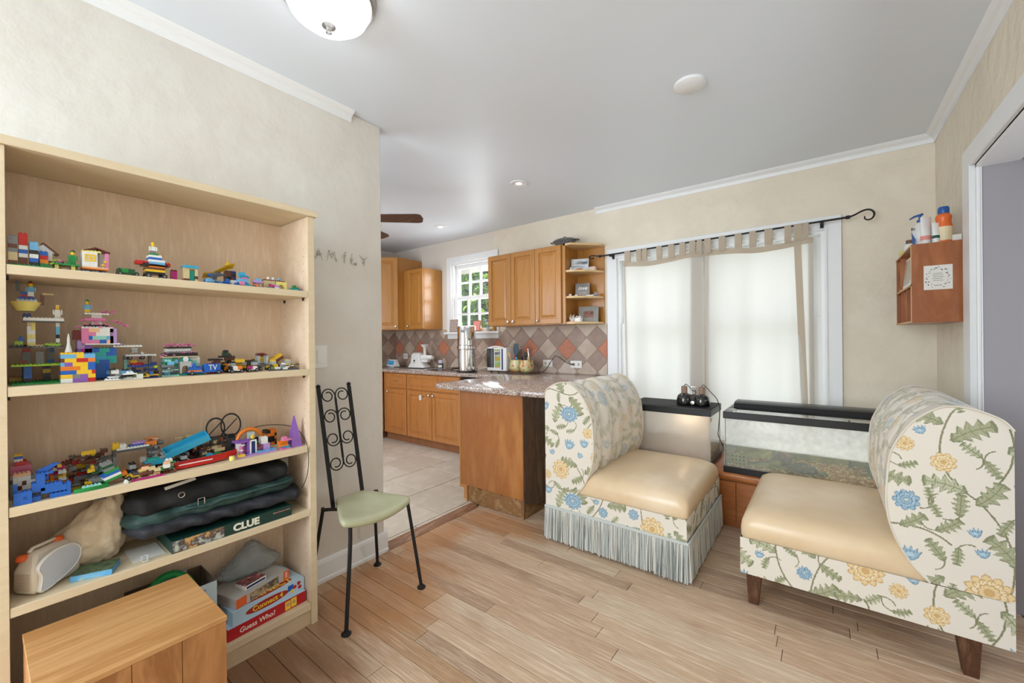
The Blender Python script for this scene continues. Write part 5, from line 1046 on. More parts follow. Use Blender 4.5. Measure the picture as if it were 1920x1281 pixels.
car('pink and purple roadster on a white shelf plate near tower', -1.945, .325, z + .061, 0, ['p', 'm', 'w'], 5, 3, seed=6)
t = toy('white raised plate holding pink roadster and red wagons', 'toy model', -1.955, .315, z)
for j in (0, 8): wallblock(t, 1, j, 0, 2, 1, 6, ['g', 'aq', 'w'], j)
bk_(t, 0, 0, 18, 6, 10, 1, 'w'); bk_(t, 0, 1, 9, 6, 8, 1, 'b'); bk_(t, 2, 2, 10, 3, 4, 2, 'r'); bk_(t, 2, 2, 12, 2, 2, 2, 'y')
t = toy('teal brick shop with arched doorway and round clock sign', 'toy house', -1.935, .415, z, name='toy_shop')
bk_(t, 0, 0, 0, 8, 14, 1, 'tl', 2); wallblock(t, 0, 0, 1, 5, 5, 5, ['aq', 'g', 'lv', 'az'], 8); wallblock(t, 0, 9, 1, 5, 4, 5, ['aq', 'w', 'aq'], 8)
put(t, 'arch', MB().prism([(0, 0), (.006, 0)] + [(.016 - .010*math.cos(PI*q/8), .014 + .010*math.sin(PI*q/8)) for q in range(9)] + [(.026, 0), (.034, 0), (.034, .036), (0, .036)], 0, .012, 'x').mesh('arch', m_b['w']), (.046, .040, .0035))
put(t, 'roof', MB().prism([(-.004, 0), (.017, .014), (.038, 0)], 0, .03, 'x').mesh('roof', m_b['tl']), (.030, .040, .0400)); put(t, 'clock_sign', MB().lathe([(0, 0), (.008, 0), (.008, .002), (0, .002)], n=14, axis='x').mesh('clock_sign', m_b['w']), (.062, .056, .046))
bk_(t, 0, -1, 16, 6, 13, 1, 't'); bk_(t, 0, 0, 17, 6, 12, 3, 'k', 0); bk_(t, 0, 1, 20, 5, 9, 1, 'g'); bk_(t, 0, 1, 21, 4, 9, 3, 'w', 0); bk_(t, 0, 1, 24, 5, 9, 1, 'k')
blossoms(t, [(.044, -.008 + .009*k, .052 + .004*(k % 3)) for k in range(5)] + [(.030, .008 + .008*k, .083 + .003*(k % 2)) for k in range(11)] + [(.04, .05 + .01*k, .062) for k in range(4)], 'p', 8, 7)
plate_stack('pale green greenhouse frame leaning in front of teal shop', -1.868, .398, z, 0, ['aq', 'g', 'lb', 'gn'], 3, 6, 16, 41, 'toy model')
t = toy('bright blue brick bus lettered with two big capitals', 'toy vehicle', -1.862, .470, z, name='toy_bus')
wheels(t, .10, .03, .006); bk_(t, 0, 0, 2, 4, 13, 1, 'b'); wallblock(t, 0, 6, 3, 4, 6, 2, 'b', 1); bk_(t, 0, 1, 3, 3, 4, 4, 'b'); bk_(t, 1, 2, 7, 2, 1, 3, 'b'); bk_(t, 3, 0, 3, 1, 5, 1, 'o')
put(t, 'lettering', text_mesh('lettering', 'TV', .022, frame((0, 0, 0), (0, 1, 0), (0, 0, 1)), m_b['w'], .0006), (.0326, .072, .0195))
car('dark green roofed jeep with tilted brown flag', -1.955, .560, z, 0, ['dgn', 'k', 'br'], 7, 4, seed=12, big=True)
car('yellow and orange racing car in the shelf middle', -1.888, .598, z, 0, ['y', 'o', 'w', 'k'], 7, 3, seed=13, wing=True)
car('small white go-kart with orange nose near shelf edge', -1.842, .598, z, 0, ['w', 'o', 'k'], 5, 3, cab=False, seed=14)
car('brown and yellow brick truck behind racing car', -1.955, .650, z, 0, ['br', 'y', 'o', 'dg'], 8, 4, seed=15, big=True)
car('red and black brick buggy beside the yellow racer', -1.895, .680, z, 0, ['r', 'k', 'dg'], 6, 3, seed=16)
car('magenta and white tiny kart close to shelf edge', -1.840, .662, z, 0, ['w', 'm', 'g'], 4, 2, cab=False, seed=17)
car('lime green brick car behind flat grey racer', -1.895, .752, z, 0, ['lg', 'dg', 'k', 'y'], 6, 3, seed=18)
t = toy('tiny beach hut on posts under dark red parasol', 'toy house', -1.965, .738, z, name='toy_hut'); wallblock(t, 0, 0, 0, 4, 5, 2, ['g', 'lb', 't'], 2); [bk_(t, i, j, 6, 1, 1, 9, 'cl', 0) for i, j in ((0, 0), (3, 0), (0, 4), (3, 4))]; put(t, 'parasol', MB().lathe([(.022, 0), (.024, .001), (.012, .007), (0, .009)], n=10).mesh('parasol', m_b['dr']), (.016, .020, .0485))
t = toy('brown and yellow brick wing propped against bookcase side', 'toy model', -1.965, .800, z + .018, tilt=(.55, 0)); [bk_(t, 0, 0, 3*k, 3, 7, 3, c, 1 if k == 1 else 0) for k, c in enumerate(('br', 'y'))]
bk_(t, 0, 0, -3, 3, 3, 3, 'dg', 0)
plate_stack('flat dark grey racer with pale nose at far shelf end', -1.835, .740, z, 0, ['dg', 'g', 'k', 'w'], 3, 14, 10, 51, name='toy_racer', sp=1)
car('mustard coloured brick van at the end behind grey racer', -1.895, .812, z, 0, ['y', 'k', 't'], 6, 3, seed=19)

plate_stack('tangle of dark green and brown brick wings behind the yellow racer', -1.985, .600, z, 0, ['dgn', 'br', 'k', 'gn', 't'], 4, 10, 30, 81)
plate_stack('black and grey brick barge loaded with yellow tiles at shelf back', -1.990, .705, z, 0, ['k', 'dg', 'y', 'br', 'r'], 4, 9, 28, 82)
plate_stack('low red and brown brick sledge next to the police car', -1.905, .545, z, 0, ['r', 'br', 'o', 'k'], 3, 6, 14, 83)
plate_stack('small grey brick crane bits before brown truck', -1.915, .640, z, 0, ['dg', 'g', 'y', 'k'], 2, 4, 10, 84)
# third shelf
TS = (1.08, 1.06, 1.35)
z = SZ[2] + .0005
t = toy('bright blue blocky brick dragon crouching at shelf front', 'toy model', -1.832, .064, z, name='toy_dragon')
bk_(t, 0, 0, 0, 4, 4, 2, 'b'); bk_(t, 1, 0, 2, 3, 4, 6, 'b'); bk_(t, -1, 4, 0, 4, 2, 3, 'b'); bk_(t, 0, 4, 6, 3, 3, 6, 'b'); bk_(t, 0, 5, 12, 3, 2, 5, 'b'); bk_(t, -1, 5, 17, 4, 4, 1, 'b'); bk_(t, 0, 6, 4, 3, 6, 4, 'b'); bk_(t, 0, 7, 8, 3, 4, 2, 'b'); bk_(t, 0, 8, 0, 3, 5, 3, 'b'); bk_(t, 1, 12, 3, 2, 1, 6, 'b'); bk_(t, 1, 0, 8, 1, 1, 5, 'b', 0); bk_(t, 2, 2, 3, 2, 1, 2, 'w', 0); bk_(t, -1, 6, 12, 2, 2, 3, 'b')
put(t, 'tail_blade', MB().prism([(0, 0), (.035, .012), (.045, .010), (.02, -.004)], 0, .012, 'x').mesh('tail_blade', m_b['b']), (0, .040, .062))
t = toy('translucent pink brick cabin behind blue dragon', 'toy house', -1.965, .062, z, name='toy_house'); wallblock(t, 0, 0, 0, 7, 5, 5, ['w', 'w', 'p', 'g'], 3); bk_(t, 0, 0, 15, 7, 5, 6, 'cp', 0); bk_(t, 1, 1, 21, 5, 3, 2, 'r'); bk_(t, 3, 1, 23, 2, 2, 2, 'w'); bk_(t, 3, 1, 25, 2, 2, 2, 'b'); bk_(t, 3, 1, 27, 2, 2, 1, 'y')
t = toy('white and grey ruined brick building beside pink cabin', 'toy house', -1.895, .066, z, name='toy_ruin'); wallblock(t, 0, 0, 0, 3, 8, 5, ['w', 'w', 'g', 'br', 'w'], 6); bk_(t, 0, 0, 15, 3, 4, 2, 'fl')
plate_stack('red and yellow brick crane lying behind white ruin', -1.965, .106, z, 0, ['r', 'y', 'gn', 'w', 'm', 'o'], 7, 8, 34, 61)
t = toy('grey winged brick jet standing on its nose', 'toy plane', -1.915, .225, z + .03, rz=.15, name='toy_plane', tilt=(-.35, 1.15))
bk_(t, 0, 0, 0, 11, 4, 1, 'g'); bk_(t, 3, -3, 0, 4, 11, 1, 'g', 1); bk_(t, -2, 1, 1, 8, 2, 2, 'g'); bk_(t, -3, -1, 1, 3, 6, 1, 'dg')
t = toy('dark red and brown long brick mast behind grey jet', 'toy model', -2.01, .120, z + .03, tilt=(.32, 0)); bk_(t, 0, 0, 0, 2, 14, 2, 'br'); bk_(t, 0, 4, 2, 2, 8, 1, 'dr'); bk_(t, 0, 1, -2, 2, 6, 2, 'dg')
t = toy('black lattice brick plate with yellow prow', 'toy model', -1.875, .150, z + .001, rz=-.1); bk_(t, 0, 0, 0, 3, 9, 3, 'y'); bk_(t, 0, -1, 3, 5, 8, 1, 'k'); bk_(t, 1, 0, 4, 4, 6, 1, 'dg'); bk_(t, 2, 6, 3, 2, 3, 1, 'y')
t = toy('tilted stack of blue white and green bricks at shelf front', 'toy model', -1.838, .258, z + .004, rz=.1, tilt=(.30, 0))
for k, (c, w) in enumerate((('br', 3), ('gn', 5), ('w', 5), ('b', 5), ('gn', 4), ('g', 3), ('dgn', 3), ('g', 3))): bk_(t, 0, 0 if w < 5 else -1, 2*k, 3, w, 2, c, 1 if k > 6 else 0)
put(t, 'brick', brick_mesh(2, 2, 3, 'o', 1), (0, .03, .004))
t = toy('long translucent green brick canoe along shelf edge', 'toy boat', -1.806, .180, z, name='toy_boat'); put(t, 'hull', MB().loft([[(-.008*w, y_, .0), (.008*w, y_, .0), (.010*w, y_, .008), (-.010*w, y_, .008)] for y_, w in ((0, .1), (.012, .8), (.04, 1), (.06, .7), (.072, .1))]).mesh('hull', m_b['gn'], 30)); bk_(t, -.5, 2, 2.5, 1, 5, 1, 'aq')
plate_stack('grey and green brick raft lying behind green canoe', -1.855, .176, z, .0, ['g', 'gn', 'dg', 'br'], 3, 9, 4, 66, 'toy boat', 'toy_raft', sp=1) if False else None
t = toy('long magenta brick plate with white end lying at shelf edge', 'toy model', -1.808, .300, z); bk_(t, 0, 1, 0, 1, 10, 1, 'm'); bk_(t, 0, -1, 0, 2, 1, 2, 'w')
car('yellow and black brick motorbike before teal container', -1.850, .300, z, 0, ['y', 'k', 'yl', 'dg'], 7, 3, cab=False, seed=23)
car('blue and white hatchback with black wheels under grey ramp', -1.900, .300, z, 0, ['b', 'w', 'k'], 6, 3, seed=24, big=True)
t = toy('dark grey brick ramp topped by white yellow and blue tiles', 'toy model', -1.955, .285, z); 
for j in (0, 11): wallblock(t, 0, j, 0, 3, 1, 6, ['dg', 'g'], j)
bk_(t, 0, 0, 18, 4, 12, 2, 'dg'); bk_(t, 0, 0, 20, 2, 2, 5, 'y'); bk_(t, 0, 2, 20, 3, 2, 4, 'w'); bk_(t, 0, 5, 20, 3, 5, 2, 'b'); bk_(t, 0, 6, 22, 2, 4, 2, 'lv'); bk_(t, 3, 1, 20, 1, 10, 1, 'w')
t = toy('teal brick container with sloping roof, front of grey ramp', 'toy model', -1.905, .356, z); wallblock(t, 0, 0, 0, 3, 3, 2, ['g', 'br'], 3); bk_(t, 0, 0, 6, 4, 7, 3, 'az', 0); bk_(t, 0, 1, 9, 3, 4, 2, 'tl', 0); bk_(t, 0, 4, 0, 3, 2, 6, 'br')
plate_stack('brown and green brick hut pieces ahead of teal container', -1.850, .368, z, 0, ['br', 'gn', 't', 'fl', 'w'], 4, 7, 14, 71, 'toy house', 'toy_hut')
t = toy('open sky blue tray tilted up on the brick heap', 'toy tray', -1.930, .418, z + .048, name='toy_tray', tilt=(.42, .0))
put(t, 'tray', MB().box(0, .05, 0, .13, 0, .003).box(0, .003, 0, .13, .003, .016).box(.047, .05, 0, .13, .003, .016).box(0.003, .047, 0, .003, .003, .016).box(.003, .047, .127, .13, .003, .016).mesh('tray', m_b['az'])); 
t.rotation_euler = (.36, .25, 0)
plate_stack('brown and clear brick wreck under sky blue tray', -1.935, .420, z, 0, ['br', 'g', 'cl', 'dg', 't'], 6, 9, 26, 72) 
t = toy('long red plastic canoe with white trim at shelf front', 'toy boat', -1.838, .432, z, name='toy_canoe')
put(t, 'hull', MB().loft([[(-.013*w, y_, .003 + zz), (.013*w, y_, .003 + zz), (.017*w, y_, .018 + zz), (.013*w, y_, .0181 + zz), (.010*w, y_, .008 + zz), (-.010*w, y_, .008 + zz), (-.013*w, y_, .0181 + zz), (-.017*w, y_, .018 + zz)] for y_, w, zz in ((0, .75, .0), (.02, 1, 0), (.10, 1, 0), (.15, .55, .003), (.180, .06, .008))]).mesh('hull', m_b['r'], 30))
put(t, 'trim_stripe', MB().box(.0160, .0168, .005, .10, .0125, .0150).mesh('trim_stripe', m_b['w'])); put(t, 'seat_disc', MB().lathe([(0, 0), (.008, 0), (.008, .003), (0, .003)], n=12).mesh('seat_disc', m_b['w']), (0, .06, .010))
car('olive brick pickup parked behind the red canoe', -1.895, .440, z, 0, ['t', 'dg', 'br', 'k'], 7, 3, seed=25)
car('teal and green brick sports car beside purple playset', -1.892, .520, z, 0, ['az', 'gn', 'k', 'dg'], 8, 3, cab=False, seed=26)
plate_stack('dark brown brick scrap behind teal sports car', -1.955, .520, z, 0, ['br', 'dr', 'k', 't', 'dg'], 6, 8, 28, 73)
t = toy('pair of black spoked hoops leaning on bookcase back', 'toy wheel', -2.01, .60, z, name='toy_hoops')
for j, rr_ in ((0, .030), (.052, .034)): put(t, 'hoop', MB().tube([(.0 - .3*(rr_ + rr_*math.sin(a))*.4 + .02, j + rr_*math.cos(a), rr_ + rr_*math.sin(a) + .045) for a in (k*PI/10 for k in range(21))], .0028, 6).mesh('hoop', m_b['k'], 60)); put(t, 'hoop_spoke', MB().tube([(.012, j - rr_*.7, .045 + rr_*.4), (.008, j + rr_*.7, .045 + rr_*1.5)], .002, 5).mesh('hoop_spoke', m_b['k']))
wallblock(t, 0, -2, 0, 3, 10, 5, ['dg', 'br', 'k'], 5)
t = toy('purple and lilac brick playset with orange arch and bead curtain door', 'toy house', -1.900, .618, z, name='toy_playset')
bk_(t, 1, 0, 0, 9, 17, 1, 'lv'); bk_(t, 3, 9, 1, 6, 8, 1, 'lb'); bk_(t, 5, 1, 1, 1, 1, 12, 'w', 0); bk_(t, 6, 2, 1, 1, 1, 11, 'p', 0); bk_(t, 3, 0, 13, 5, 6, 1, 'pu'); bk_(t, 4, 5, 1, 3, 1, 14, 'pu', 0)
put(t, 'door_frame', MB().box(0, .006, 0, .004, 0, .040).box(0, .006, .018, .022, 0, .040).box(0, .006, .004, .018, .036, .040).mesh('door_frame', m_b['w']), (.056, .048, .0045)); put(t, 'door_leaf', MB().box(0, .002, 0, .014, 0, .036).mesh('door_leaf', m_b['db']), (.058, .052, .0045))
put(t, 'arch', MB().tube([(0, .042 - .042*math.cos(a), .032*math.sin(a)) for a in (k*PI/12 for k in range(13))], .006, 7).mesh('arch', m_b['o'], 60), (.018, .020, .040)); wallblock(t, 1, 2, 1, 2, 4, 4, ['lv', 'm', 'p'], 3); bk_(t, 5, 12, 2, 2, 3, 6, 'lv'); bk_(t, 4, 11, 8, 3, 3, 6, 'w'); bk_(t, 4, 6, 14, 1, 3, 6, 'cl')
put(t, 'flower', MB().ball((0, 0, 0), .007, 6, (.5, 1, 1)).mesh('flower', m_b['y'], 180), (.052, .060, .052)); blossoms(t, [(.06, .012, .034), (.064, .018, .018), (.06, .022, .030)], 'w', 3); blossoms(t, [(.060, .03, .012), (.05, .09, .01)], 'm', 3); bk_(t, 9, 0, 1, 1, 3, 2, 'y')
t = toy('black and orange dark brick stall behind purple playset end', 'toy model', -1.985, .772, z); wallblock(t, 0, 0, 0, 5, 5, 5, ['k', 'k', 'br', 'o'], 3)
t = toy('tall purple plastic pyramid roof at the far shelf end', 'toy roof', -1.862, .822, z, name='toy_roof')
put(t, 'pyramid', MB().loft([[(0, 0, 0), (.04, 0, 0), (.04, .045, 0), (0, .045, 0)], [(.002, .003, .014), (.036, .003, .014), (.036, .042, .014), (.002, .042, .014)], [(.018, .018, .098), (.021, .018, .098), (.021, .022, .098), (.018, .022, .098)]]).mesh('pyramid', m_b['pu']))
plate_stack('orange white and grey brick lump behind the teal container', -1.965, .350, z, 0, ['o', 'w', 'g', 'dg', 'br'], 5, 9, 34, 91)
plate_stack('long dark brown brick beam pile behind sky blue tray', -2.010, .440, z, 0, ['br', 'dr', 'dg', 'k', 't'], 4, 14, 40, 92)
plate_stack('brown and cream brick rubble behind black hoops', -1.915, .560, z, 0, ['t', 'br', 'k', 'yl'], 3, 6, 16, 93)
plate_stack('grey red and yellow brick wreck behind grey jet', -1.985, .185, z, 0, ['dg', 'r', 'y', 'g', 'br'], 5, 12, 46, 94)
plate_stack('dark green and yellow brick barge before grey jet', -1.880, .215, z, 0, ['dgn', 'y', 'k', 'g'], 4, 5, 16, 95)
plate_stack('tan and green brick scraps at edge beside magenta plate', -1.835, .330, z, 0, ['t', 'gn', 'w', 'fl', 'br'], 2, 5, 9, 96)
plate_stack('pink and teal brick garden strip behind purple playset', -1.985, .690, z, 0, ['p', 'tl', 'lv', 'k', 'br'], 5, 8, 26, 97)
plate_stack('coral and yellow brick bits before purple pyramid roof', -1.835, .775, z, 0, ['p', 'o', 'lv', 'az'], 3, 5, 8, 98)
bc_ = toy('round cream brick cap lying at edge before playset', 'toy brick', -1.812, .598, z, name='toy_brick'); put(bc_, 'brick', MB().lathe([(0, 0), (.008, 0), (.009, .003), (.009, .012), (0, .013)], n=12).mesh('brick', m_b['yl'], 40))
tag(obj('charging_cable', MB().tube(catmull([(-1.98, .70, .86), (-1.97, .79, .868), (-1.90, .868, .853), (-1.81, .8775, .80), (-1.779, .875, .74), (-1.783, .870, .66), (-1.81, .860, .60)], 40).tolist(), .0016, 5), m_black, smooth=60), 'thin black cable looping down over shelf edge to the garment bag', 'cable')

# ================================================================== LOWER SHELVES
def RM(x, y, z, rz): return Matrix.Translation((x, y, z)) @ Matrix.Rotation(rz, 4, 'Z')
z4 = SZ[3]; z5 = SZ[4]
# projector-like light box: cream body, perforated end, pale screen face
rd = thing('speaker_lamp', 'cream rounded speaker lamp with orange knobs at fourth shelf end', 'speaker', (-1.87, .13, z4))
m_crm = mat('cream_shell', (226, 214, 196), rough=.45); m_scr = mat('pale_screen', (206, 212, 224), rough=.3); m_knob = mat('orange_knob', (232, 104, 48), rough=.4)
A = Vector((-1.876, .062, 0)); B_ = Vector((-1.818, .100, 0)); Cc = Vector((-1.905, .205, 0)); Dd = A + (Cc - B_)
u = (B_-A).normalized(); v = (Cc-B_).normalized()
def quad(z, a, b_): # a shrink in u, b shrink in v
    w = (B_-A).length; l_ = (Cc-B_).length; out = []
    for su, sv in ((0, 0), (1, 0), (1, 1), (0, 1)): p = A + u*(a + su*(w-2*a)) + v*(b_ + sv*(l_-2*b_)); out.append((p.x, p.y, z))
    return out
obj('shell', MB().loft([quad(z4+.001, .006, .008), quad(z4+.014, 0, 0), quad(z4+.070, 0, .0), quad(z4+.100, .010, .012), quad(z4+.118, .024, .024)]), m_crm, rd, smooth=30, bevel=.008)
n_ = u.cross(Vector((0, 0, 1))); n_ = Vector((v.y, -v.x, 0)); M = frame(B_ + Vector((0, 0, z4)), v, (0, 0, 1)); sg = 1 if (M.to_3x3() @ Vector((0, 0, 1))).dot(Vector((1, 1, 0))) > 0 else -1
drop = [(.008, .012), (.014, .050), (.004, .078), (.022, .100), (.060, .112), (.105, .108), (.128, .088), (.130, .060), (.110, .034), (.060, .012), (.020, .003)]
def dp(s_, d): c_ = (.070, .060); return [(c_[0]+(a-c_[0])*s_, c_[1]+(b_-c_[1])*s_, d*sg) for a, b_ in catmull(drop + drop[:1], 44)[:-1].tolist()]
obj('screen_bezel', MB().loft([dp(1.0, 0), dp(1.0, .006), dp(.95, .009), dp(.90, .007)], M), m_wpl, rd, smooth=40)
obj('screen', MB().loft([dp(.90, .004), dp(.90, .0078), dp(.5, .0085)], M), m_scr, rd, smooth=40)
M2 = frame(A + Vector((0, 0, z4)), u, (0, 0, 1)); hs = MB()
for i in range(12):
    for j in range(12): x_, y_ = .008 + i*.0042 + (j % 2)*.002, .018 + j*.0042; hs.loft([[(x_ + .0011*math.cos(a), y_ + .0011*math.sin(a), q) for a in (k*PI/2 for k in range(4))] for q in (.0001, .0007)], M2)
obj('perforation', hs, m_toe, rd, kind='stuff')
for p in (A + v*.012 + u*.018, A + v*.100 + u*.03): obj('knob', MB().lathe([(.012, 0), (.014, .004), (.013, .012), (.008, .016), (0, .017)], (p.x, p.y, z4+.098 if p.y < .1 else z4 + .113), 16), m_knob, rd, smooth=50)
obj('carry_handle', MB().tube([(A+u*.03+v*.02+Vector((0, 0, z4+.118))), (A+u*.03+v*.03+Vector((0, 0, z4+.126))), (A+u*.03+v*.09+Vector((0, 0, z4+.126))), (A+u*.03+v*.10+Vector((0, 0, z4+.118)))], .005, 6), m_crm, rd, smooth=50)
# crumpled cream cloth bag
def crumple(name, label, cat, c, r_, seed, m, shape, amp=.012, n1=44, n2=26, freq=1):
    rr = random.Random(seed); ph = [(rr.uniform(-1, 1), rr.uniform(-1, 1), rr.uniform(-1, 1), rr.uniform(0, 6), rr.uniform(.3, 1)) for _ in range(14)]
    loops = []
    for j in range(n2+1):
        t = PI*j/n2; lp_ = []
        for i in range(n1):
            a = 2*PI*i/n1; d = Vector((math.sin(t)*math.cos(a), math.sin(t)*math.sin(a), math.cos(t)))
            f = sum(w*abs(math.sin((d.x*ax + d.y*ay + d.z*az)*7*freq + p)) for ax, ay, az, p, w in ph)/5 - .7
            x, y, z = shape(d); q = 1 + f*amp/max(r_)*1.0
            lp_.append((c[0] + x*q, c[1] + y*q, max(c[2] + z*q, c[3])))
        loops.append(lp_)
    o = obj(name, MB().loft(loops), m, smooth=70); return tag(o, label, cat)
m_muslin = mat('cream_muslin', (222, 206, 182), rough=.95, var=[(208, 190, 164), (230, 216, 194)], scale=14, bump=.5, bscale=40)
crumple('cloth_bag', 'crumpled cream muslin bag behind the speaker lamp', 'bag', (-1.955, .250, z4+.085, z4+.001), (.08, .12, .1), 4, m_muslin,
        lambda d: (d.x*(.055 + .02*max(0, d.y)), d.y*.135 if d.y < 0 else d.y*.060, (d.z*(.105 + .060*d.y) + .035*d.y) if d.z > 0 else d.z*.085), .030, 56, 34, 1.3)
# small jigsaw box
def flatbox(name, label, cat, x, y, z, lx, ly, h, rz, side, top, ch=.0006, group=None):
    t = thing(name, label, cat, (x, y, z), group); M = RM(x, y, z, rz)
    obj('box_side', MB().box(-lx/2, lx/2, -ly/2, ly/2, 0, h, M), side, t, bevel=ch); obj('box_lid', MB().box(-lx/2+.001, lx/2-.001, -ly/2+.001, ly/2-.001, h+.0002, h+.0014, M), top, t); return t, M
m_pic1 = mat('jungle_print', (48, 70, 52), rough=.4, var=[(96, 120, 80), (40, 62, 66), (176, 168, 90)], scale=38, ramp=(.3, .75), detail=8); m_side1 = mat('blue_yellow_print', (90, 160, 206), rough=.5, var=[(120, 176, 210), (232, 208, 90)], scale=16, ramp=(.45, .7))
flatbox('puzzle_box', 'small jungle picture puzzle box with blue yellow sides on fourth shelf', 'box', -1.852, .232, z4+.0005, .075, .095, .017, -.42, m_side1, m_pic1)
# folded black and green garment bag: three stacked padded rolls
gb = thing('garment_bag', 'long folded black and dark green cloth bag with metal buckle', 'bag', (-1.92, .58, z4+.05))
m_bk = mat('black_nylon', (30, 32, 34), rough=.75, var=[(22, 24, 26), (42, 44, 46)], scale=10, bump=.6, bscale=26, bstretch=(1, .4, 2)); m_gr = mat('dark_green_nylon', (50, 78, 74), rough=.6, var=[(38, 60, 58), (64, 94, 88)], scale=9, bump=.5, bscale=22, bstretch=(1, .4, 2)); m_ch = mat('charcoal_nylon', (46, 48, 56), rough=.65, var=[(34, 36, 42), (60, 62, 70)], scale=12, bump=.7, bscale=26)
def roll(name, m, y0, y1, zc_, hx, hz, sl, seed, xc=-1.915, flat=.7):
    rr = random.Random(seed); ph = [rr.uniform(0, 6) for _ in range(6)]; L = []
    for k in range(41):
        q = k/40; y = y0 + (y1-y0)*q; e = min(1, (q*14)**.5, ((1-q)*14)**.5) if 0 < q < 1 else .12; lp_ = []
        for i in range(28):
            a = 2*PI*i/28; wv = 1 + .05*math.sin(9*y*6 + ph[0] + 2*a) + .045*math.sin(23*y*3 + 3*a + ph[1]) + .03*math.sin(60*y + 5*a + ph[2])
            ca, sa = math.cos(a), math.sin(a); lp_.append((xc + hx*e*wv*math.copysign(abs(ca)**flat, ca), y, zc_ + sl*(q-.5) + hz*e*wv*math.copysign(abs(sa)**flat, sa)))
        L.append(lp_)
    return obj(name, MB().loft(L), m, gb, smooth=80)
roll('lower_layer', m_ch, .300, .884, z4+.083, .098, .028, -.020, 1, xc=-1.900)
roll('middle_layer', m_gr, .292, .860, z4+.125, .092, .030, .006, 2)
roll('upper_layer', m_bk, .300, .840, z4+.175, .085, .042, .008, 3)
roll('green_trim', m_gr, .43, .845, z4+.138, .098, .010, .010, 6, xc=-1.905)
bu = MB(); p = Vector((-1.814, .500, z4+.150))
bu.tube([p + Vector((0, -.010, -.018)), p + Vector((0, .010, -.018)), p + Vector((0, .010, .014)), p + Vector((0, -.010, .014)), p + Vector((0, -.010, -.018))], .0016, 5)
obj('buckle', bu, m_chrome, gb, label='small rectangular metal strap buckle'); obj('hook_ring', MB().tube([(-1.824 + .0, .445 + .009*math.cos(a), z4+.190 + .009*math.sin(a)) for a in (k*PI/8 for k in range(17))], .0014, 5), m_chrome, gb); obj('tag_card', MB().box(-.002, .0, -.045, .045, 0, .012, Matrix.Translation((-1.850, .450, z4+.220)) @ Matrix.Rotation(.15, 4, 'X') @ Matrix.Rotation(-.9, 4, 'Y')), m_paper, gb)
tag(obj('flyer', box(-1.96, -1.83, .315, .400, z4+.0005, z4+.0015), m_paper), 'white printed flyer lying flat under the garment bag', 'paper')
tag(obj('clear_clip', MB().tube([(-1.820, .335, z4+.004), (-1.820, .335, z4+.018), (-1.820, .350, z4+.018), (-1.820, .350, z4+.004), (-1.806, .350, z4+.004), (-1.806, .335, z4+.004)], .0022, 5), mat('clear_plastic', (220, 226, 230), rough=.1, alpha=.6)), 'tiny clear plastic clip in front of the puzzle box', 'clip')
tag(obj('white_carton', box(-2.045, -1.985, .800, .882, z4+.0005, z4+.195, ch=.002), m_wpl), 'plain white carton upright behind the garment bag end', 'box')
# detective board game
m_clue = mat('game_dark_green', (22, 58, 50), rough=.4); m_cast = mat('crowd_print', (120, 60, 50), rough=.4, var=[(214, 170, 110), (60, 40, 50), (190, 200, 190), (150, 90, 60)], scale=34, ramp=(.25, .75), detail=9)
t, M = flatbox('board_game', 'dark green detective board game box under the garment bag', 'board game', -1.895, .610, z4+.0005, .195, .400, .042, 0, m_clue, m_clue)
fx = .0980
obj('picture_print', MB().box(fx, fx+.0006, -.199, -.045, .001, .041, M), m_cast, t)
link('title_lettering', text_mesh('title_lettering', 'CLUE', .036, M @ frame((fx+.0008, .030, .021), (0, 1, 0), (0, 0, 1)), mat('clue_white', (236, 232, 214), rough=.5), bold=.0016, sx=1.05), t)
link('small_print', text_mesh('small_print', 'Classic Detective Game', .007, M @ frame((fx+.0008, .160, .030), (0, 1, 0), (0, 0, 1)), m_pinkl), t)
# bottom shelf: three boxed games, deck, bag of bits
m_gw = mat('game_red', (186, 32, 40), rough=.4); m_gwt = mat('game_pale_blue', (176, 206, 226), rough=.4, var=[(196, 220, 236)], scale=6)
t, M = flatbox('board_game', 'red sided guessing game box at bottom of the stack', 'board game', -1.925, .722, z5+.0005, .215, .304, .046, .06, m_gw, m_gwt)
fx = .1078; m_wh = mat('letter_white', (240, 236, 228), rough=.5); m_yl = mat('letter_yellow', (246, 208, 60), rough=.5)
for k, (bz, mm) in enumerate(((.0004, m_wh),)): link('title_lettering', text_mesh('title_lettering', 'Guess Who?', .027, M @ frame((fx + .0004 + .0005*k, -.045, .022), (0, 1, 0), (0, .08, 1)), mm, bold=bz, depth=.0003, sx=.95), t)
obj('portrait_tile', MB().box(fx, fx+.0008, .062, .084, .004, .040, M), m_yl, t); obj('portrait_tile', MB().box(fx, fx+.0008, .087, .110, .006, .042, M), m_yl, t)
for y_ in (.073, .0985): obj('portrait_face', MB().lathe([(0, 0), (.007, 0), (.007, .0005), (0, .0005)], (0, 0, 0), 12, M @ Matrix.Translation((fx+.0008, y_, .026)) @ Matrix.Rotation(PI/2, 4, 'Y') @ Matrix.Diagonal((1.2, 1, 1, 1))), mat('face_print', (206, 160, 130), rough=.6), t); 
t, M = flatbox('board_game', 'pale blue four in a row game box in middle of stack', 'board game', -1.930, .728, z5+.0485, .205, .288, .052, .10, m_gwt, m_gwt)
fx = .1028; m_logo = mat('logo_red', (170, 44, 40), rough=.5)
ov = lambda cy, cz, ry, rz_, MM, mm, k: obj('logo_oval', MB().lathe([(0, 0), (1, 0), (1, 1), (0, 1)], (0, 0, 0), 32, MM @ frame((fx, cy, cz), (0, 1, 0), (0, .0, 1)) @ Matrix.Diagonal((ry, rz_, .0004, 1))), mm, t)
ov(-.012, .026, .086, .017, M, m_logo, 0)
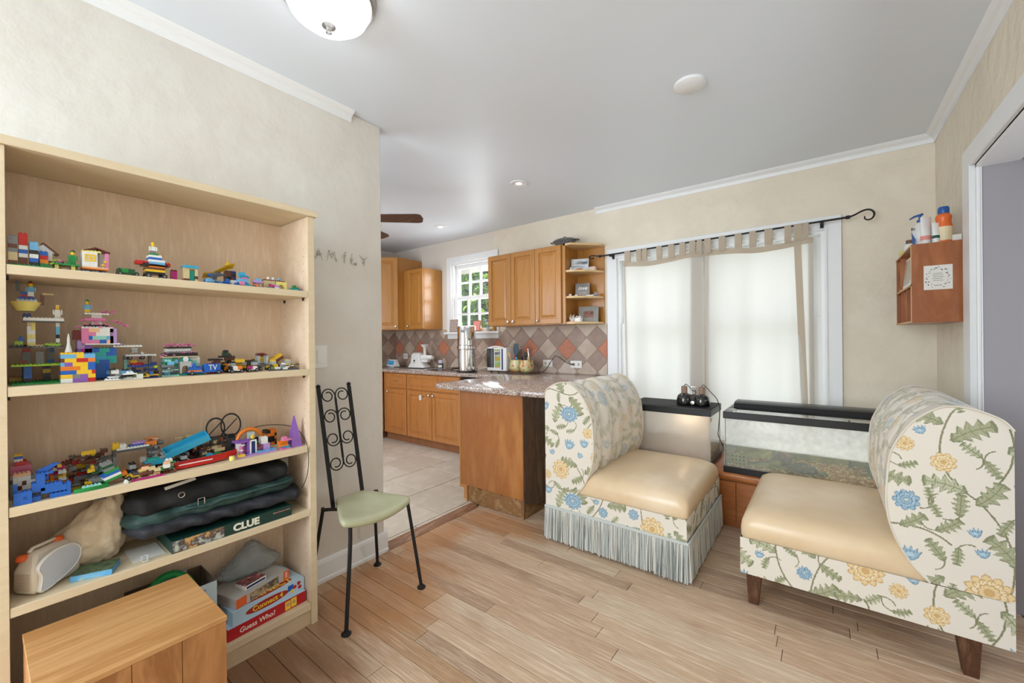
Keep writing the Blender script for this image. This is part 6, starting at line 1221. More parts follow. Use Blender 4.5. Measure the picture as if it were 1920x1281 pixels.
link('title_lettering', text_mesh('title_lettering', 'Connect 4', .027, M @ frame((fx+.0008, -.012, .026), (0, 1, 0), (0, 0, 1)), m_yl, bold=.0006, depth=.0004, sx=1.05), t)
tl_ = frame((0, 0, 0), (0, 1, 0), (-1, 0, 0)); tl_.translation = (.070, -.01, .0538); link('title_lettering', text_mesh('title_lettering', 'CONNECT', .040, M @ tl_, m_yl, bold=.001, depth=.0003, sx=1.15), t)
obj('logo_oval', MB().lathe([(0, 0), (1, 0), (1, 1), (0, 1)], (0, 0, 0), 32, M @ Matrix.Translation((.070, -.01, .0532)) @ Matrix.Diagonal((.024, .115, .0004, 1))), m_logo, t)
for c_, y_, z_ in ((m_gw, .10, .030), (m_gw, .122, .020), (m_gw, .118, .038), (m_yl, .088, .018)): obj('disc_print', MB().lathe([(0, 0), (.008, 0), (.008, .0005), (0, .0005)], (0, 0, 0), 14, M @ Matrix.Translation((fx+.0004, y_, z_)) @ Matrix.Rotation(PI/2, 4, 'Y')), c_, t)
obj('grid_print', MB().box(fx, fx+.0006, .070, .094, .022, .046, M), m_b['b'], t)
m_pzs = mat('puzzle_grey_side', (206, 202, 196), rough=.5, var=[(180, 176, 170)], scale=4, stretch=(1, 1, 60)); m_pzp = mat('night_print', (70, 56, 84), rough=.4, var=[(196, 170, 130), (60, 60, 60), (130, 110, 150)], scale=26, detail=8)
t, M = flatbox('jigsaw_box', 'white jigsaw box with orange corner bands set askew on the stack', 'box', -1.935, .700, z5+.1025, .166, .235, .038, .28, m_pzs, m_pzs)
fx = .0833; obj('picture_print', MB().box(fx, fx+.0006, -.062, .066, .004, .034, M), m_pzp, t); obj('orange_band', MB().box(fx, fx+.0006, -.117, -.075, .001, .037, M), m_knob, t); obj('orange_band', MB().box(fx, fx+.0006, .090, .117, .001, .037, M), m_knob, t)
link('piece_count', text_mesh('piece_count', '500', .016, M @ frame((fx+.0008, .104, .019), (0, 0, 1), (0, -1, 0)), m_wh, depth=.0003), t)
t, M = flatbox('card_deck', 'small white and blue deck box lying on top of the jigsaw box', 'card deck', -1.900, .690, z5+.1425, .062, .090, .016, .28, m_wh, mat('deck_print', (210, 205, 200), rough=.4, var=[(60, 60, 70), (190, 90, 80), (230, 228, 224)], scale=40, detail=8))
obj('blue_band', MB().box(.0312, .0318, -.04, .04, .004, .012, M), m_b['db'], t)
m_film = mat('smoky_plastic_film', (168, 178, 182), rough=.12, alpha=.5, bump=1, bscale=50)
crumple('plastic_bag', 'crumpled smoky clear plastic bag of bits behind the card deck', 'bag', (-1.985, .715, z5+.175, z5+.1415), (.05, .11, .08), 8, m_film, lambda d: (d.x*.050, d.y*.115, (d.z*.055 + .05*max(0, 1-abs(d.y-.15)*1.6)) * (1-.3*abs(d.y)) if d.z > 0 else d.z*.03), .022, 60, 34, 1.6)
# carton of green hoses
m_carton = mat('pale_blue_carton', (196, 212, 218), rough=.7); m_cin = mat('carton_inside', (110, 92, 76), rough=.9); m_hose = mat('green_hose', (28, 150, 78), rough=.45)
ct = thing('toy_carton', 'open pale blue printed carton holding green hoses on bottom shelf', 'box', (-1.93, .49, z5))
for nm, a in (('carton_side', (-1.853, -1.850, .325, .556)), ('carton_side', (-2.030, -2.027, .325, .556)), ('carton_side', (-2.027, -1.853, .325, .328)), ('carton_side', (-2.027, -1.853, .553, .556))): obj(nm, box(*a, z5+.0005, z5+.235), m_carton if a[0] > -1.9 else m_cin, ct)
obj('carton_bottom', box(-2.027, -1.853, .328, .553, z5+.0005, z5+.004), m_cin, ct); obj('inner_board', box(-2.0, -1.995, .40, .50, z5+.02, z5+.255), mat('pale_grey_board', (196, 200, 206), rough=.7), ct)
for k, (b_, sz_) in enumerate((('Welcome to the', .013), ('World of Elefun!', .013), ('Catch as many butterflies', .008), ('as you can with your net', .008), ('as they flutter down.', .008), ('The player with the', .008), ('most wins the game!', .008))):
    link('lettering', text_mesh('lettering', b_, sz_, frame((-1.8494, .478, z5+.215-.016*k - (.004 if k > 1 else 0)), (0, 1, 0), (0, .04, 1)), m_b['db'] if k < 2 else m_ink, depth=.0002), ct)
obj('butterfly_print', MB().prism([(.490, z5+.085), (.498, z5+.100), (.515, z5+.092), (.505, z5+.085), (.518, z5+.076), (.500, z5+.072)], -1.8497, -1.8492, 'x'), m_pinkl, ct)
hz = thing('toy_hose', 'looped bright green hose standing in the open carton', 'hose', (-1.94, .47, z5))
obj('hose', MB().tube([(-1.93 - .03*math.sin(a), .435 - .078*math.cos(a), z5+.155 + .118*math.sin(a)) for a in (k*PI/14 - .5 for k in range(19))], .013, 10), m_hose, hz, smooth=60)
obj('hose', MB().tube([(-1.90, .445 - .060*math.cos(a), z5+.165 + .058*math.sin(a)) for a in (k*PI/12 for k in range(13))], .013, 10), m_hose, hz, smooth=60)
obj('cuff', MB().tube([(-1.915, .362, z5+.190), (-1.915, .372, z5+.215)], .017, 10), mat('silver_ring', (196, 200, 204), rough=.3, metal=.8), hz)
# wooden block box standing in front
m_blk = mat('honey_plywood', (190, 140, 86), rough=.45, var=[(176, 124, 72), (200, 152, 98), (182, 130, 78)], scale=2.2, stretch=(9, .8, 1), wood=True, detail=6, coat=.2); m_blks = mat('knotty_front', (172, 118, 68), rough=.5, var=[(150, 98, 54), (184, 130, 80), (160, 108, 62)], scale=3, stretch=(1, 3, .8), wood=True)
wb_ = thing('wooden_box', 'honey coloured wooden box standing on floor before the bookcase', 'box', (-1.58, .255, 0))
obj('top_panel', box(-1.772, -1.402, .076, .446, .418, .432, ch=.001), m_blk, wb_)
for a, b_ in ((.078, .150), (.1515, .2365), (.238, .3395), (.341, .444)): obj('front_plank', box(-1.414, -1.403, a, b_, .0, .4175, ch=.0005), m_blks, wb_)
obj('side_panel', box(-1.770, -1.4145, .434, .4445, .0, .4175), m_blks, wb_); obj('side_panel', box(-1.770, -1.4145, .0775, .088, .0, .4175), m_blks, wb_); obj('rear_panel', box(-1.771, -1.761, .088, .434, .0, .4175), m_blks, wb_)

# ================================================================== WALL THINGS AND CEILING
ft = thing('word_sign', 'thin leafy metal letters spelling family on the plaster wall', 'wall sign', (XL, 1.2, 1.69))
m_tw = mat('twig_metal', (190, 170, 142), rough=.7); m_twg = mat('leaf_metal', (170, 172, 156), rough=.6)
LET = {'F': ([(0, 0), (0, 1)], [(0, 1), (.55, 1)], [(0, .55), (.42, .55)]), 'A': ([(0, 0), (.35, 1), (.7, 0)], [(.15, .4), (.55, .4)]), 'M': ([(0, 0), (.12, 1), (.42, .35), (.72, 1), (.85, 0)],), 'I': ([(.1, 0), (.1, 1)],), 'L': ([(0, 1), (0, 0), (.55, 0)],), 'Y': ([(0, 1), (.32, .5), (.64, 1)], [(.32, .5), (.32, 0)])}
LY = (.985, 1.060, 1.125, 1.218, 1.265, 1.322); rl = random.Random(6)
for ch_, y0_ in zip('FAMILY', LY):
    mb = MB(); mb.cur = 0
    for stk in LET[ch_]: mb.tube([(XL+.005, y0_ + p[0]*.058, 1.660 + p[1]*.055) for p in stk], .0013, 5)
    mb.cur = 1
    for k in range(12):
        stk = rl.choice(LET[ch_]); i = rl.randrange(len(stk)-1); q = rl.random(); py = y0_ + (stk[i][0]*(1-q) + stk[i+1][0]*q)*.058; pz = 1.660 + (stk[i][1]*(1-q) + stk[i+1][1]*q)*.055; a = rl.uniform(.3, 2.8)
        mb.loft([[(XL+.004, py, pz), (XL+.004, py + .011*math.cos(a) + .0022*math.sin(a), pz + .011*math.sin(a)), (XL+.004, py+.014*math.cos(a), pz+.014*math.sin(a)), (XL+.004, py + .008*math.cos(a) - .003*math.sin(a), pz + .008*math.sin(a))], [(XL+.0055, py, pz), (XL+.0055, py + .011*math.cos(a) + .0022*math.sin(a), pz + .011*math.sin(a)), (XL+.0055, py+.014*math.cos(a), pz+.014*math.sin(a)), (XL+.0055, py + .008*math.cos(a) - .003*math.sin(a), pz + .008*math.sin(a))]])
    obj('letter', mb, [m_tw, m_twg], ft)
sw = thing('light_switch', 'white rocker light switch plate between bookcase and wall end', 'light switch', (XL, 1.09, 1.16))
obj('plate', box(XL, XL+.005, 1.050, 1.120, 1.100, 1.217, ch=.002), m_wpl, sw); obj('rocker', box(XL+.005, XL+.009, 1.066, 1.102, 1.125, 1.192, ch=.001), m_wpl, sw)
def outlet(label, x, z_, w, h, plug=False):
    t = thing('outlet', label, 'outlet', (x, YW-.012, z_)); Y_ = YW - .0115
    obj('plate', box(x-w/2, x+w/2, Y_-.005, Y_, z_-h/2, z_+h/2, ch=.0015), m_wpl, t)
    for dx in ((-w*.22, w*.22) if w > .08 else (0,)): obj('socket_face', box(x+dx-.014, x+dx+.014, Y_-.0065, Y_-.005, z_-.018, z_+.018), m_crm, t); obj('slot', box(x+dx-.006, x+dx+.006, Y_-.0070, Y_-.0065, z_-.004, z_+.004), m_black2, t)
    return t
outlet('horizontal double outlet with black plug near the dining window', -1.967, .992, .125, .072); outlet('outlet half hidden behind the mushroom crock', -2.300, .995, .115, .07); outlet('small outlet on backsplash between alarm clock and juicer', -4.62, 1.035, .085, .072)
pc = tag(obj('appliance_cord', MB().tube(catmull([(-2.00, YW-.035, .992), (-2.06, YW-.045, 1.01), (-2.16, 3.57, 1.075), (-2.20, 3.56, 1.04), (-2.27, 3.55, .94), (-2.33, 3.54, .903), (-2.42, 3.54, .902)], 40).tolist(), .0035, 6).box(-2.02, -1.985, YW-.040, YW-.0205, .985, 1.0), m_black, smooth=50), 'black plugged in cord rising from crock tray to outlet', 'cord')
fx_ = thing('ceiling_light', 'lit white glass dome ceiling light with grey metal knob', 'ceiling light', (-1.40, .79, ZC))
m_dome = mat('lit_dome_glass', (250, 248, 244), rough=.3, emit=((255, 250, 242), 1.6))
obj('canopy', MB().lathe([(.155, 0), (.165, -.008), (.160, -.022), (.150, -.026)], (-1.425, .790, ZC), 36), mat('brushed_nickel', (176, 174, 170), rough=.35, metal=1), fx_, smooth=50)
obj('glass_dome', MB().lathe([(.150, -.020), (.148, -.035), (.130, -.070), (.095, -.098), (.05, -.113), (.0, -.117)], (-1.425, .790, ZC), 36), m_dome, fx_, smooth=80); obj('bottom_knob', MB().lathe([(.022, -.108), (.024, -.118), (.010, -.124), (.008, -.134), (.011, -.140), (0, -.146)], (-1.425, .790, ZC), 16), mat('knob_nickel', (150, 148, 146), rough=.4, metal=1), fx_, smooth=50)
m_led = mat('lit_lens', (255, 255, 255), emit=((255, 252, 246), 5))
for lab, x, y in (('lit recessed ceiling light nearer the dining window', -1.94, 2.655), ('lit recessed ceiling light deeper in the kitchen beside the fan', -3.35, 3.12)):
    t = thing('recessed_light', lab, 'ceiling light', (x, y, ZC)); obj('trim_ring', MB().lathe([(.050, -.001), (.068, -.001), (.070, -.004), (.064, -.008), (.050, -.006)], (x, y, ZC), 32), m_white, t, smooth=40); obj('lens', MB().lathe([(0, -.002), (.050, -.002), (.050, -.0055), (0, -.0065)], (x, y, ZC), 28), m_led, t)
t = thing('ceiling_cover', 'round blank white cover plate on the dining ceiling', 'cover plate', (-.524, 2.158, ZC)); obj('rim', MB().lathe([(.073, 0), (.073, -.012), (.066, -.017)], (-.524, 2.158, ZC), 36), m_white, t, smooth=40); obj('disc', MB().lathe([(.066, -.016), (.060, -.020), (0, -.021)], (-.524, 2.158, ZC), 36), m_white, t, smooth=40)
fan = thing('ceiling_fan', 'dark wood bladed ceiling fan partly hidden by the wall end', 'ceiling fan', (-2.98, 1.72, ZC))
obj('motor_housing', MB().lathe([(0, -.40), (.05, -.395), (.09, -.36), (.11, -.32), (.11, -.26), (.08, -.235), (.03, -.225), (0, -.225)], (-2.98, 1.72, ZC), 28), m_chrome, fan, smooth=50); obj('down_rod', MB().lathe([(.06, 0), (.06, -.03), (.02, -.05), (.014, -.06), (.014, -.24)], (-2.98, 1.72, ZC), 16), m_chrome, fan, smooth=50)
m_blade = mat('walnut_fan_blade', (98, 70, 54), rough=.4, var=[(82, 56, 42), (112, 82, 62)], scale=4, stretch=(1, 10, 1))
for k in range(5):
    a = math.radians(41 + 72*k); M = Matrix.Translation((-2.98, 1.72, ZC-.30)) @ Matrix.Rotation(a, 4, 'Z') @ Matrix.Rotation(-.19, 4, 'X')
    o = obj('blade', MB().prism([(.16, -.055), (.60, -.068), (.63, -.055), (.642, 0), (.63, .055), (.60, .068), (.16, .055)], -.004, .004, 'z', M), m_blade, fan, bevel=.001)
    obj('blade_iron', MB().prism([(.09, -.02), (.20, -.035), (.23, 0), (.20, .035), (.09, .02)], .004, .009, 'z', M), m_chrome, o)

# ================================================================== THINGS IN THE KITCHEN
zc_ = .8975
wf = thing('water_filter', 'tall two tier polished steel gravity water filter on the worktop', 'water filter', (-3.10, 3.25, zc_))
obj('stand_base', MB().lathe([(.092, 0), (.112, .003), (.112, .012), (.098, .018)], (-3.10, 3.25, zc_), 32), m_black, wf, smooth=40)
obj('lower_chamber', MB().lathe([(.092, .016), (.096, .020), (.096, .240), (.092, .245)], (-3.10, 3.25, zc_), 40), m_steel, wf, smooth=30)
obj('joint_band', MB().lathe([(.094, .244), (.104, .250), (.106, .268), (.103, .288), (.096, .292)], (-3.10, 3.25, zc_), 40), m_steel, wf, smooth=40)
obj('upper_chamber', MB().lathe([(.094, .291), (.098, .296), (.098, .478), (.095, .484)], (-3.10, 3.25, zc_), 40), m_steel, wf, smooth=30)
ld = obj('lid', MB().lathe([(.095, .483), (.099, .485), (.099, .496), (.090, .500), (.0, .503)], (-3.10, 3.25, zc_), 40), m_steel, wf, smooth=40); obj('lid_knob', MB().lathe([(.006, .502), (.006, .508), (.015, .512), (.015, .518), (0, .522)], (-3.10, 3.25, zc_), 14), m_black, ld, smooth=40)
obj('spigot', MB().tube([(-3.16, 3.18, zc_+.045), (-3.20, 3.13, zc_+.045), (-3.205, 3.125, zc_+.02)], .010, 8), m_black, wf, smooth=50)
# juicer
jc = thing('juicer', 'white masticating juicer with funnel standing by the sink', 'juicer', (-4.10, 3.48, zc_)); M = RM(-4.12, 3.46, zc_, .10)
obj('base_feet', MB().box(-.145, .12, -.07, .07, 0, .008, M), m_black, jc)
obj('motor_body', MB().loft([rrect(-.15, .13, -.075, .075, .008, .02), rrect(-.145, .125, -.072, .072, .02, .02), rrect(-.115, .065, -.062, .062, .07, .02), rrect(-.11, .045, -.060, .060, .13, .02), rrect(-.112, .045, -.060, .060, .165, .03), rrect(-.10, .035, -.050, .050, .19, .03), rrect(-.085, .02, -.03, .03, .197, .02)], M), m_wpl, jc, smooth=50)
obj('barrel', MB().lathe([(.040, .0), (.040, .06), (.030, .075), (.030, .15), (.024, .155), (.024, .19), (0, .19)], (0, 0, 0), 20, M @ Matrix.Translation((.03, 0, .135)) @ Matrix.Rotation(PI/2, 4, 'Y')), m_wpl, jc, smooth=50)
obj('funnel', MB().lathe([(.018, 0), (.019, .10), (.050, .135), (.054, .138), (.054, .144), (.046, .142), (.014, .10), (.014, 0)], (0, 0, 0), 20, M @ Matrix.Translation((.085, 0, .155))), m_wpl, jc, smooth=50)
obj('drip_guard', MB().box(.045, .15, -.03, .03, .075, .108, M), m_wpl, jc, bevel=.004); obj('badge', MB().lathe([(0, 0), (.013, 0), (.013, .001), (0, .001)], (0, 0, 0), 16, M @ Matrix.Translation((-.04, -.0625, .095)) @ Matrix.Rotation(PI/2, 4, 'X')), m_ink, jc); obj('badge_bar', MB().box(-.055, -.028, -.0650, -.0640, .068, .073, M), m_ink, jc)
al = thing('smart_display', 'small white countertop screen showing a blue picture', 'display', (-4.60, 3.42, zc_)); M = RM(-4.62, 3.40, zc_, -.15)
obj('casing', MB().loft([[(-.10, -.02, .006), (.10, -.02, .006), (.10, .06, .006), (-.10, .06, .006)], [(-.105, -.025, .02), (.105, -.025, .02), (.10, .06, .02), (-.10, .06, .02)], [(-.095, .0, .10), (.095, .0, .10), (.09, .03, .10), (-.09, .03, .10)]], M), m_wpl, al, bevel=.004)
scM = M @ frame((-.08, -.0235, .030), (1, 0, 0), (0, .30, 1)); obj('screen', MB().box(0, .16, 0, .058, .0, .0025, scM), mat('blue_picture', (24, 60, 100), rough=.1, var=[(80, 170, 210), (20, 40, 70)], scale=12, emit=((40, 110, 160), .25)), al); obj('foot', MB().box(-.06, .06, -.01, .05, 0, .007, M), m_wpl, al)
jr = bottle('vitamin_jar', 'small dark jar with white lid and pale label beside the filter', 'jar', [(.030, 0), (.033, .004), (.033, .055), (.026, .066), (0, .067)], -3.80, 3.52, zc_, mat('dark_jar', (50, 46, 60), rough=.3), [(.027, .064), (.029, .068), (.029, .092), (.024, .104), (0, .106)], mat('lavender_lid', (206, 198, 214), rough=.5))
obj('label_band', MB().loft([[(-3.80 + .0336*math.cos(a), 3.52 + .0336*math.sin(a), zc_ + h) for a in (-PI*.80 + k*PI*.09 for k in range(9))] for h in (.014, .046)], cap0=False, cap1=False, closed=False), m_paper, jr)
# white ionizer / toaster shaped unit with dark front
tu_ = thing('water_ionizer', 'white boxy countertop appliance with black glass door and tubes', 'appliance', (-2.80, 3.45, zc_)); M = RM(-2.80, 3.47, zc_, .0)
obj('housing', MB().box(-.135, .135, -.075, .085, .014, .262, M), m_wpl, tu_, bevel=.010); obj('dark_door', MB().box(-.130, -.035, -.079, -.0755, .050, .255, M), m_gloss, tu_); obj('display_strip', MB().box(-.020, .050, -.079, -.0755, .050, .245, M), mat('striped_panel', (60, 60, 66), rough=.3, var=[(200, 200, 196), (110, 170, 70), (220, 150, 60), (90, 60, 130)], scale=10, stretch=(.2, .2, 3), ramp=(.3, .7)), tu_); obj('narrow_strip', MB().box(.072, .088, -.079, -.0755, .03, .25, M), m_b['db'], tu_)
for dx in (-.1, .0, .1): obj('foot', MB().lathe([(.012, 0), (.012, .014), (0, .014)], (-2.80+dx, 3.43, zc_), 10), m_black, tu_)
obj('tube', MB().tube(catmull([(-2.74, 3.45, zc_+.262), (-2.86, 3.43, zc_+.275), (-2.98, 3.43, zc_+.24), (-3.10, 3.46, zc_+.16), (-3.26, 3.52, zc_+.12)], 26).tolist(), .007, 7), m_wpl, tu_, smooth=60); obj('tube', MB().tube(catmull([(-2.935, 3.45, zc_+.05), (-3.0, 3.42, zc_+.04), (-3.06, 3.38, zc_+.012), (-3.2, 3.42, zc_+.01)], 20).tolist(), .007, 7), m_wpl, tu_, smooth=60)
# mushroom crock with utensils on a dark tray
ty = tag(obj('tray', MB().lathe([(0, 0), (.155, 0), (.175, .005), (.175, .010), (.160, .012), (0, .010)], (0, 0, 0), 36, Matrix.Translation((-2.50, 3.44, zc_)) @ Matrix.Diagonal((1, .72, 1, 1))), mat('dark_brown_tray', (92, 62, 48), rough=.35), smooth=40), 'dark brown oval tray under the mushroom crock', 'tray')
ck = thing('utensil_crock', 'double ceramic utensil crock with orange mushroom pattern', 'crock', (-2.50, 3.44, zc_+.011))
m_crock = mat('mushroom_glaze', (222, 206, 150), rough=.25, var=[(206, 196, 150), (196, 196, 140), (214, 130, 60), (190, 110, 56)], scale=22, ramp=(.35, .72), detail=3, coat=.5)
pos = []
for cx in (-2.565, -2.435):
    L = [[(cx + r_*sx_*math.copysign(abs(math.cos(a))**.75, math.cos(a)), 3.44 + r_*math.copysign(abs(math.sin(a))**.75, math.sin(a)), zc_ + .0115 + h) for a in (k*PI/14 for k in range(28))] for h, r_, sx_ in ((0, .048, 1), (.012, .062, 1), (.045, .070, .95), (.085, .064, .98), (.118, .056, 1.1), (.125, .057, 1.1), (.125, .050, 1.1), (.03, .048, 1))]
    obj('pot', MB().loft(L), m_crock, ck, smooth=50)
    for k in range(3):
        a = -PI/2 + (k-1)*.75; mx_, my_ = cx + .066*math.cos(a), 3.44 + .066*math.sin(a); mb = MB(); mb.ball((mx_, my_, zc_+.066 + .012*(k == 1)), .016, 8, (1, .5, .62)); obj('mushroom_cap', mb, mat('orange_glaze', (212, 118, 54), rough=.25, coat=.5), ck, smooth=180); obj('mushroom_stem', MB().lathe([(.006, -.03), (.005, 0)], (mx_, my_, zc_+.066 + .010*(k == 1)), 8), mat('tan_glaze', (226, 198, 140), rough=.3), ck)
def utensil(label, x, y, lean, L_, kind, m, hm=None):
    t = thing('kitchen_utensil', label, 'utensil', (x, y, zc_+.045)); d = Vector((lean[0], lean[1], 1)).normalized(); p0 = Vector((x, y, zc_+.045)); p1 = p0 + d*L_
    obj('handle', MB().tube([p0, p1], [.005, .006], 8), hm or m, t, smooth=50); R = d.to_track_quat('Z', 'Y').to_matrix().to_4x4(); R.translation = p1; R = R @ Matrix.Rotation({'s': .0}.get(kind, 0), 4, 'Z')
    W3 = frame(p1, (1, 0, -lean[0]), d)
    if kind == 'spatula': obj('blade', MB().loft([[(-.012, 0, -.002), (.012, 0, -.002), (.012, 0, .002), (-.012, 0, .002)], [(-.036, .03, -.002), (.036, .03, -.002), (.036, .03, .002), (-.036, .03, .002)], [(-.032, .11, -.0015), (.036, .10, -.0015), (.036, .10, .0015), (-.032, .11, .0015)], [(-.01, .125, -.001), (.02, .12, -.001), (.02, .12, .001), (-.01, .125, .001)]], W3), m, t, bevel=.001)
    elif kind == 'spoon': obj('bowl', MB().ball((0, .02, 0), .02, 8, (1, 1.5, .35), W3), m, t, smooth=180)
    elif kind == 'ring': obj('wire_loop', MB().tube([W3 @ Vector((.025*math.cos(a), .05 + .055*math.sin(a), 0)) for a in (k*PI/8 for k in range(17))], .0018, 5), m, t)
    elif kind == 'knob': obj('end_cap', MB().ball((0, 0, 0), .011, 8, (1, 1.6, 1), W3), m, t, smooth=180)
    return t
m_slate = mat('slate_silicone', (66, 80, 92), rough=.5); m_woodsp = mat('pale_wood_spoon', (214, 170, 124), rough=.6); m_cut = mat('lilac_handle', (130, 108, 150), rough=.4)
utensil('big slate blue spatula standing tallest in the mushroom crock', -2.575, 3.455, (-.04, 0), .14, 'spatula', m_slate); utensil('wooden spoon leaning out toward the boxy appliance', -2.592, 3.43, (-.45, 0), .14, 'spoon', m_woodsp); utensil('red handled utensil low in the crock', -2.545, 3.425, (-.20, -.05), .115, 'knob', m_b['r']); utensil('lilac handled utensil leaning beside wooden spoon', -2.60, 3.46, (-.50, 0), .10, 'knob', m_cut)
utensil('light blue handled utensil at front of the crock', -2.545, 3.405, (.05, -.02), .105, 'knob', m_b['az']); utensil('black ladle handle in the crock', -2.455, 3.45, (.0, 0), .12, 'spoon', m_black); utensil('cream handled brush leaning in crock', -2.425, 3.43, (.18, 0), .115, 'knob', mat('cream_handle', (226, 206, 160), rough=.5)); utensil('black gripped peeler in crock', -2.47, 3.425, (-.08, -.04), .11, 'knob', m_black)
utensil('steel tongs standing up from crock', -2.40, 3.45, (-.12, 0), .20, 'knob', m_steel); utensil('round wire whisk loop behind the tongs', -2.40, 3.475, (.16, .03), .09, 'ring', m_steel)
# sill things
sg_ = thing('picture_frame', 'grey brick patterned board leaning on the kitchen window sill', 'picture frame', (-3.66, 3.60, 1.348)); M = Matrix.Translation((-3.655, 3.592, 1.3485)) @ Matrix.Rotation(-.10, 4, 'X')
obj('board', MB().box(-.065, .075, 0, .008, 0, .155, M), mat('grey_block_print', (150, 132, 124), rough=.7), sg_)
for j in range(6):
    for i in range(3): a = -.060 + i*.046 - (j % 2)*.018; obj('block_print', MB().box(max(a, -.060), min(a+.042, .070), -.0012, 0, .012+j*.023, .030+j*.023, M), mat('pale_block_print', (184, 168, 158), rough=.7), sg_)
t = thing('picture_frame', 'small dark framed pink card on the sill above water filter', 'picture frame', (-3.28, 3.60, 1.348)); M = Matrix.Translation((-3.27, 3.595, 1.3485)) @ Matrix.Rotation(-.12, 4, 'X'); obj('frame_border', MB().box(-.06, .06, 0, .008, 0, .13, M), m_toe, t); obj('card', MB().box(-.05, .05, -.001, 0, .01, .12, M), m_pinkl, t)
t = thing('vase', 'small glass vase of lilac flowers on the kitchen sill', 'vase', (-3.09, 3.60, 1.348)); obj('vase_body', MB().lathe([(.014, 0), (.020, .01), (.016, .05), (.011, .07), (.014, .075)], (-3.09, 3.60, 1.3485), 14), m_film, t, smooth=50)
for k in range(7): a = k*.9; tip = (-3.09 + .035*math.cos(a), 3.60 + .025*math.sin(a), 1.3485 + .105 + .012*(k % 3)); st_ = obj('stem', MB().tube([(-3.09, 3.60, 1.40), tip], .0015, 5), m_twg, t); obj('blossom', MB().ball(tip, .011, 6, (1, 1, .7)), mat('lilac_petal', (190, 160, 206), rough=.7), st_, smooth=180)
t = thing('figurine', 'small golden figurine on the kitchen sill next to wall cabinet', 'figurine', (-3.00, 3.60, 1.348)); obj('figurine_body', MB().lathe([(.018, 0), (.024, .01), (.020, .035), (.013, .05), (.018, .062), (.014, .078), (0, .084)], (-3.00, 3.60, 1.3485), 14), mat('golden_ceramic', (206, 162, 74), rough=.35, var=[(150, 100, 50)], scale=30), t, smooth=50)
# pan on top of the cabinet
pn = thing('roasting_pan', 'dark speckled oval roasting pan with lid on wall cabinet top', 'pan', (-2.04, 3.50, 2.137)); m_en = mat('speckled_enamel', (58, 60, 64), rough=.2, var=[(120, 118, 116), (40, 60, 80)], scale=90, coat=.6)
M = Matrix.Translation((-2.01, 3.50, 2.1355)) @ Matrix.Diagonal((1.22, .85, 1, 1)); obj('pan_body', MB().lathe([(0, 0), (.070, 0), (.092, .055), (.100, .058), (.100, .062), (.090, .062), (.0, .060)], (0, 0, 0), 32, M), m_en, pn, smooth=50); obj('lid', MB().lathe([(.100, .0625), (.102, .066), (.085, .080), (.04, .092), (0, .094)], (0, 0, 0), 32, M), m_en, pn, smooth=50)
obj('lid_knob', MB().lathe([(.005, .093), (.012, .104), (0, .108)], (-2.01, 3.50, 2.1355), 12), m_black, pn); 
for sx_ in (-1, 1): obj('handle', MB().tube([(-2.01+sx_*.115, 3.47, 2.1955), (-2.01+sx_*.148, 3.48, 2.195), (-2.01+sx_*.148, 3.52, 2.195), (-2.01+sx_*.115, 3.53, 2.1955)], .004, 6), m_black, pn)
# corner shelf things
def pframe(label, x, y, z_, w, h, rz, border, inner, lean=-.18, bw=.018):
    t = thing('picture_frame', label, 'picture frame', (x, y, z_)); M = Matrix.Translation((x, y, z_)) @ Matrix.Rotation(rz, 4, 'Z') @ Matrix.Rotation(lean, 4, 'X')
    obj('frame_border', MB().box(-w/2, w/2, 0, .010, 0, bw, M).box(-w/2, w/2, 0, .010, h-bw, h, M).box(-w/2, -w/2+bw, 0, .010, bw, h-bw, M).box(w/2-bw, w/2, 0, .010, bw, h-bw, M), border, t); obj('photo', MB().box(-w/2+bw, w/2-bw, .003, .008, bw, h-bw, M), inner, t); return t, M
zs = [1.4035, 1.6435, 1.8865]
m_silver = mat('pale_silver_frame', (206, 210, 214), rough=.3, metal=.4); m_greyf = mat('grey_driftwood_frame', (156, 152, 148), rough=.7, var=[(136, 132, 128)], scale=20)
pframe('silver framed landscape photograph on the upper corner shelf', -1.85, 3.50, zs[2], .165, .125, .35, m_silver, mat('hill_photo', (120, 134, 140), rough=.3, var=[(220, 226, 230), (70, 84, 96)], scale=9, stretch=(.4, 1, 2)), bw=.010)
t, M = pframe('grey square plaque lettered love on the middle corner shelf', -1.83, 3.51, zs[1], .135, .135, .35, m_greyf, m_greyf, bw=.004)
link('script_lettering', text_mesh('script_lettering', 'love', .052, M @ frame((0, -.001, .085), (1, 0, 0), (0, 0, 1)), m_wh, shear=.35, bold=.0008, depth=.001), t)
for k, w_ in enumerate(('grows best in', 'little houses')): link('small_print', text_mesh('small_print', w_, .013, M @ frame((0, -.001, .042-.016*k), (1, 0, 0), (0, 0, 1)), m_wh, depth=.0008), t)
pframe('large grey framed dark portrait photograph on the lowest corner shelf', -1.775, 3.52, zs[0], .185, .150, .32, m_greyf, mat('portrait_photo', (60, 36, 34), rough=.3, var=[(150, 100, 84), (36, 26, 28)], scale=16), bw=.045)
def small(name, label, cat, mb, m, smooth=40): return tag(obj(name, mb, m, smooth=smooth), label, cat)
small('keepsake_box', 'little pale pink box at the upper corner shelf end', 'box', box(-1.765, -1.705, 3.52, 3.56, zs[2], zs[2]+.036, ch=.003), mat('pale_pink_box', (226, 196, 180), rough=.5))
small('orange_dish', 'flat orange dish in front of silver framed photograph', 'dish', MB().lathe([(0, 0), (.022, 0), (.034, .006), (.032, .009), (0, .005)], (-1.815, 3.425, zs[2]), 18), mat('orange_dish', (206, 110, 70), rough=.4))
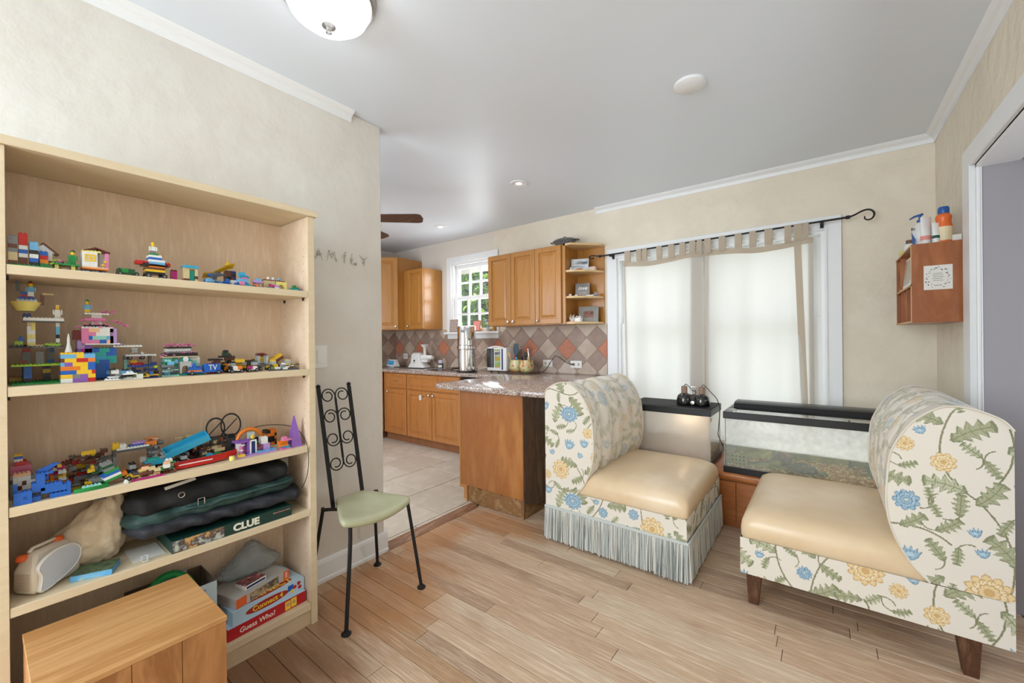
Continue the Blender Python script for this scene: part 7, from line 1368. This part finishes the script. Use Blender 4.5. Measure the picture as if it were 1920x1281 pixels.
small('shell_figurine', 'small white shell figure at kitchen side of upper corner shelf', 'figurine', MB().ball((-1.902, 3.415, zs[2]+.010), .010, 7).ball((-1.902, 3.415, zs[2]+.026), .007, 7).ball((-1.885, 3.405, zs[2]+.007), .007, 6), m_wpl, 180)
small('white_dish', 'tiny white round pot at kitchen side of middle corner shelf', 'pot', MB().lathe([(.008, 0), (.014, .006), (.015, .016), (.009, .024), (0, .024)], (-1.905, 3.41, zs[1]), 14), m_wpl, 50)
small('glass_ball', 'small grey glass ball on the middle corner shelf', 'ball', MB().ball((-1.715, 3.56, zs[1]+.021), .021, 10), mat('smoky_ball', (150, 150, 156), rough=.1, coat=1), 180)
small('seashell', 'white seashells before the love plaque', 'seashell', MB().ball((-1.86, 3.44, zs[1]+.009), .012, 7, (1.5, 1, .75)), m_wpl, 180); small('seashell', 'pink tinted seashell between plaque and glass ball', 'seashell', MB().ball((-1.785, 3.445, zs[1]+.007), .009, 7, (1.6, 1, .75)), mat('mauve_shell', (176, 130, 150), rough=.4), 180)
small('white_stick', 'thin white stick lying at front of middle corner shelf', 'stick', box(-1.775, -1.695, 3.468, 3.478, zs[1], zs[1]+.008), m_wpl)
cl_ = thing('coral_cluster', 'white coral cluster on the lowest corner shelf', 'coral', (-1.895, 3.42, zs[0])); rc = random.Random(2); obj('coral_base', box(-1.925, -1.865, 3.40, 3.44, zs[0], zs[0]+.008), m_pinkl, cl_)
for k in range(9): a = rc.uniform(0, 6.3); tip = (-1.895 + .026*math.cos(a), 3.42 + .016*math.sin(a), zs[0] + rc.uniform(.03, .07)); obj('coral_branch', MB().tube([(-1.895 + .01*math.cos(a), 3.42, zs[0]+.008), tip], [.005, .003], 6), m_wpl, cl_, smooth=50)
kb = thing('keepsake_box', 'white ribbon tied gift box before the dark portrait', 'box', (-1.83, 3.43, zs[0])); obj('box_body', box(-1.865, -1.800, 3.41, 3.45, zs[0], zs[0]+.040, ch=.002), m_paper, kb); obj('bow', MB().tube([(-1.86, 3.43, zs[0]+.046), (-1.845, 3.43, zs[0]+.054), (-1.832, 3.43, zs[0]+.043), (-1.82, 3.43, zs[0]+.054), (-1.805, 3.43, zs[0]+.046)], .004, 6), m_wpl, kb); obj('latch', box(-1.838, -1.828, 3.408, 3.411, zs[0]+.018, zs[0]+.028), m_chrome, kb)
# ------------------------------------------------------------------ groups of look-alikes
GR = {'wall_cabinet': 'maple wall cabinets in the kitchen', 'base_cabinet': 'maple base cabinets in the kitchen', 'aquarium': 'glass tanks on the low stand', 'kitchen_utensil': 'utensils in the mushroom crock', 'outlet': 'outlets on the backsplash',
      'recessed_light': 'recessed lights in the ceiling', 'board_game': 'board games in the bookcase', 'seashell': 'seashells on the corner shelf', 'garden_hedge': 'hedges outside the windows'}
for o in [o for o in C.objects if o.parent is None and o.get('label') and not o.get('group')]:
    st_ = o.name.split('.')[0]
    if st_ in GR: o['group'] = GR[st_]
    elif st_.startswith('toy_') and st_ not in ('toy_carton', 'toy_hose'): o['group'] = 'building brick toys on the ' + ('top' if o.location.z > 1.4 else 'second' if o.location.z > 1.05 else 'third') + ' shelf'
